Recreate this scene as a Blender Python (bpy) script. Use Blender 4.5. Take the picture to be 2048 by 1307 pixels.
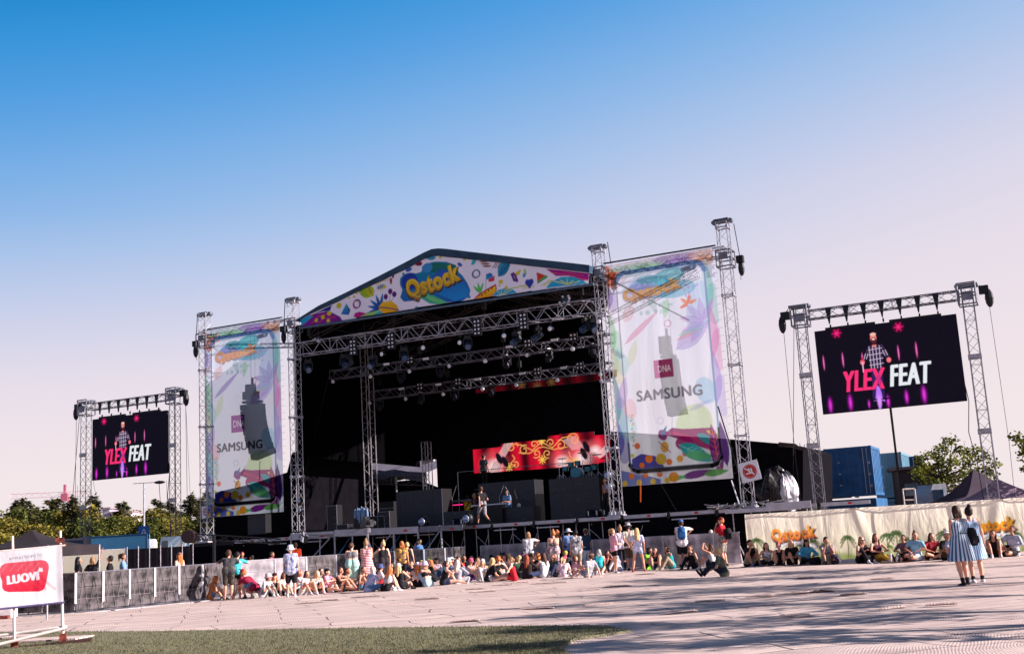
import bpy, math, random
import numpy as np
from math import radians as R, sin, cos, pi, tan
from mathutils import Vector, Matrix
rng = random.Random(11)
V = Vector
SC = bpy.context.scene
COL = SC.collection
for _o in list(bpy.data.objects): bpy.data.objects.remove(_o)

# ------------------------------------------------------------------ camera
FPX, EYE, PITCH, ROLL = 2300.0, 1.55, R(10.3), R(3.35)
_F = V((0, cos(PITCH), sin(PITCH))); _R0 = V((1, 0, 0)); _U0 = _R0.cross(_F)
CR = _R0*cos(ROLL)-_U0*sin(ROLL); CU = _U0*cos(ROLL)+_R0*sin(ROLL)
cd = bpy.data.cameras.new('camera'); cam = bpy.data.objects.new('camera', cd); COL.objects.link(cam)
cd.sensor_width = 36; cd.sensor_fit = 'HORIZONTAL'; cd.lens = FPX/2048*36; cd.clip_start = .1; cd.clip_end = 3000
cam.matrix_world = Matrix(((CR.x, CU.x, -_F.x, 0), (CR.y, CU.y, -_F.y, 0), (CR.z, CU.z, -_F.z, EYE), (0, 0, 0, 1)))
SC.camera = cam

# ------------------------------------------------------------------ sky, sun, exposure
SUN_EL, SUN_DIR_AZ = R(25), R(-9)            # azimuth measured from +X towards +Y
sdir = V((cos(SUN_EL)*cos(SUN_DIR_AZ), cos(SUN_EL)*sin(SUN_DIR_AZ), sin(SUN_EL)))
w = bpy.data.worlds.new('World'); SC.world = w; w.use_nodes = True
nt = w.node_tree; nt.nodes.clear(); N = nt.nodes.new; L = nt.links.new
out = N('ShaderNodeOutputWorld'); bg = N('ShaderNodeBackground'); L(bg.outputs[0], out.inputs[0])
sky = N('ShaderNodeTexSky'); sky.sky_type = 'NISHITA'; sky.sun_disc = False
sky.sun_elevation = SUN_EL; sky.sun_rotation = R(90)-SUN_DIR_AZ
tc = N('ShaderNodeTexCoord'); sep = N('ShaderNodeSeparateXYZ'); L(tc.outputs['Generated'], sep.inputs[0])
def mth(op, a, b=None, c=None):
    n = N('ShaderNodeMath'); n.operation = op
    for i, q in enumerate((a, b, c)):
        if q is None: continue
        if hasattr(q, 'links'): L(q, n.inputs[i])
        else: n.inputs[i].default_value = q
    return n.outputs[0]
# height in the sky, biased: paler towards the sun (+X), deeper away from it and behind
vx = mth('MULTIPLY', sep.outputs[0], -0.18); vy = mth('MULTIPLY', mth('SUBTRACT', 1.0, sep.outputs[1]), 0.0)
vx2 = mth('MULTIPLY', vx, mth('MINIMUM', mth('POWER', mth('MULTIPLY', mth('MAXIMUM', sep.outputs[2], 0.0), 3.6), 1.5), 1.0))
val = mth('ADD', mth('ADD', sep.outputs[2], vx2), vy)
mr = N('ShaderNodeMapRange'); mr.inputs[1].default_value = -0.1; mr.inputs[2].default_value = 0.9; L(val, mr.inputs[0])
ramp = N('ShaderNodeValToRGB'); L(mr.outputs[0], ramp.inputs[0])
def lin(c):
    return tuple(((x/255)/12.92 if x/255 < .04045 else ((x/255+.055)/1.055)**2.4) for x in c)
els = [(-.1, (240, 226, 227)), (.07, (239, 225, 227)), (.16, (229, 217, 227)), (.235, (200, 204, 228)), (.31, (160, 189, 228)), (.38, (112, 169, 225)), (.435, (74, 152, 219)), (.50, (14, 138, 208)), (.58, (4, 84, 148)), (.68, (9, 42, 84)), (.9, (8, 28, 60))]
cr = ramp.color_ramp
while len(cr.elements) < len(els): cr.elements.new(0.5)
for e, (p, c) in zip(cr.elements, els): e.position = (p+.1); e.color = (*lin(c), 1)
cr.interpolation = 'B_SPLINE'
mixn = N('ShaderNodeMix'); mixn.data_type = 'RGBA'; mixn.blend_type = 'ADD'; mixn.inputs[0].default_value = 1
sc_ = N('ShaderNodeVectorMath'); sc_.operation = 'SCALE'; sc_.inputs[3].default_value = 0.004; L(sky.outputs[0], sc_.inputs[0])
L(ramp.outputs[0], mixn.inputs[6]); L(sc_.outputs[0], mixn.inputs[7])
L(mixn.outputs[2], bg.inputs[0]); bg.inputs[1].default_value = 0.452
sl = bpy.data.lights.new('sun', 'SUN'); so = bpy.data.objects.new('sun', sl); COL.objects.link(so)
sl.energy = 5.0; sl.angle = R(0.5); sl.color = (1.0, .90, .84)
so.rotation_euler = sdir.to_track_quat('Z', 'Y').to_euler()
SC.view_settings.view_transform = 'Standard'; SC.view_settings.look = 'None'
SC.view_settings.exposure = 1.2; SC.view_settings.gamma = 1

# ------------------------------------------------------------------ frames: pixel rays and the stage frame
TH = R(25); E1 = V((cos(TH), -sin(TH), 0)); E2 = V((sin(TH), cos(TH), 0)); O0 = V((0, 53, 0))
STG = Matrix(((E1.x, E2.x, 0, O0.x), (E1.y, E2.y, 0, O0.y), (0, 0, 1, 0), (0, 0, 0, 1)))
def ray(x, y): return _F+CR*((x-1024)/FPX)+CU*((653.5-y)/FPX)
CAM0 = V((0, 0, EYE))
def PX(x, y, t=0.0):
    d = ray(x, y); k = ((O0+E2*t-CAM0).dot(E2))/d.dot(E2); P = CAM0+d*k
    return ((P-O0).dot(E1), P.z)
def pxx(s, t, h):
    d = O0+E1*s+E2*t+V((0, 0, h))-CAM0; return 1024+FPX*d.dot(CR)/d.dot(_F)
def tmax(s, h, lim, x=1218):
    t = .3
    while t < lim and pxx(s, t, h) < x: t += .1
    return t
def GR(x, y, z=0.0):
    d = ray(x, y); k = (z-EYE)/d.z; return CAM0+d*k
def AT(x, y, Y):
    d = ray(x, y); return CAM0+d*(Y/d.y)
def SW(s, t, h=0): return O0+E1*s+E2*t+V((0, 0, h))
def sfr(s, t, h, rz=0): return STG @ Matrix.Translation((s, t, h)) @ Matrix.Rotation(rz, 4, 'Z')
def wfr(p, rz=0): return Matrix.Translation(p) @ Matrix.Rotation(rz, 4, 'Z')

# ------------------------------------------------------------------ materials
MC = {}
def newmat(name):
    m = bpy.data.materials.new(name); m.use_nodes = True; t = m.node_tree
    b = t.nodes['Principled BSDF']; return m, t, b
def mat(name, c, rough=.6, metal=0, var=.12, scale=6, bump=0, spec=.3, c2=None, srgb=True, trans=0, emis=0, wave=None, coord='Object', thin=0):
    if name in MC: return MC[name]
    m, t, b = newmat(name); n = t.nodes.new; l = t.links.new
    col = lin(c) if srgb else c
    cc2 = (lin(c2) if srgb else c2) if c2 else tuple(x*(1-var*2) for x in col)
    co = n('ShaderNodeTexCoord'); nz = n('ShaderNodeTexNoise'); nz.inputs['Scale'].default_value = scale; nz.inputs['Detail'].default_value = 5
    l(co.outputs[coord], nz.inputs['Vector'])
    rp = n('ShaderNodeValToRGB'); rp.color_ramp.elements[0].position = .36; rp.color_ramp.elements[1].position = .64
    rp.color_ramp.elements[0].color = (*cc2, 1); rp.color_ramp.elements[1].color = (*col, 1); l(nz.outputs[0], rp.inputs[0])
    src = rp.outputs[0]
    if wave:
        wv = n('ShaderNodeTexWave'); wv.bands_direction = wave[0]; wv.inputs['Scale'].default_value = wave[1]; wv.inputs['Distortion'].default_value = wave[3] if len(wave) > 3 else 0
        l(co.outputs[coord], wv.inputs['Vector']); r2 = n('ShaderNodeValToRGB'); r2.color_ramp.interpolation = 'CONSTANT' if len(wave) < 5 else 'LINEAR'
        r2.color_ramp.elements[0].color = (0, 0, 0, 1); r2.color_ramp.elements[1].color = (1, 1, 1, 1); r2.color_ramp.elements[1].position = .5
        l(wv.outputs[0], r2.inputs[0]); mx = n('ShaderNodeMix'); mx.data_type = 'RGBA'; l(r2.outputs[0], mx.inputs[0]); l(src, mx.inputs[6]); mx.inputs[7].default_value = (*lin(wave[2]), 1); src = mx.outputs[2]
    l(src, b.inputs['Base Color']); b.inputs['Roughness'].default_value = rough; b.inputs['Metallic'].default_value = metal
    b.inputs['Specular IOR Level'].default_value = spec
    if bump:
        bp = n('ShaderNodeBump'); bp.inputs['Strength'].default_value = bump; bp.inputs['Distance'].default_value = .03; l(nz.outputs[0], bp.inputs['Height']); l(bp.outputs[0], b.inputs['Normal'])
    if emis:
        l(src, b.inputs['Emission Color']); b.inputs['Emission Strength'].default_value = emis
    o = t.nodes['Material Output']; sh = b.outputs[0]
    if trans:
        tr = n('ShaderNodeBsdfTranslucent'); l(src, tr.inputs[0]); ms = n('ShaderNodeMixShader'); ms.inputs[0].default_value = trans; l(sh, ms.inputs[1]); l(tr.outputs[0], ms.inputs[2]); sh = ms.outputs[0]
    if thin:
        tp = n('ShaderNodeBsdfTransparent'); ms = n('ShaderNodeMixShader'); ms.inputs[0].default_value = thin; l(sh, ms.inputs[1]); l(tp.outputs[0], ms.inputs[2]); sh = ms.outputs[0]
    l(sh, o.inputs[0]); MC[name] = m; return m
def sheetmat(name, trans=.4, thin=0, emis=0, rough=.6, wr=.35, wscale=.8):
    """printed cloth or screen: colour comes from the print stored on the sheet"""
    m, t, b = newmat(name); n = t.nodes.new; l = t.links.new
    a = n('ShaderNodeAttribute'); a.attribute_name = 'print'
    b.inputs['Roughness'].default_value = rough; b.inputs['Specular IOR Level'].default_value = .2
    o = t.nodes['Material Output']
    if emis:
        b.inputs['Base Color'].default_value = (.006, .005, .009, 1)
        l(a.outputs[0], b.inputs['Emission Color']); b.inputs['Emission Strength'].default_value = emis; sh = b.outputs[0]
        b.inputs['Specular IOR Level'].default_value = .08
    else:
        l(a.outputs[0], b.inputs['Base Color']); co = n('ShaderNodeTexCoord'); mp = n('ShaderNodeMapping'); mp.inputs['Scale'].default_value = (2.2, 1, .55); l(co.outputs['Object'], mp.inputs[0])
        nz = n('ShaderNodeTexNoise'); nz.inputs['Scale'].default_value = wscale; nz.inputs['Detail'].default_value = 4; nz.inputs['Distortion'].default_value = .6; l(mp.outputs[0], nz.inputs['Vector'])
        bp = n('ShaderNodeBump'); bp.inputs['Strength'].default_value = wr; bp.inputs['Distance'].default_value = .25; l(nz.outputs[0], bp.inputs['Height']); l(bp.outputs[0], b.inputs['Normal'])
        tr = n('ShaderNodeBsdfTranslucent'); l(a.outputs[0], tr.inputs[0]); l(bp.outputs[0], tr.inputs['Normal'])
        ms = n('ShaderNodeMixShader'); ms.inputs[0].default_value = trans; l(b.outputs[0], ms.inputs[1]); l(tr.outputs[0], ms.inputs[2]); sh = ms.outputs[0]
    if thin:
        tp = n('ShaderNodeBsdfTransparent'); mc = n('ShaderNodeMix'); mc.data_type = 'RGBA'; mc.inputs[0].default_value = .8; mc.inputs[6].default_value = (1, 1, 1, 1); l(a.outputs[0], mc.inputs[7]); l(mc.outputs[2], tp.inputs[0]); ms = n('ShaderNodeMixShader'); ms.inputs[0].default_value = thin; l(sh, ms.inputs[1]); l(tp.outputs[0], ms.inputs[2]); sh = ms.outputs[0]
    l(sh, o.inputs[0]); return m
ALU = mat('aluminium', (176, 172, 182), .42, .3, .1, 3, spec=.5)
ALUD = mat('dull_aluminium', (122, 120, 132), .5, .35, .15, 3)
STEEL = mat('galvanised_steel', (176, 170, 176), .45, .4, .2, 8)
BLK = mat('black_cloth', (14, 11, 18), .9, 0, .2, 3, spec=.05)
BLKP = mat('black_plastic', (15, 13, 20), .5, 0, .15, 8, spec=.3)
GRIM = mat('grimy_black_board', (96, 88, 92), .8, 0, .3, 3.2, c2=(22, 19, 24), bump=.3)
GREYP = mat('screen_back_grey', (40, 40, 52), .5, 0, .15, 20)
RUST = mat('rusty_steel', (140, 62, 48), .8, 0, .3, 12, c2=(70, 30, 30))
WHT = mat('white_paint', (225, 222, 228), .5, 0, .06, 3)
LENS = mat('frosted_lens', (225, 222, 232), .25, 0, .1, 20, spec=.7)
CABLE = mat('black_cable', (12, 10, 16), .6)
REDT = mat('red_tape', (205, 30, 30), .6)

# ------------------------------------------------------------------ mesh builder
class MB:
    def __init__(s): s.v = []; s.f = []; s.m = []
    def add(s, vs, fs, m=0):
        k = len(s.v); s.v += [tuple(q) for q in vs]; s.f += [tuple(i+k for i in q) for q in fs]; s.m += [m]*len(fs); return s
    def box(s, c, d, m=0, M=None, bev=0):
        x, y, z = d[0]/2, d[1]/2, d[2]/2; c = V(c)
        vs = [V((i*x, j*y, k*z)) for k in (-1, 1) for j in (-1, 1) for i in (-1, 1)]
        if M is not None: vs = [M @ q for q in vs]
        vs = [q+c for q in vs]
        return s.add(vs, [(0, 2, 3, 1), (4, 5, 7, 6), (0, 1, 5, 4), (2, 6, 7, 3), (0, 4, 6, 2), (1, 3, 7, 5)], m)
    def tube(s, a, b, r, n=5, m=0, r1=None, cap=True):
        a = V(a); b = V(b); d = b-a
        if d.length < 1e-6: return s
        d.normalize(); u = d.orthogonal().normalized(); w_ = d.cross(u); r1 = r if r1 is None else r1
        vs = [a+(u*cos(2*pi*i/n)+w_*sin(2*pi*i/n))*r for i in range(n)]+[b+(u*cos(2*pi*i/n)+w_*sin(2*pi*i/n))*r1 for i in range(n)]
        fs = [(i, (i+1) % n, n+(i+1) % n, n+i) for i in range(n)]
        if cap: fs += [tuple(range(n))[::-1], tuple(range(n, 2*n))]
        return s.add(vs, fs, m)
    def path(s, pts, r, n=5, m=0):
        for a, b in zip(pts, pts[1:]): s.tube(a, b, r, n, m)
        return s
    def ball(s, c, r, n=8, k=5, m=0):
        c = V(c); r = V(r) if hasattr(r, '__len__') else V((r, r, r)); vs = [c+V((0, 0, r.z))]
        for j in range(1, k):
            a = pi*j/k
            vs += [c+V((r.x*sin(a)*cos(2*pi*i/n), r.y*sin(a)*sin(2*pi*i/n), r.z*cos(a))) for i in range(n)]
        vs.append(c-V((0, 0, r.z))); fs = [(0, 1+i, 1+(i+1) % n) for i in range(n)]
        for j in range(k-2):
            for i in range(n): fs.append((1+j*n+i, 1+(j+1)*n+i, 1+(j+1)*n+(i+1) % n, 1+j*n+(i+1) % n))
        e = len(vs)-1; q = 1+(k-2)*n; fs += [(e, q+(i+1) % n, q+i) for i in range(n)]
        return s.add(vs, fs, m)
    def cap(s, p0, r0, p1, r1, n=9, m=0):
        p0 = V(p0); p1 = V(p1); d = p1-p0
        d = d.normalized() if d.length > 1e-5 else V((0, 0, 1)); u = d.orthogonal().normalized(); w_ = d.cross(u)
        vs = [p0-d*r0]
        for p, r, angs in ((p0, r0, (-60, -30, 0)), (p1, r1, (0, 30, 60))):
            for a in angs:
                a = R(a); vs += [p+d*(r*sin(a))+(u*cos(2*pi*i/n)+w_*sin(2*pi*i/n))*(r*cos(a)) for i in range(n)]
        vs.append(p1+d*r1); fs = [(0, 1+(i+1) % n, 1+i) for i in range(n)]
        for j in range(5):
            for i in range(n): fs.append((1+j*n+i, 1+j*n+(i+1) % n, 1+(j+1)*n+(i+1) % n, 1+(j+1)*n+i))
        e = len(vs)-1; q = 1+5*n; fs += [(e, q+i, q+(i+1) % n) for i in range(n)]
        return s.add(vs, fs, m)
    def prism(s, pts, a, b, m=0):
        """closed outline pts given as 3-d points; extruded by vector from a to b"""
        n = len(pts); a = V(a); b = V(b); vs = [V(p)+a for p in pts]+[V(p)+b for p in pts]
        return s.add(vs, [tuple(range(n))[::-1], tuple(range(n, 2*n))]+[(i, (i+1) % n, n+(i+1) % n, n+i) for i in range(n)], m)
    def truss(s, a, b, wd, hd, up=(0, 0, 1), seg=.5, r=.03, rb=.016, m=0, n=5, faces=(0, 1, 2, 3)):
        a = V(a); b = V(b); d = (b-a); ln = d.length; d.normalize(); up = V(up); side = d.cross(up).normalized(); up = side.cross(d).normalized()
        cs = [side*(i*wd/2)+up*(j*hd/2) for i, j in ((-1, -1), (1, -1), (1, 1), (-1, 1))]
        for c in cs: s.tube(a+c, b+c, r, n, m)
        k = max(1, round(ln/seg)); st = ln/k
        for q in faces:
            c0, c1 = cs[q], cs[(q+1) % 4]
            for i in range(k):
                p0 = a+d*(st*i); p1 = a+d*(st*(i+1)); mid = (p0+p1)/2
                if i % 2: c0_, c1_ = c1, c0
                else: c0_, c1_ = c0, c1
                s.tube(p0+c0_, p1+c1_, rb, 4, m, cap=False)
                if i % 4 == 0 or i == k: s.tube(p0+c0, p0+c1, rb, 4, m, cap=False)
            s.tube(b+c0, b+c1, rb, 4, m, cap=False)
        return s
    def obj(s, name, mats, parent=None, M=None, smooth=False):
        me = bpy.data.meshes.new(name); me.from_pydata(s.v, [], s.f)
        if not isinstance(mats, (list, tuple)): mats = [mats]
        for q in mats: me.materials.append(q)
        if len(mats) > 1: me.polygons.foreach_set('material_index', s.m)
        if smooth: me.polygons.foreach_set('use_smooth', [True]*len(s.f))
        me.update(); o = bpy.data.objects.new(name, me); COL.objects.link(o)
        if parent: o.parent = parent
        if M is not None: o.matrix_local = M
        return o
def tag(o, label=None, cat=None, group=None, kind=None):
    if label: o['label'] = label
    if cat: o['category'] = cat
    if group: o['group'] = group
    if kind: o['kind'] = kind
    return o
def thing(name, label, cat, M, group=None):
    o = bpy.data.objects.new(name, None); COL.objects.link(o); o.matrix_world = M; o.empty_display_size = .3
    return tag(o, label, cat, group)
def kids(o, tbl=None):
    if tbl is None:
        tbl = {}
        for q in bpy.data.objects:
            if q.parent: tbl.setdefault(q.parent.name, []).append(q)
    return tbl.get(o.name, []), tbl
def dup(root, M, label=None, tbl=None):
    r = root.copy(); COL.objects.link(r); r.matrix_world = M
    if label: r['label'] = label
    ch, tbl = kids(root, tbl)
    for c in ch:
        k = c.copy(); COL.objects.link(k); k.parent = r
        for g in tbl.get(c.name, []):
            h = g.copy(); COL.objects.link(h); h.parent = k
    return r
ORD = ['first', 'second', 'third', 'fourth', 'fifth', 'sixth', 'seventh', 'eighth', 'ninth', 'tenth', 'eleventh', 'twelfth', 'thirteenth', 'fourteenth', 'fifteenth', 'sixteenth', 'seventeenth', 'eighteenth', 'nineteenth', 'twentieth', 'twenty-first', 'twenty-second', 'twenty-third', 'twenty-fourth', 'twenty-fifth', 'twenty-sixth', 'twenty-seventh', 'twenty-eighth', 'twenty-ninth', 'thirtieth']

# ------------------------------------------------------------------ printed sheets
_txt = {}
def text_tris(txt, bold=0.0, shear=0.0, font=None, space=1.0):
    key = (txt, bold, shear, space)
    if key in _txt: return _txt[key]
    cu = bpy.data.curves.new('t', 'FONT'); cu.body = txt; cu.offset = bold; cu.shear = shear; cu.resolution_u = 3; cu.fill_mode = 'FRONT'; cu.space_character = space+bold*2
    o = bpy.data.objects.new('t', cu); COL.objects.link(o); dg = bpy.context.evaluated_depsgraph_get(); me = bpy.data.meshes.new_from_object(o.evaluated_get(dg))
    me.calc_loop_triangles(); vs = np.array([v.co[:2] for v in me.vertices]); tr = [tuple(t.vertices) for t in me.loop_triangles]
    bpy.data.objects.remove(o); bpy.data.meshes.remove(me); bpy.data.curves.remove(cu)
    lo = vs.min(0); hi = vs.max(0); vs = (vs-(lo+hi)/2)/(hi-lo); _txt[key] = (vs, tr, (hi-lo)); return _txt[key]
class Cv:
    def __init__(s, w, h, c, col, org=(0, 0), up=None):
        s.w, s.h = w, h; s.nx = int(round(w/c))+1; s.ny = int(round(h/c))+1; s.org = org
        s.X, s.Y = np.meshgrid(np.linspace(0, w, s.nx), np.linspace(0, h, s.ny)); s.A = np.zeros((s.ny, s.nx, 3)); s.A[:] = lin(col); s.clip = None; s.boost = 1
        s.cx = w/(s.nx-1); s.cy = h/(s.ny-1)
    def put(s, sl, k, col, a=1):
        c = np.array(lin(col)) if len(np.shape(col)) == 1 else col
        kk = (k*min(1, a*s.boost))[..., None]
        if s.clip is not None: kk = kk*s.clip[sl][..., None]
        s.A[sl] = s.A[sl]*(1-kk)+c*kk
    def sl(s, x0, x1, y0, y1):
        i0 = max(0, int(x0/s.cx)-1); i1 = min(s.nx, int(x1/s.cx)+3); j0 = max(0, int(y0/s.cy)-1); j1 = min(s.ny, int(y1/s.cy)+3)
        return (slice(j0, max(j0, j1)), slice(i0, max(i0, i1)))
    def ell(s, x, y, rx, ry, col, ang=0, a=1, soft=0):
        r = max(rx, ry)*1.3; sl = s.sl(x-r, x+r, y-r, y+r); X = s.X[sl]-x; Y = s.Y[sl]-y; c, q = cos(R(ang)), sin(R(ang))
        d = np.sqrt(((X*c+Y*q)/rx)**2+((-X*q+Y*c)/ry)**2)
        k = np.clip((1-d)/soft, 0, 1) if soft else np.clip((1-d)*min(rx, ry)/s.cx+.5, 0, 1)
        s.put(sl, k, col, a)
    def ring(s, x, y, r, wd, col, a=1):
        sl = s.sl(x-r-wd, x+r+wd, y-r-wd, y+r+wd); d = abs(np.hypot(s.X[sl]-x, s.Y[sl]-y)-r); s.put(sl, np.clip((wd/2-d)/s.cx+.5, 0, 1), col, a)
    def poly(s, pts, col, a=1, grad=None):
        p = np.array(pts, float); sl = s.sl(p[:, 0].min(), p[:, 0].max(), p[:, 1].min(), p[:, 1].max()); X = s.X[sl]; Y = s.Y[sl]
        if X.size == 0: return
        acc = np.zeros(X.shape)
        for ox, oy in ((-.25, -.25), (.25, -.25), (-.25, .25), (.25, .25)):
            ins = np.zeros(X.shape, bool); x = X+ox*s.cx; y = Y+oy*s.cy
            for (x0, y0), (x1, y1) in zip(p, np.roll(p, -1, 0)):
                if y0 == y1: continue
                ins ^= ((y0 > y) != (y1 > y)) & (x < (x1-x0)*(y-y0)/(y1-y0)+x0)
            acc += ins
        if grad:
            c0, c1 = np.array(lin(col)), np.array(lin(grad)); lo, hi = p[:, 1].min(), p[:, 1].max(); g = np.clip((Y-lo)/(hi-lo+1e-6), 0, 1)[..., None]; col = c0*(1-g)+c1*g
        s.put(sl, acc/4, col, a)
    def line(s, pts, wd, col, a=1):
        for (x0, y0), (x1, y1) in zip(pts, pts[1:]):
            sl = s.sl(min(x0, x1)-wd, max(x0, x1)+wd, min(y0, y1)-wd, max(y0, y1)+wd); X = s.X[sl]; Y = s.Y[sl]
            if X.size == 0: continue
            L2 = (x1-x0)**2+(y1-y0)**2+1e-9; t = np.clip(((X-x0)*(x1-x0)+(Y-y0)*(y1-y0))/L2, 0, 1); d = np.hypot(X-x0-t*(x1-x0), Y-y0-t*(y1-y0))
            s.put(sl, np.clip((wd/2-d)/s.cx+.5, 0, 1), col, a)
    def leaf(s, x, y, ln, wd, ang, col, a=1, vein=None, grad=None):
        pts = []; c, q = cos(R(ang)), sin(R(ang))
        for sg in (1, -1):
            for i in range(9):
                t = i/8 if sg > 0 else 1-i/8; u = ln*t; v_ = sg*wd/2*sin(pi*t**.8); pts.append((x+u*c-v_*q, y+u*q+v_*c))
        s.poly(pts, col, a, grad)
        if vein:
            s.line([(x, y), (x+ln*.95*c, y+ln*.95*q)], .035, vein, a)
            for i in range(2, 7):
                t = i/8
                for sg in (1, -1): s.line([(x+ln*t*c, y+ln*t*q), (x+ln*(t+.1)*c-sg*wd*.38*sin(pi*t)*q, y+ln*(t+.1)*q+sg*wd*.38*sin(pi*t)*c)], .025, vein, a)
    def text(s, txt, x, y, w_, h_, col, bold=0, shear=0, rot=0, a=1, grad=None, warp=None, thick=0):
        vs, tr, _ = text_tris(txt, bold, shear, None, 1.0+.055*thick); P = vs*np.array([w_, h_])
        if warp: P = np.stack([P[:, 0], P[:, 1]+warp(P[:, 0]/w_)*h_], 1)
        c, q = cos(R(rot)), sin(R(rot)); P = np.stack([x+P[:, 0]*c-P[:, 1]*q, y+P[:, 0]*q+P[:, 1]*c], 1)
        x0, y0 = P.min(0)-.05; x1, y1 = P.max(0)+.05; sl = s.sl(x0, x1, y0, y1); X = s.X[sl]; Y = s.Y[sl]
        if X.size == 0: return
        K = np.zeros(X.shape); oi, oj = sl[1].start, sl[0].start
        for t in tr:
            A_, B_, C_ = P[t[0]], P[t[1]], P[t[2]]
            i0 = max(0, int(min(A_[0], B_[0], C_[0])/s.cx)-oi-1); i1 = int(max(A_[0], B_[0], C_[0])/s.cx)-oi+3; j0 = max(0, int(min(A_[1], B_[1], C_[1])/s.cy)-oj-1); j1 = int(max(A_[1], B_[1], C_[1])/s.cy)-oj+3
            xs = X[j0:j1, i0:i1]; ys = Y[j0:j1, i0:i1]
            if xs.size == 0: continue
            ar = (B_[0]-A_[0])*(C_[1]-A_[1])-(B_[1]-A_[1])*(C_[0]-A_[0])
            if abs(ar) < 1e-9: continue
            for ox, oy in ((-.25, -.25), (.25, -.25), (-.25, .25), (.25, .25)):
                px = xs+ox*s.cx; py = ys+oy*s.cy
                w0 = ((B_[0]-A_[0])*(py-A_[1])-(B_[1]-A_[1])*(px-A_[0]))/ar; w1 = ((C_[0]-B_[0])*(py-B_[1])-(C_[1]-B_[1])*(px-B_[0]))/ar; w2 = 1-w0-w1
                K[j0:j1, i0:i1] += ((w0 >= 0) & (w1 >= 0) & (w2 > 0))*.25
        K = np.clip(K, 0, 1)
        for _ in range(thick):
            Z = K.copy(); Z[:, 1:] = np.maximum(Z[:, 1:], K[:, :-1]); Z[:, :-1] = np.maximum(Z[:, :-1], K[:, 1:])
            if _ % 2 == 0: Z[1:] = np.maximum(Z[1:], K[:-1])
            K = Z
        if grad:
            c0, c1 = np.array(lin(col)), np.array(lin(grad)); g = np.clip((Y-(y-h_*.6))/(h_*1.2), 0, 1)[..., None]; col = c0*(1-g)+c1*g
        s.put(sl, K, col, a)
    def sheet(s, name, m, parent, M=None, disp=None, inside=None, back=0):
        """the print on one grid of cloth in the local x-z plane; inside() trims the outline, disp() sags it"""
        idx = -np.ones((s.ny, s.nx), int); keep = np.ones((s.ny, s.nx), bool) if inside is None else inside(s.X, s.Y)
        n = int(keep.sum()); idx[keep] = np.arange(n); X = s.X[keep]; Y = s.Y[keep]; D = np.zeros(n) if disp is None else disp(X, Y)
        co = np.stack([X+s.org[0], D, Y+s.org[1]], 1).astype('f')
        a = idx[:-1, :-1]; b = idx[:-1, 1:]; c = idx[1:, 1:]; d = idx[1:, :-1]; ok = (a >= 0) & (b >= 0) & (c >= 0) & (d >= 0)
        q = np.stack([a[ok], b[ok], c[ok], d[ok]], 1)
        me = bpy.data.meshes.new(name); me.vertices.add(n); me.vertices.foreach_set('co', co.ravel()); nf = len(q)
        me.loops.add(nf*4); me.loops.foreach_set('vertex_index', q.ravel().astype('i')); me.polygons.add(nf); me.polygons.foreach_set('loop_start', np.arange(nf, dtype='i')*4)
        me.polygons.foreach_set('loop_total', np.full(nf, 4, 'i')); me.polygons.foreach_set('use_smooth', np.ones(nf, bool)); me.update(calc_edges=True)
        at = me.color_attributes.new('print', 'FLOAT_COLOR', 'POINT'); cc = np.ones((n, 4), 'f'); cc[:, :3] = s.A[keep]; at.data.foreach_set('color', cc.ravel())
        me.materials.append(m); me.validate(); o = bpy.data.objects.new(name, me); COL.objects.link(o)
        if parent: o.parent = parent
        if M is not None: o.matrix_local = M
        return o
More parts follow.
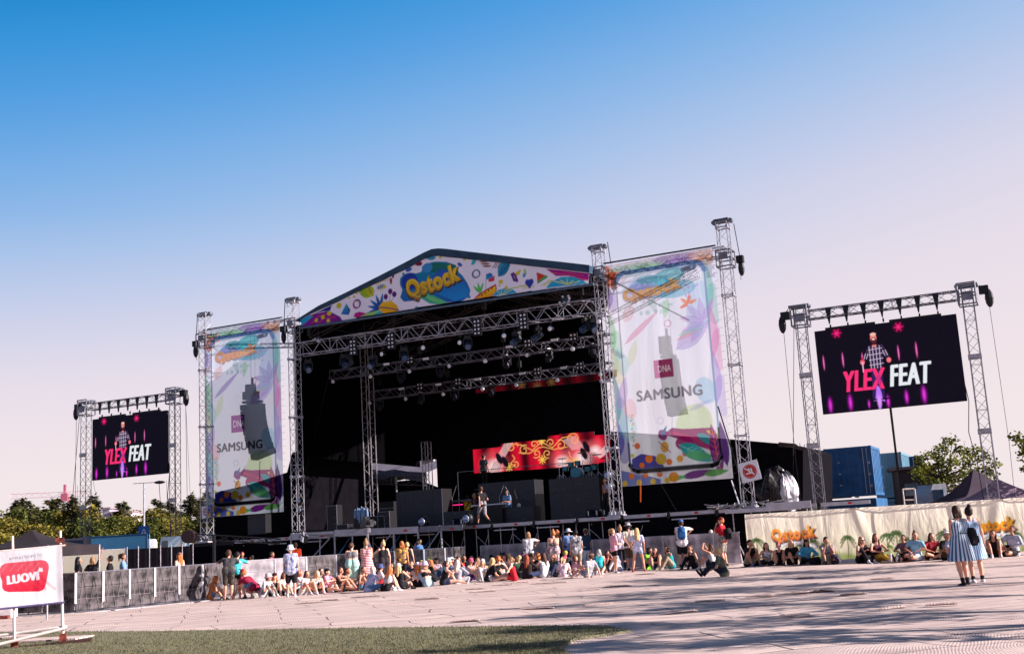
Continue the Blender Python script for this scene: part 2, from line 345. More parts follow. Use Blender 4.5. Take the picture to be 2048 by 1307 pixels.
# ------------------------------------------------------------------ ground, turf, floor mats
def groundmat():
    m, t, b = newmat('ground_gravel'); n = t.nodes.new; l = t.links.new; co = n('ShaderNodeTexCoord'); nz = n('ShaderNodeTexNoise'); nz.inputs['Scale'].default_value = .6; nz.inputs['Detail'].default_value = 9
    l(co.outputs['Object'], nz.inputs['Vector']); r = n('ShaderNodeValToRGB'); r.color_ramp.elements[0].color = (.12, .10, .10, 1); r.color_ramp.elements[1].color = (.26, .22, .21, 1); l(nz.outputs[0], r.inputs[0]); l(r.outputs[0], b.inputs['Base Color']); b.inputs['Roughness'].default_value = .95
    return m
def matfloor():
    m, t, b = newmat('plastic_floor_mats'); n = t.nodes.new; l = t.links.new; co = n('ShaderNodeTexCoord')
    mp = n('ShaderNodeMapping'); mp.inputs['Rotation'].default_value = (0, 0, R(-14)); l(co.outputs['Object'], mp.inputs[0])
    br = n('ShaderNodeTexBrick'); br.inputs['Scale'].default_value = 1; br.inputs['Brick Width'].default_value = 2.35; br.inputs['Row Height'].default_value = 1.05; br.inputs['Mortar Size'].default_value = .016; br.offset = .37; br.inputs['Mortar Smooth'].default_value = .1
    br.inputs['Color1'].default_value = (.84, .675, .61, 1); br.inputs['Color2'].default_value = (.75, .605, .56, 1); br.inputs['Mortar'].default_value = (.13, .10, .11, 1); br.inputs['Bias'].default_value = .1
    dn = n('ShaderNodeTexNoise'); dn.inputs['Scale'].default_value = .35; l(mp.outputs[0], dn.inputs['Vector']); dm = n('ShaderNodeVectorMath'); dm.operation = 'SCALE'; dm.inputs[3].default_value = .8; l(dn.outputs[1], dm.inputs[0]); da = n('ShaderNodeVectorMath'); l(mp.outputs[0], da.inputs[0]); l(dm.outputs[0], da.inputs[1]); l(da.outputs[0], br.inputs['Vector'])
    nz = n('ShaderNodeTexNoise'); nz.inputs['Scale'].default_value = 1.3; nz.inputs['Detail'].default_value = 8; nz.inputs['Roughness'].default_value = .7; mp2 = n('ShaderNodeMapping'); mp2.inputs['Scale'].default_value = (.45, 1.6, 1); l(mp.outputs[0], mp2.inputs[0]); l(mp2.outputs[0], nz.inputs['Vector'])
    r = n('ShaderNodeValToRGB'); r.color_ramp.elements[0].position = .3; r.color_ramp.elements[0].color = (.62, .58, .59, 1); r.color_ramp.elements[1].position = .68; r.color_ramp.elements[1].color = (1.04, 1.02, 1.02, 1); l(nz.outputs[0], r.inputs[0])
    mx = n('ShaderNodeMix'); mx.data_type = 'RGBA'; mx.blend_type = 'MULTIPLY'; mx.inputs[0].default_value = 1; l(br.outputs[0], mx.inputs[6]); l(r.outputs[0], mx.inputs[7])
    wv = n('ShaderNodeTexWave'); wv.bands_direction = 'Y'; wv.inputs['Scale'].default_value = 5.5; wv.inputs['Distortion'].default_value = .15; l(da.outputs[0], wv.inputs['Vector'])
    wx = n('ShaderNodeTexWave'); wx.bands_direction = 'X'; wx.inputs['Scale'].default_value = 6.0; wx.inputs['Distortion'].default_value = .15; l(da.outputs[0], wx.inputs['Vector'])
    mn = n('ShaderNodeMath'); mn.operation = 'MULTIPLY'; l(wv.outputs[0], mn.inputs[0]); l(wx.outputs[0], mn.inputs[1])
    r2 = n('ShaderNodeValToRGB'); r2.color_ramp.elements[0].position = .0; r2.color_ramp.elements[0].color = (.74, .72, .74, 1); r2.color_ramp.elements[1].position = .35; r2.color_ramp.elements[1].color = (1, 1, 1, 1); l(mn.outputs[0], r2.inputs[0])
    m2 = n('ShaderNodeMix'); m2.data_type = 'RGBA'; m2.blend_type = 'MULTIPLY'; m2.inputs[0].default_value = 1; l(mx.outputs[2], m2.inputs[6]); l(r2.outputs[0], m2.inputs[7])
    l(m2.outputs[2], b.inputs['Base Color']); b.inputs['Roughness'].default_value = .7; b.inputs['Specular IOR Level'].default_value = .25
    bp = n('ShaderNodeBump'); bp.inputs['Strength'].default_value = .5; bp.inputs['Distance'].default_value = .02; l(mn.outputs[0], bp.inputs['Height']); bp2 = n('ShaderNodeBump'); bp2.inputs['Strength'].default_value = .35; bp2.inputs['Distance'].default_value = .12; l(nz.outputs[0], bp2.inputs['Height']); l(bp.outputs[0], bp2.inputs['Normal']); l(bp2.outputs[0], b.inputs['Normal'])
    return m
def turfmat():
    m, t, b = newmat('artificial_turf'); n = t.nodes.new; l = t.links.new; co = n('ShaderNodeTexCoord'); nz = n('ShaderNodeTexNoise'); nz.inputs['Scale'].default_value = 42; nz.inputs['Detail'].default_value = 6; l(co.outputs['Object'], nz.inputs['Vector'])
    r = n('ShaderNodeValToRGB'); r.color_ramp.elements[0].position = .38; r.color_ramp.elements[0].color = (.06, .056, .028, 1); r.color_ramp.elements[1].position = .66; r.color_ramp.elements[1].color = (.33, .31, .19, 1); l(nz.outputs[0], r.inputs[0]); l(r.outputs[0], b.inputs['Base Color']); b.inputs['Roughness'].default_value = .95
    bp = n('ShaderNodeBump'); bp.inputs['Strength'].default_value = 1; bp.inputs['Distance'].default_value = .05; l(nz.outputs[0], bp.inputs['Height']); l(bp.outputs[0], b.inputs['Normal']); return m
g = MB(); g.add([(-900, -300, -.02), (900, -300, -.02), (900, 2500, -.02), (-900, 2500, -.02)], [(0, 1, 2, 3)]); tag(g.obj('ground', groundmat()), kind='structure')
FM = matfloor()
fl = MB(); NXg, NYg = 120, 90
for j in range(NYg+1):
    for i in range(NXg+1):
        x = -24+i*.5; y = 8+j*.5
        z = .012*sin(x*1.7+y*.9)+.010*sin(y*2.3-x*.6)+.012*sin(x*.53+2)*sin(y*1.1)
        fl.v.append((x, y, z-.0+.012))
for j in range(NYg):
    for i in range(NXg):
        a = j*(NXg+1)+i; fl.f.append((a, a+1, a+NXg+2, a+NXg+1)); fl.m.append(0)
tag(fl.obj('pavement', FM, smooth=True), kind='structure')
# artificial turf lying over the near left corner
tp = [GR(-500, 1266), GR(0, 1267), GR(300, 1266), GR(640, 1261), GR(900, 1258), GR(1100, 1256), GR(1215, 1257), GR(1262, 1266), GR(1150, 1282), GR(1120, 1300), GR(1160, 1330), GR(1100, 1700), GR(-500, 1700)]
tb = MB(); tb.prism([(p.x, p.y, .0) for p in tp], (0, 0, .0), (0, 0, .052)); TURF = turfmat(); tag(tb.obj('turf', TURF), kind='structure')
bl = MB(); TP = [(p.x, p.y) for p in tp]
def inpoly(x, y, P):
    c = False
    for (x0, y0), (x1, y1) in zip(P, P[1:]+P[:1]):
        if (y0 > y) != (y1 > y) and x < (x1-x0)*(y-y0)/(y1-y0)+x0: c = not c
    return c
for i in range(52000):
    p = GR(rng.uniform(-60, 1280), rng.uniform(1251, 1345))
    if not inpoly(p.x, p.y, TP): continue
    a = rng.uniform(0, 2*pi); h = rng.uniform(.02, .045); w_ = .006; dx, dy = cos(a)*w_, sin(a)*w_; lx, ly = rng.uniform(-.02, .02), rng.uniform(-.02, .02)
    bl.add([(p.x-dx, p.y-dy, .05), (p.x+dx, p.y+dy, .05), (p.x+lx, p.y+ly, .05+h)], [(0, 1, 2)])
tag(bl.obj('turf_blades', mat('turf_blade', (134, 126, 92), .8, 0, .3, 9, c2=(64, 64, 42), trans=.3)), kind='stuff')
# lifted and curled floor mats
LM = [(1530, 1193, 150, -1), (1490, 1196, 60, 0), (1420, 1162, 55, 0), (1205, 1176, 60, 0), (1160, 1182, 45, 1), (1280, 1174, 40, 0), (1060, 1169, 75, 0), (985, 1172, 40, 0), (1010, 1167, 50, 1), (930, 1180, 40, 0), (940, 1185, 55, 1), (700, 1196, 60, 0), (640, 1203, 40, 0), (760, 1212, 70, 1), (590, 1209, 60, 0), (1270, 1150, 40, 0), (1480, 1215, 80, 0), (1680, 1192, 55, 0), (1610, 1186, 60, 1), (1030, 1222, 80, 0), (900, 1246, 60, 0), (1760, 1220, 60, 1), (1850, 1214, 70, 0), (1170, 1212, 60, 1), (1390, 1205, 60, 0), (830, 1200, 50, 0), (1330, 1228, 70, 1), (1560, 1235, 60, 0), (1740, 1160, 50, 0), (1590, 1158, 40, 0)]
for i, (x, y, ln, tw) in enumerate(LM):
    p = GR(x, y); q = GR(x+ln, y-ln*.058); L_ = (q-p).length; a = math.atan2(q.y-p.y, q.x-p.x)+(.16 if tw else -.03); d = rng.uniform(.1, .2); hh = rng.uniform(.02, .05)+(.03 if tw < 0 else 0)
    b_ = MB(); n_ = 6; vs = []
    for k in range(n_+1):
        u = k/n_; zz = hh*.6*min(1, u*(5 if not tw else 1.05), (1-u)*6); vs += [(L_*u, 0, zz+.04), (L_*u, d*.5, zz*.45+.04), (L_*u, d, .032)]
    top = len(vs); vs += [(v_[0], v_[1], v_[2]-.022) for v_ in vs]; fs = []
    for k in range(n_):
        for c_ in range(2):
            a0 = k*3+c_; fs.append((a0, a0+3, a0+4, a0+1)); fs.append((a0+top, a0+1+top, a0+4+top, a0+3+top))
        fs.append((k*3, k*3+top, k*3+3+top, k*3+3))
    b_.add(vs, fs); o = b_.obj('floor_mat', FM); o.matrix_world = wfr((p.x, p.y, 0), a)
    tag(o, 'beige ribbed plastic floor mat lifting at its near edge on the open floor', 'floor mat', 'lifted floor mats')

# ------------------------------------------------------------------ stage
DK = 2.15
stage = thing('stage', 'big black open air stage with a pitched roof and raised deck behind the crowd', 'stage', sfr(-3.9, 0, 0))
sx = 3.9
def SP(x, y, t, ori=(-3.9, 0)):
    s, h = PX(x, y, t); return (s-ori[0], t-ori[1], h)
b_ = MB(); b_.box((sx-4.1-.4, 6.8, DK-.1), (30.8, 14.6, .18)); b_.obj('deck', mat('black_ply', (26, 22, 28), .7, 0, .2, 2), stage)
e = MB()
for i in range(15):                                              # silver edge rail, in lengths with gaps
    s0 = -16.0+i*2.1+.06
    e.box((s0+sx+.95, -.56, DK-.06), (1.92, .08, .15)); e.box((s0+sx+.6, -.62, DK-.28), (1.1 if i % 3 else .01, .05, .05))
e.obj('edge_rail', ALU, stage)
e = MB()
for i in range(15): e.box((-16.0+i*2.1+sx-.02, -.6, DK-.1), (.1, .12, .3)); e.box((-16.0+i*2.1+sx+1.2, -.605, DK-.06), (.14, .06, .08), 1)
e.obj('rail_clamp', [BLKP, REDT], stage)
e = MB(); e.box((sx-4.1-.4, -.35, 1.0), (30.8, .04, 1.98)); e.obj('front_skirt', BLK, stage)
e = MB()                                                          # under-stage scaffold seen in the gaps
for i in range(22):
    s0 = -7.5+i*.62+sx-.3; e.tube((s0, -.42, 0), (s0, -.42, DK-.2), .022, 5)
    if i % 2: e.tube((s0, -.44, .2), (s0+.62, -.44, 1.7), .016, 5)
    if i % 3 == 0: e.tube((s0, -.46, 1.7), (s0+1.2, -.46, .6), .016, 5)
e.obj('under_scaffold', STEEL, stage)
# roof tarpaulin: shell following the outline of the gable
NAVY = mat('navy_tarpaulin', (44, 70, 92), .6, 0, .15, 1.2, c2=(28, 48, 70), bump=.25)
outer = [PX(*q, -.6) for q in ((592, 642), (640, 612), (700, 583), (760, 553), (820, 522), (850, 506), (866, 499), (880, 497.5), (895, 498.5), (940, 504), (1000, 511), (1060, 518), (1120, 524), (1181, 531))]
inner = [PX(*q, -.6) for q in ((599, 640), (645, 616), (700, 591), (760, 563), (820, 535), (850, 517), (866, 511.5), (880, 511), (895, 512), (940, 517), (1000, 524), (1060, 531), (1120, 537.5), (1181, 545))]
inner = [(s, h-.03) for s, h in inner]
r_ = MB(); n_ = len(outer); T0, T1 = -.75, 13.2; vs = []
for (s, h) in outer: vs += [(s+sx, T0, h), (s+sx, tmax(s, h, T1), h)]
for (s, h) in inner: vs += [(s+sx, T0, h), (s+sx, tmax(s, h, T1), h)]
fs = []
for i in range(n_-1):
    a = 2*i; c = 2*n_+2*i; fs += [(a, a+2, a+3, a+1), (c, c+1, c+3, c+2), (a, c, c+2, a+2), (a+1, a+3, c+3, c+1)]
fs += [(0, 1, 2*n_+1, 2*n_), (2*n_-2, 4*n_-2, 4*n_-1, 2*n_-1)]
r_.add(vs, fs, 0); r_.obj('roof', NAVY, stage)
r_ = MB()                                                        # black lining, side drape, back drape
lin_pts = [(-12.85+sx, 12.86), (inner[0][0]+sx+.1, 12.95)]+[(s+sx, h-.05) for s, h in inner[1:-1]]+[(inner[-1][0]+sx, inner[-1][1]-.1)]
for (s0, h0), (s1, h1) in zip(lin_pts, lin_pts[1:]): r_.add([(s0, 0.2, h0), (s1, 0.2, h1), (s1, tmax(s1-sx, h1, 13), h1), (s0, tmax(s0-sx, h0, 13), h0)], [(0, 1, 2, 3)])
r_.obj('roof_lining', mat('black_roof_lining', (20, 16, 20), .9, 0, .3, 2, spec=.05), stage)
sd = MB(); sd.add([(-12.75+sx, .45, 6.2), (-12.75+sx, 13.0, 6.0), (-12.75+sx, 13.0, 13), (-12.75+sx, .45, 13)], [(0, 1, 2, 3)]); sd.obj('side_drape', mat('deep_black_drape', (5, 4, 7), .95, 0, .2, 2, spec=.02), stage)
sd = MB(); sb, hb = PX(872, 900, 12.6); s_r = PX(1216, 800, 12.6)[0]
sd.add([(-12.75+sx, 12.6, 6.35), (sb+sx, 12.6, 6.35), (sb+sx, 12.6, DK), (s_r+sx, 12.6, DK), (s_r+sx, 12.6, 8), (s_r+sx, 12.6, 15.2), (-4+sx, 12.6, 15.3), (-12.75+sx, 12.6, 13.1)], [(0, 1, 2, 3, 4, 5, 6, 7)])
sd.obj('back_drape', BLK, stage)
rf = MB()                                                         # roof rafters, purlins
for t in (1.2, 4.4, 7.6, 10.8):
    rf.truss((-12.2+sx, t, 12.55), (sx-4, t, 14.75), .5, .45, seg=.8, r=.03, rb=.018); se_ = min(4.3, PX(1216, 620, t)[0]); rf.truss((sx-4, t, 14.75), (se_+sx, t, 14.75-(se_+4)*.217), .5, .45, seg=.8, r=.03, rb=.018)
for s0, h0 in ((-8, 13.6), (-4, 14.7), (0, 13.8)): rf.truss((s0+sx, .6, h0), (s0+sx, tmax(s0, h0, 12.4)-.3, h0), .35, .35, seg=.9, r=.025, rb=.015)
rf.obj('roof_rafters', mat('dark_steel', (88, 78, 80), .6, .2, .2, 5), stage)
fx = MB()
for (x0, y0), (x1, y1) in (((599, 655), (1187, 569)),): fx.tube(SP(x0, y0+1, -.72), SP(x1, y1-1, -.72), .06, 8)
fx.obj('fascia_pipe', mat('blue_grey_pipe', (84, 104, 126), .5, .2), stage)
# right and left wings: black clad boxes reaching back
def wing(name, pts, t, depth, m=BLK):
    q = MB(); q.prism([SP(x, y, t) for x, y in pts], (0, 0, 0), (0, depth, 0)); return q.obj(name, m, stage)
wing('side_wing', [(1222, 1042), (1222, 862), (1455, 877), (1590, 889), (1606, 898), (1606, 1010)], 3.0, 7)
wing('side_wing', [(430, 1090), (430, 984), (500, 968), (574, 944), (584, 905), (602, 900), (602, 1060)], 3.0, 7)
q = MB(); q.prism([SP(x, y, 2.9) for x, y in ((1560, 884), (1592, 887), (1600, 893), (1618, 897), (1602, 900), (1588, 895), (1560, 893))], (0, -.3, 0), (0, 0, 0)); q.obj('awning_edge', mat('brown_tarp', (62, 50, 46), .8, 0, .2, 3), stage)
q = MB(); a0 = SP(508, 1047, .4); q.box((a0[0], .9, a0[2]), (1.05, .5, .95)); q.box((a0[0], .63, a0[2]), (1.15, .03, 1.05), 1); q.obj('side_fill_case', [BLKP, GREYP], stage)
# centre catwalk / camera runway in front of the deck, on scaffold legs
cat = thing('camera_runway', 'silver beamed scaffold runway standing in front of the stage on braced legs', 'scaffold runway', sfr(-8.2, -2.0, 0))
def CP(x, y, t=-2.0): return SP(x, y, t, (-8.2, -2.0))
def seg(mb, x0, y0, x1, y1, r, t=-2.0, m=0): mb.tube(CP(x0, y0, t), CP(x1, y1, t), r, 6, m)
q = MB()
def beam(x0, y0, x1, y1, hh, m=0):
    a = V(CP(x0, y0)); b = V(CP(x1, y1)); q.prism([a+V((0, 0, -hh/2)), b+V((0, 0, -hh/2)), b+V((0, 0, hh/2)), a+V((0, 0, hh/2))], (0, -.05, 0), (0, .05, 0), m)
beam(583, 1069, 668, 1064, .13); beam(670, 1065.5, 837, 1058.5, .3); beam(841, 1058, 880, 1056, .26, 1); beam(882, 1055.5, 925, 1054, .24, 1)  # right-hand beams use the duller metal to stand for partial shadow on them
beam(583, 1078, 660, 1073.5, .06); q.obj('beam', [ALU, ALUD], cat)
q = MB(); q.prism([CP(583, 1062, -1.95), CP(925, 1048, -1.95), CP(925, 1051, -1.95), CP(583, 1065, -1.95)], (0, 0, 0), (0, 1.2, 0)); q.obj('deck', BLKP, cat)
q = MB()
for x, y in ((582, 1070), (669, 1066), (787, 1062), (836, 1058), (882, 1056)): q = MB(); a = V(CP(x, y)); q.tube((a.x, a.y, 0), (a.x, a.y, a.z), .045, 7); q.obj('leg', ALU, cat)
q = MB()
for x0, y0, x1, y1 in ((660, 1075, 622, 1117), (785, 1064, 745, 1112), (880, 1060, 853, 1100), (640, 1068, 640, 1112), (705, 1066, 705, 1112)): seg(q, x0, y0, x1, y1, .032)
for x0, y0, x1, y1 in ((585, 1117, 740, 1112), (836, 1112, 885, 1108)): seg(q, x0, y0, x1, y1, .03)
q.obj('leg_bracing', ALU, cat)
q = MB(); seg(q, 702, 1072, 674, 1112, .026, -1.2); seg(q, 800, 1070, 780, 1100, .026, -1.2); seg(q, 865, 1075, 838, 1105, .02, -1.2); q.obj('diagonal_brace', mat('blue_steel', (66, 110, 160), .5, .3), cat)
q = MB()
for x, y in ((812, 1060), (905, 1056)): a = V(CP(x, y)); q.box((a.x, a.y-.06, a.z), (.18, .02, .08))
q.obj('red_tape', REDT, cat)

# ------------------------------------------------------------------ truss towers
def tower_parts(root, h0, h1, wd, sleeve, legs=('head',), base=True, text=None):
    m_ = MB(); m_.truss((0, 0, h0), (0, 0, h1), wd, wd, up=(0, 1, 0), seg=.45, r=.021, rb=.011); m_.obj('mast', ALU, root)
    for z in [h0+2.4*k for k in range(1, int((h1-h0)/2.4)+1)]: pass
    for k in range(1, int((h1-h0)/3)+1):
        z = h0+3*k; jt = MB()
        for i in (-1, 1):
            for j in (-1, 1): jt.box((i*wd/2, j*wd/2, z), (.09, .09, .14))
        for i in (-1, 1): jt.box((0, i*wd/2, z), (wd, .04, .05)); jt.box((i*wd/2, 0, z), (.04, wd, .05))
        jt.obj('joint_ring', ALU, root)
    hd = MB(); z = h1; hd.box((0, 0, z+.04), (wd*1.25, .18, .06)); hd.box((0, -wd*.4, z+.06), (wd*1.35, .04, .13)); hd.box((0, wd*.4, z+.06), (wd*1.35, .04, .13))
    for i in (-1, 1): hd.tube((i*wd*.8, -.12, z+.02), (i*wd*.8, .12, z+.02), .1, 10)
    hd.obj('tower_head', mat('head_steel', (120, 124, 138), .45, .4, .2, 6), root)
    if sleeve:
        s_ = MB(); z = sleeve; f = wd*.72
        for i in (-1, 1):
            for j in (-1, 1): s_.tube((i*f, j*f, z-.35), (i*f, j*f, z+.35), .035, 6)
        for zz in (z-.35, z, z+.35):
            for i in (-1, 1): s_.box((i*f, 0, zz), (.05, f*2, .05)); s_.box((0, i*f, zz), (f*2, .05, .05))
        s_.box((0, -f, z+.1), (f*1.1, .04, .3)); s_.obj('sleeve_block', ALUD, root)
    if base:
        b2 = MB(); b2.box((0, 0, h0+.04), (wd*1.5, wd*1.5, .08)); 
        for i in (-1, 1):
            for j in (-1, 1): b2.box((i*wd*.5, j*wd*.5, h0+.14), (.12, .12, .14))
        b2.obj('base_frame', ALU, root)
def hoist(root, x, z, y=0):
    q = MB(); q.box((x, y, z), (.3, .28, .3)); q.ball((x+.02*(1 if x > 0 else -1), y, z-.4), (.14, .14, .34), 8, 6); q.tube((x, y, z+.15), (x*.8, y, z+1.6), .02, 4); q.tube((x, y, z-.2), (x*.93, y, z-.9), .012, 4); q.obj('chain_hoist', BLKP, root)
sD, sE, sC, sF = PX(588, 830)[0], PX(1213, 770)[0], PX(418, 830)[0], PX(1474, 730)[0]
towers = []
for nm, s, h1, sl, dx, lab in (('D', sD, 14.25, 12.9, -1, 'tall aluminium truss tower at the left front corner of the stage roof'), ('E', sE, 14.3, 13.0, 1, 'tall aluminium truss tower at the right front corner of the stage roof'), ('C', sC, 14.15, 12.75, -1, 'aluminium truss tower standing behind the outer edge of the left phone banner'), ('F', sF, 14.4, 12.75, 1, 'tallest aluminium truss tower right of the big phone banner with a no smoking sign')):
    r0 = thing('truss_tower', lab, 'truss tower', sfr(s, 0.15 if nm in 'DE' else -.25, 0)); tower_parts(r0, DK, h1, .44 if nm in 'DE' else .46, sl); hoist(r0, dx*.62, sl-.1)
    towers.append(r0)
q = MB()
vs, tr, _ = text_tris('PROLYTE', .02); 
for t_ in tr: q.add([(vs[i][0]*.62, -.26, 14.46+vs[i][1]*.12) for i in t_], [(0, 1, 2)])
q.obj('lettering', BLKP, towers[3])
# ladder-like second mast beside tower D and inner roof towers
for (x, y, t, h0, h1, wdt, lab) in ((738, 860, 6.6, DK, 12.8, .5, 'slim truss mast standing inside the left half of the stage'), (855, 950, 12.0, DK, 7.4, .42, 'short truss mast at the back of the stage by the open corner')):
    s, _h = PX(x, y, t); r0 = thing('truss_mast', lab, 'truss mast', sfr(s, t, 0)); m_ = MB(); m_.truss((0, 0, h0), (0, 0, h1), wdt, wdt, up=(0, 1, 0), seg=.5, r=.03, rb=.013, faces=(0, 2)); m_.obj('mast', STEEL, r0)
    b2 = MB(); b2.box((0, 0, h0+.03), (wdt*1.4, wdt*1.4, .06)); b2.obj('base_plate', STEEL, r0)

# ------------------------------------------------------------------ gable print
FS0, FH0 = -12.4, 12.2
def fp(X, Y, t=-.7):
    s, h = PX(560+X/3.0118, 480+Y/3.0118, t); return (s-FS0, h-FH0)
cv = Cv(16.8, 3.4, .028, (238, 230, 244), (0, 0))
edge = [fp(*q) for q in ((118, 475), (140, 462), (300, 390), (480, 303), (690, 196), (860, 108), (905, 94), (940, 92), (1000, 99), (1300, 130), (1600, 163), (1866, 192), (1862, 263), (1500, 310), (1000, 380), (500, 462), (130, 527))]
PU, MG, CY, TL, YL, OR, GN, NV, BL = (128, 22, 140), (190, 24, 130), (30, 160, 205), (20, 130, 160), (205, 190, 30), (235, 120, 20), (80, 175, 90), (34, 44, 130), (30, 90, 180)
def P3(*pts): return [fp(*p) for p in pts]
def E3(X, Y, rx, ry, col, ang=0, **k): x, y = fp(X, Y); cv.ell(x, y, rx/120, ry/120, col, ang, **k)
cv.poly(P3((110, 530), (115, 480), (180, 450), (290, 425), (360, 460), (375, 485), (250, 520)), PU)
cv.poly(P3((110, 530), (113, 480), (170, 455), (200, 455), (150, 500)), CY); cv.poly(P3((190, 450), (310, 390), (300, 425), (250, 430)), NV)
cv.line(P3((190, 500), (230, 460), (300, 440)), .04, (220, 60, 60)); cv.line(P3((230, 500), (270, 470), (330, 460)), .04, (220, 60, 60))
for a, b_2, r0 in ((218, 482, 12), (258, 463, 13), (290, 485, 12), (295, 440, 14)): E3(a, b_2, r0, r0, YL)
E3(352, 393, 18, 18, YL); cv.poly(P3((398, 380), (365, 445), (412, 450)), BL, grad=CY); cv.poly(P3((398, 380), (412, 450), (422, 420)), (20, 80, 130))
cv.ring(*fp(463, 383), .2, .07, NV); cv.ring(*fp(458, 388), .19, .04, (220, 60, 90)); E3(415, 348, 7, 7, YL); E3(446, 340, 8, 8, YL); E3(462, 318, 8, 8, YL)
x, y = fp(560, 330); cv.leaf(x, y, 1.0, .55, 155, (170, 190, 40), vein=(40, 120, 60)); E3(530, 300, 45, 30, (150, 185, 40), -30); cv.leaf(*fp(560, 335), .8, .4, 120, (205, 195, 30), vein=(60, 130, 60))
E3(605, 280, 28, 12, (30, 100, 180), 10); E3(625, 280, 12, 12, YL); 
for k in range(3): cv.line(P3((575+k*12, 240+k*3), (590+k*12, 300+k*2)), .04, (200, 190, 60))
cv.line(P3((610, 245), (680, 232)), .03, YL); E3(667, 245, 8, 20, (150, 20, 70)); E3(680, 215, 8, 14, (110, 30, 120))
for a, b_2 in ((635, 340), (662, 308), (686, 325)): E3(a, b_2, 15, 17, (100, 20, 110)); cv.line([fp(a, b_2+15), fp(655, 380)], .02, (60, 80, 120))
for an in (190, 165, 140, 110, 80): cv.leaf(*fp(605, 410), .8, .17, an, NV, grad=(30, 120, 190))
cv.poly(P3((590, 402), (620, 368), (645, 372), (665, 362), (700, 390), (715, 422), (660, 440), (610, 436)), (225, 150, 20), grad=(235, 190, 30)); cv.poly(P3((592, 404), (715, 420), (650, 410)), (200, 60, 30)); E3(655, 432, 50, 22, (240, 170, 20)); cv.line(P3((595, 403), (650, 408), (712, 421)), .05, (60, 30, 110))
cv.poly(P3((440, 460), (450, 438), (480, 430), (520, 440), (590, 425), (560, 452), (470, 470)), MG); cv.poly(P3((480, 462), (540, 435), (600, 420), (605, 446)), (150, 205, 110)); cv.poly(P3((560, 450), (600, 425), (625, 440)), (60, 170, 190))
# logo cloud
cl = P3((722, 230), (745, 205), (780, 195), (820, 200), (850, 190), (855, 160), (880, 140), (930, 128), (1000, 130), (1060, 150), (1075, 190), (1100, 215), (1130, 260), (1147, 300), (1140, 340), (1090, 370), (1010, 375), (960, 388), (900, 380), (850, 350), (800, 365), (745, 370), (722, 345), (735, 300), (720, 265))
cv.poly(cl, (35, 90, 175), grad=(20, 130, 165)); cv.poly(P3((850, 160), (880, 142), (960, 135), (1050, 150), (1075, 195), (980, 200), (900, 190)), (25, 110, 100)); cv.poly(P3((900, 240), (960, 170), (1060, 190), (1140, 300), (1130, 345), (1050, 365), (960, 330)), (30, 140, 210), grad=(40, 80, 170))
cv.poly(P3((820, 300), (900, 320), (960, 350), (1010, 372), (960, 386), (900, 380), (850, 348)), (60, 170, 140)); cv.poly(P3((860, 320), (930, 345), (1000, 372), (960, 384), (900, 360)), (110, 200, 120)); E3(780, 250, 55, 50, (30, 60, 160)); E3(885, 165, 35, 28, (60, 140, 200))
E3(775, 178, 22, 12, (60, 90, 180), 10); E3(742, 203, 8, 8, TL); E3(1083, 147, 17, 10, (60, 90, 180), -40); E3(1140, 343, 10, 7, (40, 120, 190)); E3(822, 405, 12, 6, TL)
def logo(c, x, y, w_, h_, rot=7, top=(240, 195, 30), bot=(170, 110, 10), out=(70, 40, 10), a=1, squash=None):
    """fat bubble lettering"""
    wp = (lambda u: .10*(abs(u*2)**2)) if squash is None else squash
    c.text('Qstock', x+.03, y-.06, w_*1.05, h_*1.12, out, .085, 0, rot, a*.9, warp=wp)
    c.text('Qstock', x, y, w_, h_, bot, .07, 0, rot, a, grad=top, warp=wp)
    c.text('Qstock', x-.02, y+.05, w_*.97, h_*.9, (250, 225, 90) if a == 1 else top, -.012, 0, rot, a*.45, warp=wp)
x, y = fp(922, 262); logo(cv, x, y, 3.0, 1.12, rot=10)
# right part
E3(830, 138, 28, 16, (130, 15, 60), -20); E3(908, 105, 30, 14, (50, 150, 190), -10); E3(965, 103, 10, 9, YL); cv.leaf(*fp(1150, 148), .35, .16, 30, CY); E3(1165, 128, 12, 12, (60, 180, 180)); E3(1110, 118, 10, 6, YL)
for k in range(3): cv.leaf(*fp(1195+k*10, 128+k*14), .55, .09, -8, (130, 70, 40)); cv.line(P3((1280+k*14, 165), (1300+k*14, 135)), .05, (140, 80, 50))
cv.ring(*fp(1182, 202), .18, .06, (90, 60, 60)); cv.ring(*fp(1178, 204), .19, .03, (30, 120, 170))
cv.line(P3((1240, 200), (1238, 300)), .02, (90, 100, 60)); cv.poly(P3((1240, 205), (1262, 195), (1280, 205), (1280, 235), (1260, 230), (1240, 240)), CY, grad=BL); cv.poly(P3((1252, 232), (1272, 228), (1292, 210), (1288, 245), (1255, 250)), (210, 40, 60))
cv.poly(P3((1165, 355), (1200, 320), (1250, 290), (1300, 262), (1305, 300), (1280, 340)), (190, 30, 70)); cv.poly(P3((1172, 353), (1230, 310), (1298, 275), (1295, 320), (1270, 340)), (235, 150, 20), grad=(245, 200, 40))
for k in range(4): E3(1215+k*20, 330-k*14, 4, 7, (60, 40, 30))
for an in (70, 100, 130): cv.leaf(*fp(1205, 318), .55, .13, an, (90, 190, 90))
cv.poly(P3((1275, 335), (1310, 300), (1350, 288), (1400, 295), (1428, 318)), CY); 
for k in range(4): cv.line(P3((1330, 330), (1300+k*32, 298)), .03, (220, 220, 120))
cv.leaf(*fp(1315, 215), 1.1, .5, 55, (60, 150, 185), vein=(20, 90, 140)); cv.leaf(*fp(1312, 218), .9, .42, 40, (40, 130, 170), vein=(20, 80, 130))
E3(1328, 250, 14, 12, YL); E3(1360, 283, 10, 9, YL); E3(1320, 272, 6, 6, YL); E3(1432, 200, 14, 12, (210, 200, 60)); E3(1445, 185, 7, 7, YL)
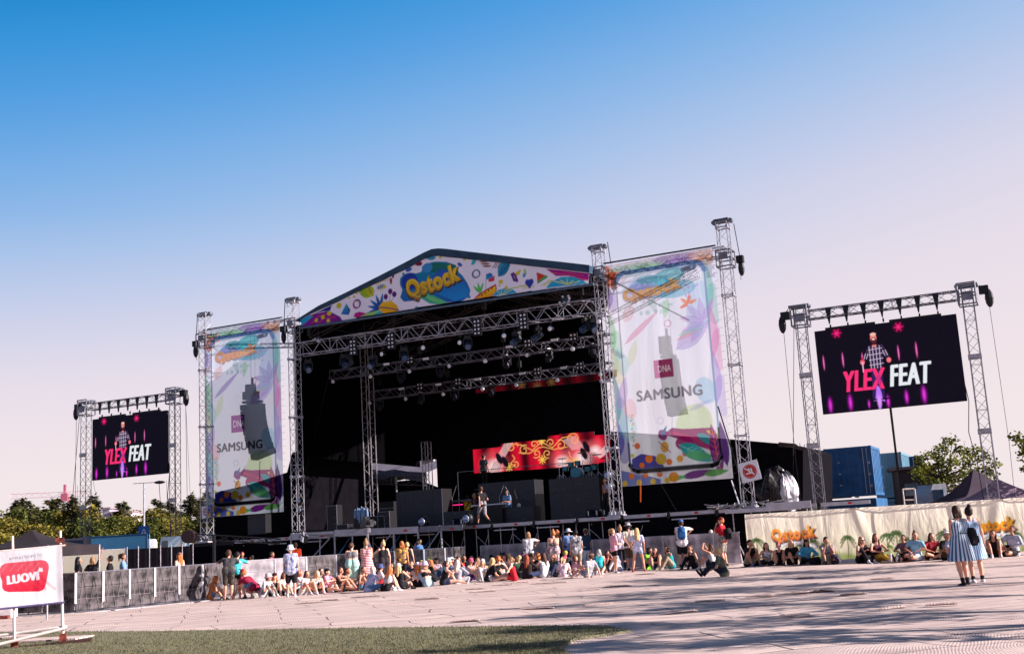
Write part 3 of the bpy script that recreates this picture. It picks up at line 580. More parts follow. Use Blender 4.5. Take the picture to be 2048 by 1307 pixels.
cv.line(P3((1395, 205), (1410, 240), (1428, 245)), .12, (50, 50, 130)); cv.line(P3((1428, 245), (1418, 215), (1405, 200)), .12, (130, 30, 120))
for k in range(2): cv.line(P3((1350, 300), (1500+k*20, 262+k*5)), .03, (190, 190, 50)); cv.line(P3((1460, 280+k*10), (1530, 272+k*10)), .03, (190, 190, 60))
cv.leaf(*fp(1465, 225), .32, .15, 60, (60, 140, 200)); cv.leaf(*fp(1480, 205), .3, .12, 100, (150, 200, 90)); x, y = fp(1502, 262); cv.ell(x-.09, y+.08, .13, .14, (45, 60, 160)); cv.ell(x+.09, y+.08, .13, .14, (45, 60, 160)); cv.poly([(x-.21, y+.04), (x+.21, y+.04), (x, y-.25)], (45, 60, 160))
cv.poly(P3((1545, 193), (1610, 215), (1550, 255)), (200, 60, 40)); cv.poly(P3((1600, 210), (1612, 222), (1555, 262), (1549, 252)), (60, 170, 90))
for k in range(3): cv.line(P3((1570+k*18, 275), (1625+k*8, 240)), .04, (200, 200, 90))
cv.poly(P3((1600, 172), (1700, 180), (1862, 200), (1860, 240), (1800, 250), (1740, 215), (1660, 215)), (160, 20, 130)); cv.line(P3((1640, 195), (1760, 215), (1850, 240)), .04, (230, 70, 120)); cv.line(P3((1700, 190), (1830, 215)), .03, (230, 70, 120))
cv.poly(P3((1600, 290), (1630, 250), (1690, 222), (1760, 218), (1820, 240), (1850, 262), (1700, 275)), (40, 165, 205))
for k in range(5): cv.line(P3((1730, 265), (1650+k*38, 235+abs(k-2)*6)), .04, (225, 225, 110))
EP = np.array(edge)
def inside_poly(P):
    def f(X, Y):
        ins = np.zeros(X.shape, bool)
        for (x0, y0), (x1, y1) in zip(P, np.roll(P, -1, 0)):
            if y0 != y1: ins ^= ((y0 > Y) != (y1 > Y)) & (X < (x1-x0)*(Y-y0)/(y1-y0)+x0)
        return ins
    return f
SM_SOLID = sheetmat('printed_gable_vinyl', .12, 0, wr=.25, wscale=.7)
o = cv.sheet('gable_banner', SM_SOLID, None, sfr(FS0, -.7, FH0), disp=lambda X, Y: .02*np.sin(X*2.1+Y)+.012*np.sin(X*5.3-Y*2), inside=inside_poly(EP)); o.matrix_world = sfr(FS0, -.68, FH0)
tag(o, 'white gable banner with a yellow bubble letter logo and colourful fruit shapes', 'banner')

# ------------------------------------------------------------------ the two tall phone banners (mesh cloth)
MESHC = sheetmat('mesh_banner_cloth', .7, .55, wr=.16, wscale=.5)
def phone_banner(s0, s1, h0, h1, lab, left):
    W, H = s1-s0, h1-h0; c = Cv(W, H, .028, (226, 238, 252) if left else (246, 242, 252))
    pr = random.Random(5); c.boost = 1.15 if left else .95
    if left: c.leaf(.22*W, .3*H, 4.2, 1.3, 96, (110, 205, 228), .4); c.leaf(.95*W, .3*H, 4.4, 1.5, 96, (150, 170, 232), .4); c.leaf(.5*W, .7*H, 2.4, 1.2, 60, (120, 200, 232), .35)
    top, mid, bot = 1.0, .45, 1.0
    # edges
    for (u, v, w_, h_, col, al) in ((.0, .92, .16, .09, (240, 110, 60), .9), (.1, .965, .4, .035, (110, 190, 90), .7), (.5, .98, .3, .03, (140, 60, 180), .8), (.8, .97, .2, .05, (240, 150, 60), .6), (0, .82, .08, .1, (120, 60, 170), .6), (0, .62, .09, .16, (90, 200, 120), .55), (0, .5, .1, .12, (210, 200, 70), .5), (0, .3, .09, .2, (30, 150, 160), .8), (0, .16, .09, .14, (60, 60, 170), .8), (.92, .75, .1, .2, (50, 190, 170), .6), (.93, .55, .1, .2, (230, 90, 180), .5), (.92, .35, .1, .2, (150, 120, 220), .5)):
        c.leaf(u*W, (v-.03)*H, max(w_*W, h_*H)*1.15, min(w_*W, h_*H)*1.2, 90 if h_*H > w_*W else 5, col, al); c.ell((u+w_/2)*W, v*H, w_*W*.7, h_*H*.45, col, a=al*.7)
    # phone body panel
    U0, U1, V0, V1 = .09*W, .91*W, .055*H, .945*H
    c.poly([(U0, V0+.3), (U0+.3, V0), (U1-.3, V0), (U1, V0+.3), (U1, V1-.3), (U1-.3, V1), (U0+.3, V1), (U0, V1-.3)], (240, 244, 254), .75)
    # art inside the phone
    c.ell(.45*W, .86*H, .25*W, .05*H, (70, 150, 215), -4, a=.75); c.ell(.58*W, .90*H, .15*W, .035*H, (30, 185, 190), 10, a=.8); c.ell(.62*W, .84*H, .2*W, .04*H, (90, 190, 215), 0, a=.7); c.ell(.38*W, .9*H, .1*W, .02*H, (20, 160, 170), 0, a=.75); c.ell(.3*W, .85*H, .12*W, .035*H, (150, 130, 200), 0, a=.5)
    c.leaf(.55*W, .8*H, .9, .35, -100, (130, 210, 130), .5); c.leaf(.4*W, .82*H, .9, .3, -75, (80, 170, 150), .35)
    logo(c, .42*W, .845*H, .55*W, .065*H, 6, (235, 170, 110) if left else (235, 180, 60), (230, 150, 90) if left else (215, 140, 30), (170, 130, 110), a=.8)
    for k in range(9): c.ell((.3+.3*pr.random())*W, (.74+.05*pr.random())*H, .05+.06*pr.random(), .05+.06*pr.random(), (90, 185, 175), a=.45)
    for k in range(9): c.ell((.72+.12*pr.random())*W, (.78+.07*pr.random())*H, .07, .05, (180, 110, 200), pr.random()*90, a=.55)
    # corals and leaves, print paled to mimic bright sky glaring through the mesh
    for an in (60, 95, 130, 165, 200, 235): c.leaf(.86*W, .68*H, 1.1, .36, an, (205, 130, 215) if not left else (150, 90, 190), .55)
    c.leaf(.12*W, .62*H, 2.2, .28, 38, (225, 120, 160) if not left else (130, 90, 190), .55); c.leaf(.14*W, .72*H, .9, .5, 60, (240, 170, 160), .4); c.leaf(.15*W, .52*H, 1.3, .4, 70, (200, 220, 120), .4); c.leaf(.1*W, .48*H, 1.4, .7, 100, (120, 205, 205), .4)
    c.leaf(.6*W, .57*H, 2.0, .8, 35, (170, 150, 225), .55, vein=(205, 160, 215)); c.leaf(.62*W, .63*H, 1.3, .2, 12, (120, 210, 160), .5); c.leaf(.6*W, .61*H, 1.3, .2, 18, (230, 140, 150), .5); c.ell(.82*W, .74*H, .25*W, .05*H, (150, 195, 235), 80, a=.4)
    c.leaf(.03*W, .33*H, 1.6, .5, 75, (170, 120, 210), .5); c.ell(.13*W, .33*H, .06*W, .05*H, (240, 150, 170), 0, a=.4); c.ell(.1*W, .25*H, .08*W, .06*H, (130, 200, 220), 0, a=.4)
    c.ell(.83*W, .38*H, .09*W, .06*H, (120, 200, 235), 20, a=.5); c.ell(.7*W, .24*H, .16*W, .09*H, (190, 225, 120), -30, a=.55); c.leaf(.66*W, .3*H, 1.2, .2, 20, (150, 150, 220), .4)
    for an, col in ((200, (240, 120, 60)), (140, (250, 140, 60)), (80, (240, 110, 70)), (20, (240, 140, 60))): c.leaf((.74 if not left else .15)*W, (.765 if not left else .93)*H, .45, .16, an, col, .9)
    c.ring(.4*W, .27*H, .14, .03, (120, 130, 190), .5)
    c.ring((.66 if left else .54)*W, .69*H, .15, .06, (210, 120, 170), .6)
    # lower corner, saturated
    c.poly([(U0+.1, V0+.12), (U0+.1, .115*H), (.2*W, .135*H), (.33*W, .12*H), (.4*W, .075*H), (.4*W, V0+.12)], (55, 50, 150)); 
    for x_, y_, r0, col in ((.27, .11, .17, OR), (.38, .105, .24, (220, 180, 40)), (.45, .09, .14, OR), (.2, .085, .12, OR), (.55, .1, .15, (235, 170, 40)), (.17, .17, .14, (230, 110, 60)), (.12, .13, .09, (200, 200, 60)), (.6, .12, .13, (230, 120, 50))): c.ell(x_*W, y_*H, r0, r0, col)
    for k in range(12): c.leaf((.12+.02*(k % 3))*W, (.17+.012*k)*H, .16, .08, 30+60*(k % 3), [(70, 180, 150), (190, 200, 60), (230, 150, 60)][k % 3], .8)
    c.poly([(.42*W, .21*H), (.5*W, .235*H), (.6*W, .225*H), (.85*W, .22*H), (.9*W, .12*H), (.8*W, .13*H), (.7*W, .15*H), (.62*W, .17*H), (.52*W, .19*H)], (150, 25, 110)); c.line([(.5*W, .215*H), (.7*W, .18*H), (.86*W, .11*H)], .06, (215, 60, 110)); c.ell(.6*W, .165*H, .08*W, .03*H, (160, 30, 110))
    c.leaf(.55*W, .16*H, 1.7, .65, -30, (30, 165, 170), vein=(140, 220, 190)); c.leaf(.6*W, .115*H, 1.3, .4, -8, (100, 190, 130)); c.leaf(.72*W, .2*H, 1.1, .35, -35, (60, 160, 170)); c.leaf(.8*W, .21*H, .8, .2, -30, (210, 200, 60))
    c.leaf(.37*W, .2*H, .5, .5, 20, (150, 40, 130)); c.leaf(.4*W, .2*H, .55, .13, 60, (30, 130, 170)); c.ell(.42*W, .155*H, .18, .24, (225, 170, 40)); c.line([(.37*W, .18*H), (.47*W, .13*H)], .04, (190, 60, 120))
    c.leaf(.9*W, 0.02*H, 2.2, .55, 97, (120, 25, 130), vein=(230, 110, 60)); c.leaf(.96*W, .05*H, 2.0, .4, 95, (90, 20, 130)); c.leaf(.55*W, .02*H, 1.5, .35, 8, (110, 30, 130)); c.leaf(.75*W, .025*H, 1.1, .3, 5, (100, 170, 90)); c.leaf(.4*W, .015*H, 1.0, .25, 5, (90, 185, 110))
    c.poly([(0, 0), (0, .07*H), (.2*W, .045*H), (.36*W, .02*H), (.36*W, 0)], (70, 100, 190), .9)
    for k in range(7): c.ell((.03+.065*k)*W, (.012+.03*(k % 2))*H, .13, .13, OR if k % 2 else (225, 190, 70))
    c.ell(.48*W, .025*H, .22, .22, (215, 140, 40))
    # bezel
    for wd, col, al in ((.1, (40, 50, 72), .95),):
        pts = [(U0, V0+.32), (U0, V1-.35), (U0+.12, V1-.12), (U0+.35, V1), (U1-.4, V1), (U1-.12, V1-.12), (U1, V1-.4), (U1, V0+.35)]
        c.line(pts[:3], .05, (70, 70, 110), .8); c.line(pts[2:], .09, (110, 150, 185), .85); c.line(pts[1:7], .22, (70, 120, 178), .9)
        c.line([(U1, V0+1.6), (U1, V0+.35)], .1, (20, 16, 26)); c.line([(U0, V0+1.3), (U0, V0+.35)], .1, (70, 80, 140))
        bz = [(U0, V0+.35), (U0+.1, V0+.14), (U0+.35, V0+.05), (U1-.4, V0+.05), (U1-.12, V0+.15), (U1, V0+.38)]; c.line(bz, .2, (14, 11, 18)); c.line([(x+0, y-.14) for x, y in bz], .035, (190, 190, 200), .8); c.line([(x, y+.1) for x, y in bz], .03, (120, 130, 150), .7)
    c.line([(.72*W, .918*H), (.82*W, .925*H)], .24, (45, 80, 130)); c.line([(.73*W, .919*H), (.81*W, .925*H)], .12, (16, 18, 30)); c.ell(.8*W, .925*H, .07, .07, (120, 160, 190))
    # operator square and maker's name
    lx = .44 if left else .475; ly = (.435 if left else .493)
    if not left: c.poly([(.425*W, .455*H), (.425*W, .535*H), (.555*W, .535*H), (.555*W, .455*H)], (158, 20, 92)); c.poly([(.38*W, .455*H), (.38*W, .535*H), (.425*W, .535*H), (.425*W, .455*H)], (205, 110, 165)); c.text('DNA', .475*W, .495*H, .6, .3, (235, 225, 235), .01)
    else: c.poly([(.345*W, .43*H), (.345*W, .52*H), (.52*W, .52*H), (.52*W, .43*H)], (150, 60, 150)); c.text('DNA', .445*W, .475*H, .74, .36, (225, 215, 235), .015)
    if left: c.text('SAMSUNG', .45*W, .355*H, 2.9, .44, (62, 60, 76), 0, thick=1)
    else: c.text('SAMSUNG', .5*W, .385*H, 2.95, .46, (120, 116, 128), 0, thick=1)  # letters greyed to mimic sky shining through the cloth
    r0 = thing('phone_banner', lab, 'banner', sfr(s0, .0 if left else -.05, h0))
    c.sheet('cloth', MESHC, r0, None, disp=lambda X, Y: (.010*np.sin(X*3.1+.25*Y)+.005*np.sin(X*6.3+.5)+.010*np.sin(Y*1.3+X))*np.clip((H-Y)/2, .1, 1))
    q = MB(); q.tube((-.1, 0, H+.03), (W+.15, 0, H+.03), .035, 8); q.obj('top_pipe', BLKP, r0)
    q = MB()
    for k in range(28):
        for u in (0, W): q.tube((u, 0, .2+k*H/29), (u+(.12 if u else -.12), .1, .2+k*H/29+.03), .006, 4)
    for k in range(16): q.tube((W*k/15, 0, H-.02), (W*k/15, .03, H+.05), .007, 4)
    q.obj('lacing', CABLE, r0)
    return r0
lbs0, lbh0 = PX(415, 1034); lbs1, _ = PX(567, 1024)
phone_banner(-18.22, -13.28, 3.44, 13.38, 'tall see-through phone advert banner on the left of the stage with a loudspeaker silhouette behind', True)
phone_banner(4.88, 9.86, 3.42, 13.45, 'tall see-through phone advert banner on the right of the stage with a magenta square logo', False)
# ------------------------------------------------------------------ trusses and loudspeakers behind the banners
def truss_thing(name, lab, cat, a, b, wd, hd, t, seg=.5, m=ALU, r=.032, rb=.017, group=None):
    (s0, h0), (s1, h1) = PX(*a, t), PX(*b, t); M = sfr(s0, t, h0); o = MB(); o.truss((0, 0, 0), (s1-s0, 0, h1-h0), wd, hd, seg=seg, r=r, rb=rb); return tag(o.obj(name, m, None, M), lab, cat, group)
truss_thing('banner_truss', 'horizontal truss carrying the left phone banner between its two towers', 'truss', (402, 672), (588, 645), .4, .4, .35)
truss_thing('banner_truss', 'horizontal truss carrying the right phone banner between its two towers', 'truss', (1206, 545), (1452, 503), .4, .4, .3)
truss_thing('spreader_truss', 'thin spreader truss behind the left phone banner just above the logo', 'truss', (455, 693), (590, 690), .25, .22, .9, r=.02, rb=.012)
truss_thing('roof_outrigger', 'slanted truss outrigger showing through the upper part of the right phone banner', 'truss', (1215, 640), (1395, 545), .4, .4, 1.6)
def cable(name, lab, a, b, t0, t1, r=.012, m=CABLE, cat='cable', sag=0, group=None):
    (s0, h0), (s1, h1) = PX(*a, t0), PX(*b, t1); M = sfr(s0, t0, h0); o = MB(); A_ = V((0, 0, 0)); B_ = V((s1-s0, t1-t0, h1-h0)); pts = [A_.lerp(B_, k/8)-V((0, 0, sag*4*(k/8)*(1-k/8))) for k in range(9)]; o.path(pts, r, 5); return tag(o.obj(name, m, None, M), lab, cat, group)
cable('ratchet_strap', 'dark ratchet strap slanting behind the top of the right phone banner', (1222, 560), (1378, 640), .8, .8, .035)
def line_array(lab, xt, yt, yb, t, n, w_, lean, ori):
    s, h = PX(xt, yt, t); _, hb = PX(xt, yb, t); r0 = thing('line_array', lab, 'loudspeaker array', sfr(s, t, h))
    q = MB(); q.box((-.1, 0, .05), (w_*.6, .5, .42)); q.box((-.12, 0, .45), (.5, .3, .4)); q.tube((0, 0, .5), (0, 0, 1.0), .07, 8); q.box((0, 0, -.3), (w_*.75, .6, .12)); q.tube((-.08, 0, 1.0), (-.08, 0, 14-h-1), .008, 4); q.tube((.2, 0, .2), (.2, 0, 14-h-1), .007, 4); q.obj('flying_frame', BLKP, r0)
    z = -.42; dh = (h+z-hb)/n; x = 0
    for k in range(n):
        q = MB(); th = R(lean*k/n); M3 = Matrix.Rotation(th*ori, 3, 'Y'); x += ori*-.035*(k*.5)*(lean/16); q.box((x, 0, z-dh/2), (w_, .55, dh*.93), 0, M3); q.box((x, -.29, z-dh/2), (w_*.9, .03, dh*.8), 0, M3); q.obj('speaker_cabinet', BLKP, r0); z -= dh
    return r0
line_array('grey silhouette of a curved loudspeaker array behind the left phone banner', 505, 792, 915, 1.2, 9, 1.25, 16, -1)
line_array('grey silhouette of a narrow loudspeaker array behind the right phone banner', 1336, 700, 832, 1.6, 10, .8, 4, -1)

# ------------------------------------------------------------------ lighting trusses inside the stage
LT = [(.25, (599, 699), (1206, 611), .62, 'front'), (3.4, (664, 752), (1225, 674), .45, 'middle'), (6.8, (742, 795), (1225, 728), .45, 'rear')]
for t, a, b, hh, nm in LT:
    (s0, h0), (s1, h1) = PX(*a, t), PX(*b, t); h1 = h0 = (h0+h1)/2+(0.0); M = sfr(s0, t, h0)
    r0 = thing('lighting_truss', nm+' lighting truss hanging level inside the stage roof', 'lighting truss', M); ln = s1-s0
    m_ = MB(); m_.truss((0, 0, 0), (ln, 0, 0), hh, hh, seg=.52, r=.027, rb=.015); m_.obj('truss_frame', ALU if nm == 'front' else ALUD, r0)
    for k in range(4): m_ = MB(); xx = ln*(.04+.3*k); m_.tube((xx, 0, hh/2), (xx, 0, 13.1-h0), .015, 4); m_.box((xx, 0, hh/2+.5), (.18, .18, .35)); m_.obj('hoist', BLKP, r0)
    m_ = MB(); m_.path([V((ln*k/30, .22, hh/2-.02+.05*sin(k*2.1))) for k in range(31)], .025, 4); m_.obj('cable_loom', CABLE, r0)
def z3(X, Y, t): return PX(560+X/3.0118, 480+Y/3.0118, t)
BLUEG = mat('blue_grey_housing', (40, 54, 76), .35, .1, .2, 8)
def moving_head(M, lab):
    r0 = thing('moving_head_light', lab, 'stage light', M, 'moving head lights')
    q = MB(); q.box((0, 0, .12), (.34, .3, .2)); q.tube((-.12, 0, .2), (-.12, 0, .36), .03, 5); q.tube((.12, 0, .2), (.12, 0, .36), .03, 5); q.obj('base', BLKP, r0)
    q = MB(); q.box((-.2, 0, -.12), (.05, .14, .42)); q.box((.2, 0, -.12), (.05, .14, .42)); q.box((0, 0, .075), (.45, .12, .04)); q.obj('yoke', BLKP, r0)
    q = MB(); q.tube((0, .18, -.05), (0, -.28, -.36), .14, 10, 0, .17); q.obj('head', BLUEG, r0)
    q = MB(); q.tube((0, -.285, -.364), (0, -.30, -.372), .14, 12); q.obj('lens', mat('blue_lens', (58, 84, 124), .1, 0, spec=.8), r0); return r0
MH = [(170, 752), (385, 722), (415, 730), (562, 728), (745, 680), (1130, 610), (1425, 585), (1555, 560), (1845, 505), (1885, 508)]
first = None
for i, (X, Y) in enumerate(MH):
    s, h = z3(X, Y, .1); M = sfr(s, .1, h+.05, rng.uniform(-.9, .9)); lab = ORD[i]+' moving head light from the left hanging under the front lighting truss'
    if first is None: first = moving_head(M, lab)
    else:
        if i == 1: tb_ = kids(first)[1]
        dup(first, M, lab, tb_)
def par_light(M, lab):
    r0 = thing('par_light', lab, 'stage light', M, 'round frosted par lights')
    q = MB(); q.tube((0, .12, .0), (0, -.1, -.03), .09, 10, 0, .125); q.tube((0, 0, .1), (0, 0, .3), .015, 5); q.box((0, 0, .3), (.1, .06, .08)); q.obj('can', BLKP, r0)
    q = MB(); q.ball((0, -.1, -.03), (.115, .035, .115), 10, 6); q.obj('lens', LENS, r0, smooth=True); return r0
PL = [(.1, 'front', [(620, 683), (866, 645), (1087, 614), (1352, 573), (1632, 530), (1920, 487)]), (3.2, 'middle', [(324, 848), (550, 818), (785, 787), (1025, 754), (1238, 725), (1494, 689), (1764, 652)]), (6.6, 'rear', [(543, 978), (762, 952), (988, 924), (1222, 894), (1428, 869), (1674, 840), (1933, 805)])]
first = None
for t, nm, pts in PL:
    for i, (X, Y) in enumerate(pts):
        s, h = z3(X, Y, t-.1); M = sfr(s, t-.1, h, rng.uniform(-.3, .3)); lab = ORD[i]+' round frosted light from the left below the '+nm+' lighting truss'
        if first is None: first = par_light(M, lab); tb_ = kids(first)[1]
        else: dup(first, M, lab, tb_)
def blinder(M, lab, nx, nz, c_=.16):
    r0 = thing('blinder_light', lab, 'blinder light', M, 'blinder lights')
    q = MB(); q.box((0, .05, 0), (nx*c_+.04, .12, nz*c_+.04)); q.obj('housing', BLKP, r0)
    for i in range(nx):
        for j in range(nz): q = MB(); q.ball(((i-(nx-1)/2)*c_, -.02, (j-(nz-1)/2)*c_), (.052, .025, .052), 8, 5); q.obj('lamp', LENS, r0)
    return r0
for i, (X, Y) in enumerate(((440, 645), (668, 608), (1187, 525), (1465, 488))): s, h = z3(X, Y, -.1); blinder(sfr(s, -.12, h), ORD[i]+' eight lamp blinder from the left on the front lighting truss', 2, 4, .19)
for t, nm, pts in ((3.2, 'middle', [(545, 755), (783, 722), (1490, 620), (1765, 583)]), (6.6, 'rear', [(842, 880), (1072, 851), (1548, 789), (1803, 756)])):
    for i, (X, Y) in enumerate(pts): s, h = z3(X, Y, t-.1); blinder(sfr(s, t-.1, h), ORD[i]+' four lamp blinder from the left on the '+nm+' lighting truss', 2, 2, .19)
def strobe(M, lab):
    r0 = thing('strobe_light', lab, 'strobe light', M, 'strobe bars'); q = MB(); q.box((0, .05, 0), (.42, .14, .2)); q.obj('housing', BLKP, r0); q = MB(); q.box((0, -.035, 0), (.36, .03, .12)); q.obj('reflector', LENS, r0)
for t, nm, pts in ((3.2, 'middle', [(645, 747), (882, 715), (1383, 643), (1655, 602), (1930, 560)]), (6.6, 'rear', [(735, 895), (958, 869), (1192, 838), (1462, 803), (1710, 769)])):
    for i, (X, Y) in enumerate(pts): s, h = z3(X, Y, t-.1); strobe(sfr(s, t-.12, h), ORD[i]+' strobe bar from the left on the '+nm+' lighting truss')
for i, (X, Y, t, lab) in enumerate(((232, 600, .2, 'small hanging lamp on a pole above the left end of the front truss'), (1722, 360, .2, 'small twin lamp on a pole above the right end of the front truss'), (510, 580, 1.5, 'cluster of shiny fittings above the left half of the front truss'))):
    s, h = z3(X, Y, t); r0 = thing('hanging_lamp', lab, 'hanging lamp', sfr(s, t, h)); q = MB(); q.tube((0, 0, .1), (0, 0, .7), .02, 5); q.box((0, 0, 0), (.3, .25, .25)); q.obj('housing', BLUEG, r0)
    q = MB()
    for k in range(6): q.ball((rng.uniform(-.25, .25), -.16, rng.uniform(-.15, .15)), .06, 7, 5)
    q.obj('lamp', LENS, r0)
# distant hanging moving lights along middle and rear trusses
first = None
for t, nm, pts in ((3.3, 'middle', [(730, 795), (965, 762), (1365, 708), (1620, 670), (1885, 640)]), (6.7, 'rear', [(600, 968), (850, 930), (1050, 905), (1270, 880)])):
    for i, (X, Y) in enumerate(pts):
        s, h = z3(X, Y+8, t); M = sfr(s, t, h, rng.uniform(-.5, .5))
        r0 = thing('spot_light', ORD[i]+' dark spot light from the left hanging from the '+nm+' truss', 'stage light', M, 'dark spot lights')
        q = MB(); q.box((0, 0, .1), (.3, .28, .14)); q.box((-.2, 0, -.12), (.05, .1, .4)); q.box((.2, 0, -.12), (.05, .1, .4)); q.obj('yoke', BLKP, r0); q = MB(); q.tube((0, .1, -.1), (0, -.12, -.42), .13, 9, 0, .15); q.obj('head', mat('charcoal_shell', (42, 40, 50), .35), r0)
        q = MB(); q.box((0, -.02, .2), (.1, .2, .05)); q.obj('clamp', ALU, r0)
for i, (X, Y) in enumerate(((1990, 410), (1988, 488))): pass

# ------------------------------------------------------------------ LED screens
LED = sheetmat('led_screen', emis=.42)
def show(c, W, H):
    def e(u, v, ru, rv, col, **k): c.ell(u*W, v*H, ru*W, rv*H, col, **k)
    for u, v in ((.16, .945), (.60, .93)):
        e(u, v, .045, .075, (130, 0, 70), soft=1); e(u, v, .025, .04, (230, 20, 110), soft=.7); e(u, v, .012, .02, (255, 130, 190), soft=.9)
        for an in range(6): c.leaf(u*W, v*H, .04*W, .012*W, an*60, (230, 20, 110), .8)
    for u, v, sz in ((.045, .61, 1), (.185, .62, 1), (.325, .6, .9), (.58, .63, 1), (.705, .64, 1.05)): e(u, v, .016*sz, .115*sz, (120, 10, 90), soft=1); e(u, v, .006, .1*sz, (235, 120, 190), soft=.5)
    for u, v, sz in ((.06, .1, 1), (.205, .11, 1.05), (.335, .07, .55), (.47, .08, .8), (.60, .11, .85), (.72, .12, 1.1)): e(u, v, .026*sz, .125*sz, (150, 0, 150), soft=.9); e(u, v, .014*sz, .095*sz, (230, 60, 220), soft=.8)
    c.poly([(.37*W, .1*H), (.405*W, .28*H), (.42*W, .26*H), (.45*W, .08*H), (.425*W, .1*H), (.415*W, .0), (.4*W, .0), (.405*W, .1*H)], (190, 120, 250)); e(.41, .09, .02, .1, (225, 150, 255), soft=.6)
    # figure in a chequered shirt
    c.poly([(.365*W, .12*H), (.38*W, .46*H), (.455*W, .46*H), (.45*W, .12*H), (.435*W, .12*H), (.42*W, .36*H), (.41*W, .36*H), (.385*W, .12*H)], (50, 30, 90)); e(.372, .115, .025, .012, (18, 12, 30)); e(.455, .115, .03, .012, (18, 12, 30))
    c.poly([(.375*W, .47*H), (.37*W, .68*H), (.385*W, .75*H), (.45*W, .755*H), (.475*W, .68*H), (.458*W, .47*H)], (52, 34, 66)); c.line([(.385*W, .73*H), (.345*W, .62*H), (.325*W, .58*H)], .03*W, (52, 34, 66)); c.line([(.465*W, .73*H), (.49*W, .64*H), (.505*W, .58*H)], .03*W, (52, 34, 66))
    for k in range(4): c.line([((.38+.022*k)*W, .48*H), ((.38+.024*k)*W, .74*H)], .004*W, (225, 205, 235)); c.line([(.373*W, (.52+.06*k)*H), (.468*W, (.53+.06*k)*H)], .004*W, (225, 205, 235))
    for x0 in (.35, .368): c.line([(x0*W, .66*H), ((x0-.015)*W, .6*H)], .004*W, (225, 205, 235)); c.line([((x0+.122)*W, .68*H), ((x0+.135)*W, .62*H)], .004*W, (225, 205, 235))
    e(.322, .565, .016, .03, (250, 120, 130)); e(.508, .56, .016, .03, (250, 120, 130)); c.line([(.322*W, .56*H), (.322*W, .45*H)], .007*W, (255, 200, 230)); e(.322, .6, .005, .025, (230, 20, 60))
    e(.417, .835, .022, .06, (240, 130, 120)); e(.417, .805, .021, .035, (96, 30, 40)); e(.417, .822, .01, .01, (250, 225, 225)); e(.417, .88, .021, .02, (250, 190, 180)); c.poly([(.4*W, .755*H), (.417*W, .72*H), (.435*W, .755*H)], (240, 130, 120))
    for q_, col in ((.0, None),):
        c.text('YLEX', .325*W, .355*H, .285*W, .24*H, (255, 50, 120), 0, .24, 0, thick=2); c.text('FEAT', .645*W, .37*H, .285*W, .245*H, (236, 240, 244), 0, .24, 0, thick=2)
    c.poly([(.4*W, .36*H), (.43*W, .42*H), (.44*W, .3*H), (.42*W, .26*H)], (120, 40, 130), .45)
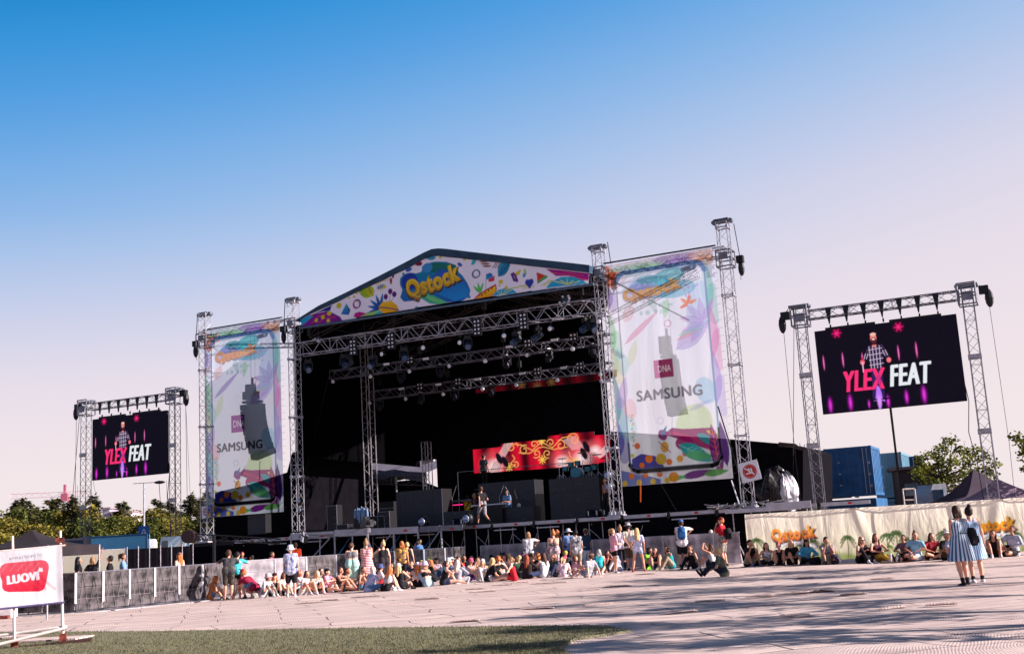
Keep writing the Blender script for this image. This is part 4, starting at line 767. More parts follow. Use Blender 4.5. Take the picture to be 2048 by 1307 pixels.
def portal(lab, labs, xa, ya, xb, yb, s0, s1, h0, h1, htop_a, htop_b):
    sa, sb_ = PX(xa, ya)[0], PX(xb, yb)[0]; r0 = thing('screen_portal', lab, 'truss portal', sfr((sa+sb_)/2, 0, 0)); mid = (sa+sb_)/2
    for nm_, s, ht, dx in (('a', sa, htop_a, -1), ('b', sb_, htop_b, 1)):
        x = s-mid; q = MB(); q.truss((x, 0, 0), (x, 0, ht), .4, .4, up=(0, 1, 0), seg=.45, r=.02, rb=.0105); q.obj('tower', ALUD, r0)
        for z in (1.5, 4.4, 7.3): q = MB(); q.box((x, -.22, z), (.5, .05, .06)); q.box((x, -.22, z+.1), (.5, .05, .18)); q.obj('tower_joint', STEEL, r0)
        q = MB(); q.box((x, 0, ht+.05), (.8, .2, .06)); q.box((x, -.2, ht+.04), (.85, .04, .13)); q.box((x, .2, ht+.04), (.85, .04, .13)); q.obj('tower_head', mat('head_steel', ()), r0)
        q = MB(); z = h1+.72
        for i in (-1, 1):
            for j in (-1, 1): q.tube((x+i*.33, j*.33, z-.42), (x+i*.33, j*.33, z+.42), .04, 6)
            for zz in (-.42, 0, .42): q.box((x+i*.33, 0, z+zz), (.05, .66, .05)); q.box((x, i*.33, z+zz), (.66, .05, .05))
        q.box((x, -.34, z-.1), (.4, .03, .35)); q.obj('sleeve_block', ALUD, r0)
        q = MB(); q.box((x+dx*.62, 0, z+.1), (.36, .26, .32)); q.ball((x+dx*.78, 0, z-.25), (.16, .15, .38), 8, 6); q.tube((x+dx*.62, 0, z+.2), (x+dx*.48, 0, ht), .018, 4); q.path([(x+dx*.75, 0, z-.4), (x+dx*.8, .02, 4), (x+dx*.7, 0, .3)], .012, 4); q.obj('chain_hoist', BLKP, r0)
        q = MB(); q.box((x, 0, .06), (1.1, 1.1, .1)); 
        for i in (-1, 1):
            for j in (-1, 1): q.tube((x+i*.2, j*.2, 1.1), (x+i*.8, j*.8, .1), .03, 5)
        q.obj('base_outrigger', STEEL, r0)
    q = MB(); z = h1+.72; q.truss((sa-mid+.3, 0, z), (sb_-mid-.3, 0, z), .36, .36, seg=.42, r=.028, rb=.015); q.obj('beam', STEEL if s0 < 0 else ALUD, r0)
    n_ = 7
    for k in range(n_):
        q = MB(); x = s0-mid+(s1-s0)*(.12+.76*k/(n_-1)); q.prism([(x-.13, 0, z+.2), (x+.13, 0, z+.2), (x+.02, 0, z-.5), (x-.02, 0, z-.5)], (0, -.2, 0), (0, -.15, 0)); q.obj('beam_strap', BLKP, r0)
    W, H = s1-s0, h1-h0; sc2 = thing('led_screen', labs, 'video screen', sfr(s0, 0, h0))
    c = Cv(W, H, .02, (9, 5, 18)); show(c, W, H); c.sheet('screen_face', LED, sc2, Matrix.Translation((0, -.08, 0)))
    q = MB()
    for k in range(11):
        for j in range(6): q.box((W*(k+.5)/11, 0, H*(j+.5)/6), (W/11-.004, .13, H/6-.004))
    q.obj('cabinet', BLKP, sc2)
    q = MB()
    for a, b in ((.08, .44), (.54, .9)): q.box((W*(a+b)/2, 0, H+.05), (W*(b-a), .1, .1))
    for k in range(n_): x = W*(.12+.76*k/(n_-1)); q.box((x, 0, H+.13), (.06, .06, .16))
    q.obj('top_bumper', BLKP, sc2)
    q = MB(); q.path([(W-.02, .05, H*.2), (W+.05, .05, .0), (W-.1, .05, -1.2), (W+.06, .05, -2.4), (W+.2, .05, -h0+.3)], .02, 4); q.obj('feed_cable', CABLE, sc2)
    return r0
mat('head_steel', (120, 124, 138))
portal('truss portal holding the nearer video screen on the right of the stage', 'large video screen with white and pink lettering right of the stage', 1608, 702, 1952, 724, 13.83, 19.37, 5.72, 9.17, PX(1594, 611)[1]-.1, PX(1937, 568)[1]-.1)
portal('truss portal holding the farther video screen on the left beside the trees', 'smaller looking video screen on the far left between two truss towers', 172, 900, 350, 900, -26.15, -20.78, 5.93, 9.32, PX(172, 803)[1]-.1, PX(349, 779)[1]-.1)
# red stage screens
def red_screen(name, lab, px, t, cell, deco):
    P = [PX(x, y, t) for x, y in px]; s0 = min(p[0] for p in P); h0 = min(p[1] for p in P); W = max(p[0] for p in P)-s0; H = max(p[1] for p in P)-h0
    c = Cv(W, H, cell, (150, 0, 14)); 
    wv = .5+.5*np.sin(c.X*5.2+.5*np.sin(c.X*2.3)+.3*c.Y); wv2 = .5+.5*np.sin(c.X*11+1.3); 
    base = np.array(lin((70, 0, 12)))*(1-wv[..., None])+np.array(lin((236, 16, 52)))*wv[..., None]; c.A[:] = base*(.7+.3*wv2[..., None])
    def m2(X, Y): s, h = PX(560+X/3.0118, 800+Y/3.0118, t); return (s-s0, h-h0)
    def m3(X, Y): s, h = z3(X, Y, t); return (s-s0, h-h0)
    if deco:
        for (X, Y, r0) in ((1290, 390, 1.1), (1820, 340, 1.1), (1900, 290, .7), (1700, 360, .9)): x, y = m2(X, Y); c.ell(x, y, r0, r0*.9, (255, 110, 120), soft=1, a=.8); c.ell(x, y-.1, r0*.6, r0*.5, (255, 240, 240), soft=1)
        c.poly([m2(1240, 430), m2(1300, 350), m2(1350, 260), m2(1410, 250), m2(1350, 350), m2(1290, 430)], (255, 210, 210), .5); c.poly([m2(1760, 300), m2(1700, 240), m2(1780, 210), m2(1840, 290)], (255, 210, 210), .4); c.poly([m2(1900, 330), m2(1960, 270), m2(1990, 300), m2(1930, 350)], (255, 235, 235), .5)
        G = (250, 176, 96)
        def spiral(X, Y, r0, turns, a0, sg=1, wd=.07):
            x, y = m2(X, Y); pts = [(x+r0*(1-k/22*.8)*cos(a0+sg*k/22*turns*2*pi), y+r0*(1-k/22*.8)*sin(a0+sg*k/22*turns*2*pi)) for k in range(22)]; c.line(pts, wd*.62, G)
        for X, Y, r0, tn, a0, sg in ((1395, 280, .38, 1.2, 0, 1), (1770, 235, .38, 1.2, 3.1, -1), (1470, 300, .3, 1.2, 1, 1), (1690, 270, .3, 1.2, 2, -1), (1545, 320, .25, 1.2, 4, 1), (1610, 320, .25, 1.2, 5, -1), (1530, 265, .22, 1, 0, 1), (1630, 255, .22, 1, 3, -1), (1420, 390, .2, 1.1, 2, -1), (1745, 365, .2, 1.1, 2, 1)): spiral(X, Y, r0, tn, a0, sg)
        for pts in (((1395, 262), (1450, 268), (1520, 300), (1575, 250), (1640, 285), (1700, 225), (1760, 215)), ((1440, 315), (1500, 320), (1560, 285), (1585, 280), (1650, 295), (1730, 280)), ((1400, 330), (1415, 350), (1390, 380), (1420, 400)), ((1740, 310), (1750, 340), (1780, 360), (1735, 375)), ((1560, 240), (1575, 265), (1590, 240))): c.line([m2(*p) for p in pts], .045, G)
        for X, Y in ((1380, 403), (1580, 357), (1785, 370), (1575, 245)):
            x, y = m2(X, Y)
            for a in range(4): c.line([(x-.22*cos(a*pi/4), y-.22*sin(a*pi/4)), (x+.22*cos(a*pi/4), y+.22*sin(a*pi/4))], .05, (255, 205, 90))
        for X, Y in ((1320, 350), (1830, 320), (1355, 370), (1845, 280)): x, y = m2(X, Y); c.ell(x, y, .16, .34, (20, 12, 24), 25)
        for X, Y in ((1305, 400), (1860, 350)):
            x, y = m2(X, Y)
            for k in range(6): c.line([(x-.4+k*.1, y-.25), (x-.1+k*.1, y+.3)], .03, (40, 10, 20))
    else:
        for X, Y in ((1455, 870), (1635, 852), (1550, 880)): 
            x, y = m3(X, Y)
            for a in range(4): c.line([(x-.25*cos(a*pi/4), y-.25*sin(a*pi/4)), (x+.25*cos(a*pi/4), y+.25*sin(a*pi/4))], .06, (255, 190, 110))
    PP = np.array([(a-s0, b-h0) for a, b in P]); r0 = thing('stage_screen', lab, 'video screen', sfr(s0, t, h0)); c.sheet('screen_face', sheetmat('red_led_'+name, emis=.42 if deco else .05), r0, None, inside=inside_poly(PP))
    q = MB(); q.prism([(a, 0, b) for a, b in PP], (0, .03, 0), (0, .16, 0)); q.obj('cabinet', BLKP, r0)
    return r0
red_screen('main', 'long red video wall showing theatre curtains and gold scrolls at the back of the stage', [(945, 898), (1002, 892), (1002, 886), (1094, 878), (1094, 871.5), (1118, 869), (1118, 866.5), (1187, 862), (1187, 869), (1232, 867), (1232, 922), (1110, 936), (947, 946.5)], 9.0, .035, True)
red_screen('upper', 'narrow red video strip behind the rear lighting truss', [(950, 778), (1232, 738), (1232, 752), (1214, 760), (952, 787)], 9.5, .05, False)
GLED = mat('dark_led_tiles', (50, 50, 62), .45, .1, .12, 30, wave=('X', 12, (36, 36, 46)))
def z4(X, Y, t): return PX(560+X/3.0118, 800+Y/3.0118, t)
def led_block(lab, X0, X1, Ytop, t, dep=1.0, bottom=None):
    s0, h = z4(X0, Ytop, t); s1, _ = z4(X1, Ytop, t); b = DK if bottom is None else z4(X0, bottom, t)[1]; r0 = thing('led_riser', lab, 'stage riser', sfr(s0, t, b)); W, H = s1-s0, h-b
    q = MB(); nx = max(1, round(W/.6)); nz = max(1, round(H/.6))
    for i in range(nx):
        for j in range(nz): q.box((W*(i+.5)/nx, 0, H*(j+.5)/nz), (W/nx-.006, .08, H/nz-.006))
    q.obj('led_panel', GLED, r0); q = MB(); q.box((W/2, dep/2+.05, H/2), (W, dep, H-.01)); q.obj('riser_box', BLKP, r0)
    q = MB(); k_ = random.Random(int(X0))
    for i in range(int(W*5)): q.box((k_.uniform(.1, W-.1), -.045, H*k_.uniform(.1, .97)), (k_.uniform(.02, .07), .01, k_.uniform(.01, .03)))
    q.obj('fixing', ALUD, r0)
led_block('square dark video riser at the left of the stage deck', 700, 975, 552, 4.2); led_block('long low dark video riser along the front centre of the deck', 985, 1530, 672, 3.2, .8); led_block('dark video riser behind the walking man', 1196, 1535, 502, 5.5); led_block('large dark video riser under the drum kit on the right', 1620, 1922, 476, 3.6, 2.5)

# ------------------------------------------------------------------ things on the deck
def drum_kit():
    s, h = z4(1810, 472, 4.6); r0 = thing('drum_kit', 'drum kit with stands and cymbals on top of the right riser', 'drum kit', sfr(s, 4.6, h))
    SH = mat('drum_shell_teal', (40, 110, 125), .3, .2); HD = mat('drum_head', (60, 130, 150), .5)
    q = MB(); q.tube((-.15, -.2, .3), (-.15, .25, .3), .28, 16); q.obj('bass_drum', SH, r0); q = MB(); q.tube((-.15, -.21, .3), (-.15, -.215, .3), .26, 16); q.obj('drum_head', HD, r0)
    for x, z, r1 in ((-.45, .72, .15), (-.1, .78, .15), (.45, .45, .2), (-.75, .55, .16), (.8, .5, .17)): q = MB(); q.tube((x, 0, z-.12), (x, 0, z+.1), r1, 12); q.obj('tom_drum', SH, r0)
    for x, z, r1 in ((-.9, 1.05, .24), (.15, 1.25, .24), (.95, 1.1, .27), (1.3, .9, .22)):
        q = MB(); q.ball((x, 0, z), (r1, r1, .025), 12, 4); q.obj('cymbal', mat('brass', (190, 160, 100), .3, .9), r0)
    q = MB()
    for x, z in ((-.9, 1.05), (.15, 1.25), (.95, 1.1), (1.3, .9), (-1.1, .8), (.6, 1.5), (-.45, .7), (.45, .4)):
        q.tube((x, 0, .05), (x, 0, z), .014, 5)
        for a in range(3): q.tube((x, 0, .3), (x+.25*cos(a*2.1), .25*sin(a*2.1), 0), .012, 4)
    q.tube((-1.2, .1, .75), (-.2, .1, .85), .02, 5); q.obj('hardware_stand', ALU, r0)
drum_kit()
def floor_spot(lab, x, y, t, r=.14, aim=-.2):
    s, h = PX(x, y, t); r0 = thing('floor_spotlight', lab, 'spotlight', sfr(s, t, h)); q = MB(); q.ball((0, .06, 0), (r*1.4, r*1.2, r*1.5), 10, 7); q.box((0, .05, -r*1.7), (r*1.8, .2, .1)); q.obj('housing', BLKP, r0, smooth=True)
    q = MB(); q.ball((0, -r*1.0, 0), (r*.95, .05, r*.95), 12, 7); q.obj('lens', mat('glass_lens', (150, 160, 190), .15, .2, spec=.9), r0, smooth=True)
floor_spot('round spotlight on the deck edge in front of the left riser', 847, 1043, -.3, .19); floor_spot('round spotlight on the deck edge left of the walking man', 935, 1037, -.3, .19); floor_spot('upper round lamp at the right edge of the stage', 1218, 950, 1.2, .19); floor_spot('lower round lamp at the right edge of the stage', 1220, 973, 1.2, .17)
floor_spot('upper small lamp clamped to the left roof tower', 600, 1001, -.3, .1); floor_spot('lower small lamp clamped to the left roof tower', 601.5, 1019, -.3, .1)
def wedge(lab, X, Y, t=.6):
    s, h = z4(X, Y, t); r0 = thing('stage_monitor', lab, 'floor monitor', sfr(s, t, DK)); q = MB(); q.prism([(0, -.28, 0), (0, .25, 0), (0, .25, .38), (0, -.05, .38)], (-.3, 0, 0), (.3, 0, 0)); q.obj('cabinet', BLKP, r0); q = MB(); q.box((-.2, -.2, .2), (.06, .03, .26)); q.box((.2, -.2, .2), (.06, .03, .26)); q.obj('grille_bar', ALUD, r0)
wedge('left floor monitor of the pair at the right end of the deck', 1890, 680); wedge('right floor monitor of the pair at the right end of the deck', 1985, 675); wedge('floor monitor beside the left riser', 1080, 765, .2)
# hung jacket on a clutter of gear, left of the deck
s, h = z4(490, 720, 1.0); r0 = thing('jacket', 'light blue jacket hung over equipment at the left of the deck', 'jacket', sfr(s, 1.0, DK)); q = MB()
for k in range(9):
    a = k/8; q.ball((-.35+.7*a, .05*sin(k*2), 1.0-.12*abs(a-.5)*2-.15*(k % 2)), (.09, .07, .32+.1*(k % 2)), 6, 5)
q.obj('cloth', mat('light_blue_cloth', (120, 146, 180), .8, bump=.4), r0, smooth=True); q = MB(); q.box((0, .1, .4), (.8, .3, .75)); q.obj('stand_box', BLKP, r0)
for i, (X, Y, w_, h_, c_, lab) in enumerate(((450, 750, .5, .35, BLKP, 'black flight case under the blue jacket'), (390, 755, .7, .5, BLKP, 'low black equipment case at the left of the deck'), (600, 735, .9, .8, BLKP, 'tall black equipment rack with shiny fittings left of the video riser'), (330, 700, .6, 1.5, BLKP, 'tall black equipment crate at the far left of the deck'), (640, 700, .7, 1.0, BLKP, 'black amplifier case beside the left video riser'))):
    t = 1.6; s, h = z4(X, Y, t); r0 = thing('equipment_case', lab, 'equipment case', sfr(s, t, DK)); q = MB(); q.box((0, 0, h_/2), (w_, .5, h_)); q.obj('case_body', c_, r0); q = MB()
    for a in (-1, 1):
        q.box((a*w_*.48, -.25, h_/2), (.03, .02, h_)); q.box((0, -.255, h_*(.5+.47*a)), (w_*.9, .02, .03))
    for k in range(5): q.box((rng.uniform(-.4, .4)*w_, -.26, rng.uniform(.1, .9)*h_), (.05, .03, .025))
    q.obj('edge_trim', ALUD, r0)
# keyboards / dj desk in the dark middle, microphone stands
def micstand(lab, X, Y, hh, t, lean=.3):
    s, h = z4(X, Y, t); r0 = thing('microphone_stand', lab, 'microphone stand', sfr(s, t, DK)); q = MB(); q.tube((0, 0, 0), (0, 0, hh*.7), .014, 5); q.tube((0, 0, hh*.7), (lean, 0, hh), .012, 5)
    for a in range(3): q.tube((0, 0, .12), (.3*cos(a*2.1), .3*sin(a*2.1), 0), .012, 4)
    q.obj('stand', STEEL, r0); q = MB(); q.cap((lean, 0, hh), .022, (lean+.06, 0, hh+.05), .03, 6); q.obj('microphone', BLKP, r0)
micstand('microphone stand in front of the grey riser right of the walking man', 1325, 640, 2.0, 4.5); micstand('microphone stand beside the guitar', 1395, 640, 1.9, 4.4, -.3); micstand('microphone stand in the dark left of the walking man', 1040, 660, 2.2, 5.5)
s, h = z4(1442, 640, 4.3); r0 = thing('guitar', 'pale electric guitar leaning on a stand at the centre of the deck', 'guitar', sfr(s, 4.3, DK+.55)); q = MB(); q.ball((0, 0, .15), (.16, .04, .2), 10, 7); q.ball((-.02, 0, .35), (.11, .035, .12), 10, 6); q.obj('body', mat('pale_guitar', (210, 200, 190), .3), r0, smooth=True); q = MB(); q.tube((-.02, 0, .4), (-.2, 0, 1.0), .025, 5); q.box((-.23, 0, 1.06), (.07, .03, .16)); q.obj('neck', mat('dark_wood', (70, 44, 34), .5), r0)
s, h = z4(1090, 585, 6); r0 = thing('keyboard', 'keyboard on a stand glowing pink at its edge in the dark middle of the stage', 'keyboard', sfr(s, 6, DK)); q = MB(); q.box((0, 0, 1.4), (1.3, .35, .1)); q.obj('keybed', ALUD, r0); q = MB(); q.box((-.1, -.2, 1.2), (.6, .02, .04)); q.obj('edge_light', mat('pink_led', (230, 40, 120), emis=.9), r0); q = MB(); q.tube((-.5, 0, 0), (.5, 0, 1.35), .025, 5); q.tube((.5, 0, 0), (-.5, 0, 1.35), .025, 5); q.obj('stand', BLKP, r0)
s, h = z4(1255, 662, 3.0); r0 = thing('tabletop', 'white topped low table behind the walking man', 'table', sfr(s, 3.1, DK)); q = MB(); q.box((0, 0, 1.0), (1.8, .4, .05)); q.obj('top', WHT, r0); q = MB(); q.box((0, 0, .5), (1.6, .35, .98)); q.obj('base', BLKP, r0)
# broadcast camera on tripod, lamp on the runway corner
s, h = PX(734, 1046, -3.2); r0 = thing('television_camera', 'television camera on a tall tripod behind the crowd barrier', 'television camera', sfr(s, -3.2, 0))
q = MB(); q.box((0, 0, h), (.3, .6, .32)); q.box((.22, -.1, h+.08), (.2, .3, .16)); q.box((-.25, .1, h-.1), (.2, .25, .2)); q.tube((0, .3, h), (0, .6, h), .12, 10); q.box((0, -.1, h+.25), (.12, .3, .12)); q.tube((-.1, -.1, h-.15), (-.4, -.7, h-.35), .02, 5); q.obj('camera_body', mat('grey_metal_body', (96, 92, 96), .5, .3, .3, 10), r0)
q = MB(); q.box((0, 0, h-.3), (.2, .25, .2)); q.tube((0, 0, h-.35), (0, 0, h-.8), .06, 8)
for a in (200, 320, 80): q.tube((0, 0, h-.65), (.75*cos(R(a)), .75*sin(R(a)), .05), .035, 6)
q.obj('tripod', STEEL, r0)
s, h = PX(608, 1077, -2.4); r0 = thing('work_lamp', 'white square work lamp hanging at the left corner of the runway', 'work lamp', sfr(s, -2.4, h, -.5)); q = MB(); q.box((0, 0, 0), (.34, .24, .3), 0, Matrix.Rotation(.3, 3, 'Y')); q.obj('housing', BLKP, r0); q = MB(); q.box((.05, -.13, 0), (.26, .03, .24), 0, Matrix.Rotation(.3, 3, 'Y')); q.obj('lamp_face', LENS, r0); q = MB(); q.tube((0, 0, .1), (-.02, 0, .35), .02, 5); q.obj('bracket', STEEL, r0)
# camera crane at the far left of the deck
pA = AT(386, 1072, 50); pB = AT(560, 1082, 50.5); r0 = thing('camera_crane', 'black camera crane arm with a round counterweight left of the stage', 'camera crane', wfr((pA.x, pA.y, 0))); d_ = pB-V((pA.x, pA.y, 0))
q = MB(); q.truss((0, 0, pA.z), d_, .18, .22, seg=.5, r=.03, rb=.02); q.obj('arm', BLKP, r0); q = MB(); q.tube((-.15, -.3, pA.z), (-.15, .3, pA.z), .28, 16); q.obj('counterweight', mat('maroon_plate', (34, 12, 20), .6), r0); q = MB(); q.tube((.9, 0, 0), (.9, 0, pA.z), .07, 8); 
for a in range(3): q.tube((.9, 0, .8), (.9+.8*cos(a*2.1), .8*sin(a*2.1), 0), .04, 6)
q.obj('pedestal', BLKP, r0)
# ------------------------------------------------------------------ crowd barriers: every panel a thing of its own
def barrier_panel(lab, P, Q, face, H=1.22, style=0):
    """one barrier panel from P to Q (ground points); style 0 grimy board, 1 bright perforated sheet"""
    P = V((P[0], P[1], 0)); Q = V((Q[0], Q[1], 0)); ln = (Q-P).length; a = math.atan2(Q.y-P.y, Q.x-P.x)
    r0 = thing('crowd_barrier', lab, 'crowd barrier', wfr(P, a), 'crowd barrier panels')
    q = MB(); q.box((ln/2, 0, H/2+.04), (ln-.05, .012, H-.1)); q.obj('panel', SHEETM if style else GRIM, r0)
    q = MB()
    q.tube((0.01, 0, H), (ln-.01, 0, H), .02, 6); q.obj('top_rail', ALU if style else ALUD, r0); q = MB()
    for z in (.06, .42, .8): q.tube((0.01, -.02, z), (ln-.01, -.02, z), .011, 6)
    if not style:
        for x0 in (.12, .52): q.tube((ln*x0, -.012, .1), (ln*(x0+.16), -.012, H*.95), .012, 4); q.tube((ln*(x0+.16), -.012, H*.95), (ln*(x0+.34), -.012, .1), .012, 4)
    q.obj('stiffener', ALU if style else mat('grimy_steel', (120, 110, 114), .8, .1, .3, 6, c2=(34, 30, 34)), r0)
    q = MB(); q.box((0, -.02, H/2+(.15 if not style else 0)), (.05 if style else .06, .05, H-(.3 if not style else 0))); q.obj('post', WHT if not style else ALU, r0)
    q = MB(); 
    for k in range(3):
        x0 = ln*(.12+.3*k); q.tube((x0, .03, .1), (x0+ln*.14, .03, H*.95), .014, 5); q.tube((x0+ln*.14, .03, H*.95), (x0+ln*.28, .03, .1), .014, 5)
    q.tube((ln*.2, .04, H*.9), (ln*.2, .95, .05), .02, 5); q.tube((ln*.8, .04, H*.9), (ln*.8, .95, .05), .02, 5); q.obj('brace', ALU, r0)
    q = MB(); q.box((ln/2, -.28, .02), (ln-.03, .62, .03)); q.obj('foot_plate', STEEL, r0)
    return r0
def sheetperf():
    m, t, b = newmat('perforated_aluminium'); n = t.nodes.new; l = t.links.new; co = n('ShaderNodeTexCoord'); nz = n('ShaderNodeTexNoise'); nz.inputs['Scale'].default_value = 1.7; nz.inputs['Detail'].default_value = 7; l(co.outputs['Object'], nz.inputs[0])
    r = n('ShaderNodeValToRGB'); r.color_ramp.elements[0].position = .35; r.color_ramp.elements[0].color = (.25, .22, .25, 1); r.color_ramp.elements[1].position = .7; r.color_ramp.elements[1].color = (.66, .60, .66, 1); l(nz.outputs[0], r.inputs[0]); l(r.outputs[0], b.inputs['Base Color']); b.inputs['Roughness'].default_value = .5; b.inputs['Metallic'].default_value = .15
    tr = n('ShaderNodeBsdfTranslucent'); l(r.outputs[0], tr.inputs[0]); ms = n('ShaderNodeMixShader'); ms.inputs[0].default_value = .4; l(b.outputs[0], ms.inputs[1]); l(tr.outputs[0], ms.inputs[2])
    vo = n('ShaderNodeTexVoronoi'); vo.inputs['Scale'].default_value = 60; vo.inputs['Randomness'].default_value = 0; l(co.outputs['Object'], vo.inputs[0]); cp = n('ShaderNodeMath'); cp.operation = 'LESS_THAN'; cp.inputs[1].default_value = .27; l(vo.outputs[0], cp.inputs[0])
    tp = n('ShaderNodeBsdfTransparent'); m2 = n('ShaderNodeMixShader'); l(cp.outputs[0], m2.inputs[0]); l(ms.outputs[0], m2.inputs[1]); l(tp.outputs[0], m2.inputs[2]); l(m2.outputs[0], t.nodes['Material Output'].inputs[0]); return m
SHEETM = sheetperf()
GRIM2 = None
def chain(pts, nm, styles, labf, start=0):
    k = start; acc = []
    for (p, q, n_) in pts:
        for i in range(n_):
            a = V(p).lerp(V(q), i/n_); b = V(p).lerp(V(q), (i+1)/n_); acc.append((a, b))
    for i, (a, b) in enumerate(acc): barrier_panel(labf(i, len(acc)), a, b, 0, style=styles(i))
def gz(x, y): p = GR(x, y); return (p.x, p.y)
chain([(gz(20, 1233), gz(150, 1226), 2), (gz(150, 1226), gz(205, 1221), 1), (gz(205, 1221), gz(404, 1201), 4), ], 'left', lambda i: 0, lambda i, n: ORD[i]+' grimy dark barrier panel from the left advert banner, with a white post')
LP = gz(404, 1201)
chain([(LP, gz(482, 1187), 2), (gz(482, 1187), gz(672, 1168), 3), ], 'mid', lambda i: 1 if i in (2, 3) else 0, lambda i, n: ['weathered barrier panel left of the leaning man', 'weathered barrier panel behind the leaning man', 'pale lit barrier panel right of the woman in the maroon shirt', 'pale lit barrier panel behind the woman in the bucket hat', 'dark barrier panel right of the woman in the bucket hat'][i])
chain([(gz(674, 1166), gz(849, 1155), 3), (gz(849, 1155), gz(932, 1148), 2)], 'centre', lambda i: 0, lambda i, n: ['dark barrier panel behind the bare backed woman in mint', 'dark barrier panel behind the red striped dress', 'dark barrier panel behind the two women in black tops', 'dark barrier panel right of the person in the blue shirt', 'narrow dark barrier panel left of the gap in the barrier'][i])
chain([(gz(965, 1146), gz(1190, 1139.5), 5), (gz(1190, 1139.5), gz(1485, 1129), 6)], 'right', lambda i: 1, lambda i, n: 'pale perforated metal barrier panel, '+ORD[i]+' to the right of the gap in the barrier')

# ------------------------------------------------------------------ printed fence on the right
FC = sheetmat('printed_fence_cloth', .6, .03, wr=.35, wscale=1.1)
def fence_print(c, W, H, x_of, logos, palms):
    c.A[:] = lin((226, 216, 186)); g1 = np.clip(c.Y/H, 0, 1)[..., None]; c.A[:] = np.array(lin((228, 222, 190)))*(1-g1)+np.array(lin((246, 236, 222)))*g1
    pr = random.Random(3)
    for k in range(int(W*1.6)):
        x = pr.uniform(0, W); c.ell(x, pr.uniform(-.05, .12)*H, pr.uniform(.5, 1.2), pr.uniform(.15, .38), (150, 172, 96), a=.55, soft=.4)
    def palm(x, y0, h, col=(70, 100, 52)):
        c.line([(x, y0), (x+.04*h, y0+h*.5), (x+.02, y0+h)], .05*h**.5, (110, 120, 66)); 
        for an in range(-30, 230, 29):
            L_ = h*.42*pr.uniform(.8, 1.15); p = [(x+.02+L_*t*cos(R(an)), y0+h+L_*t*sin(R(an))-L_*.75*t*t) for t in (0, .33, .66, 1)]; c.line(p, .07*h, col, .9)
    for x, y0, h in palms: palm(x, y0, h)
    for x, y, w_, h_, top_, bot_ in logos:
        logo(c, x, y, w_, h_, 3, top_, bot_, (40, 24, 16))
        rb = [(x-w_*.40+w_*.85*k/8, y-h_*.83+.14*h_*(1-((k-4)/4)**2)*2.2) for k in range(9)]; c.line(rb, .22*h_, (70, 70, 90)); c.line(rb, .185*h_, (240, 238, 244)); c.text('OULU FINLAND', x+.03*w_, y-h_*.56, w_*.52, h_*.13, (90, 90, 110), .008, warp=lambda u: -1.6*(u*2)**2*.5)
fA, fhA = PX(1489, 1031, -6.6); fB, _ = PX(2200, 990, -6.6)
HF = 1.84
fr = thing('printed_fence', 'long cream fence cloth printed with palm trees and two orange logos along the right', 'fence', sfr(fA, -6.6, 0)); W = fB-fA
c = Cv(W, HF-.12, .03, (220, 215, 170))
def FXY(x, y): s, h = PX(x, y, -6.6); return (s-fA, h-.12)
lg = []
for (x0, y0, x1, y1), tp_, bt_ in (((1540, 1052, 1634, 1083), (250, 170, 90), (222, 70, 40)), ((1935, 1034, 2034, 1066), (235, 165, 30), (225, 110, 40))):
    a = FXY((x0+x1)/2, (y0+y1)/2); w_ = FXY(x1, y1)[0]-FXY(x0, y0)[0]; lg.append((a[0], a[1]-.03, w_, .52, tp_, bt_))
pm = []
for x, yb, yt in ((1515, 1118, 1080), (1628, 1112, 1082), (1650, 1112, 1088), (1697, 1112, 1075), (1776, 1108, 1070), (1796, 1110, 1066), (1812, 1112, 1078), (1833, 1108, 1078), (1893, 1112, 1066), (1600, 1112, 1090), (1780, 1112, 1092), (1985, 1104, 1078), (2010, 1104, 1078), (2035, 1106, 1068), (2070, 1104, 1064), (2110, 1104, 1064)):
    a = FXY(x, yb); b = FXY(x, yt); pm.append((a[0], a[1], b[1]-a[1]))
fence_print(c, W, HF, None, lg, pm)
# folds and overlaps of the cloth itself
def fold(X, Y): return .035*np.sin(X*2.2+.4*np.sin(X*.7))*np.clip((HF-Y)/.6, .2, 1)+.03*np.exp(-((X-4.7)/.35)**2)*np.sin(Y*3)+.06*np.exp(-((X-8.1-.25*Y)/.2)**2)+.05*np.exp(-((X-4.4+.3*Y)/.15)**2)+.012*np.sin(Y*4.2+X*1.7)
c.sheet('fence_cloth', FC, fr, Matrix.Translation((0, 0, .12)), disp=fold)
for k in range(int(W/2.4)+1):
    q = MB(); q.tube((2.4*k, .09, 0), (2.4*k, .09, HF+.02), .02, 6); q.box((2.4*k, .1, .06), (.25, .6, .12)); q.obj('fence_post', STEEL, fr)
q = MB(); q.tube((0, .08, HF-.02), (W, .08, HF-.02), .018, 6); q.tube((0, .08, .15), (W, .08, .15), .018, 6)
q.obj('fence_rail', STEEL, fr)
q = MB()
for k in range(40): q.tube((W*k/40, 0, HF-.04), (W*k/40, .08, HF+.02), .012, 4)
q.obj('cable_tie', CABLE, fr)
q = MB()
for (x0, x1) in ((1633, 1700), (1830, 1870), (1700, 1712)): a = FXY(x0, 1118)[0]; b = FXY(x1, 1116)[0]; q.box(((a+b)/2, -.05, .06), (b-a, .14, .13))
o = q.obj('ballast_block', WHT, fr)
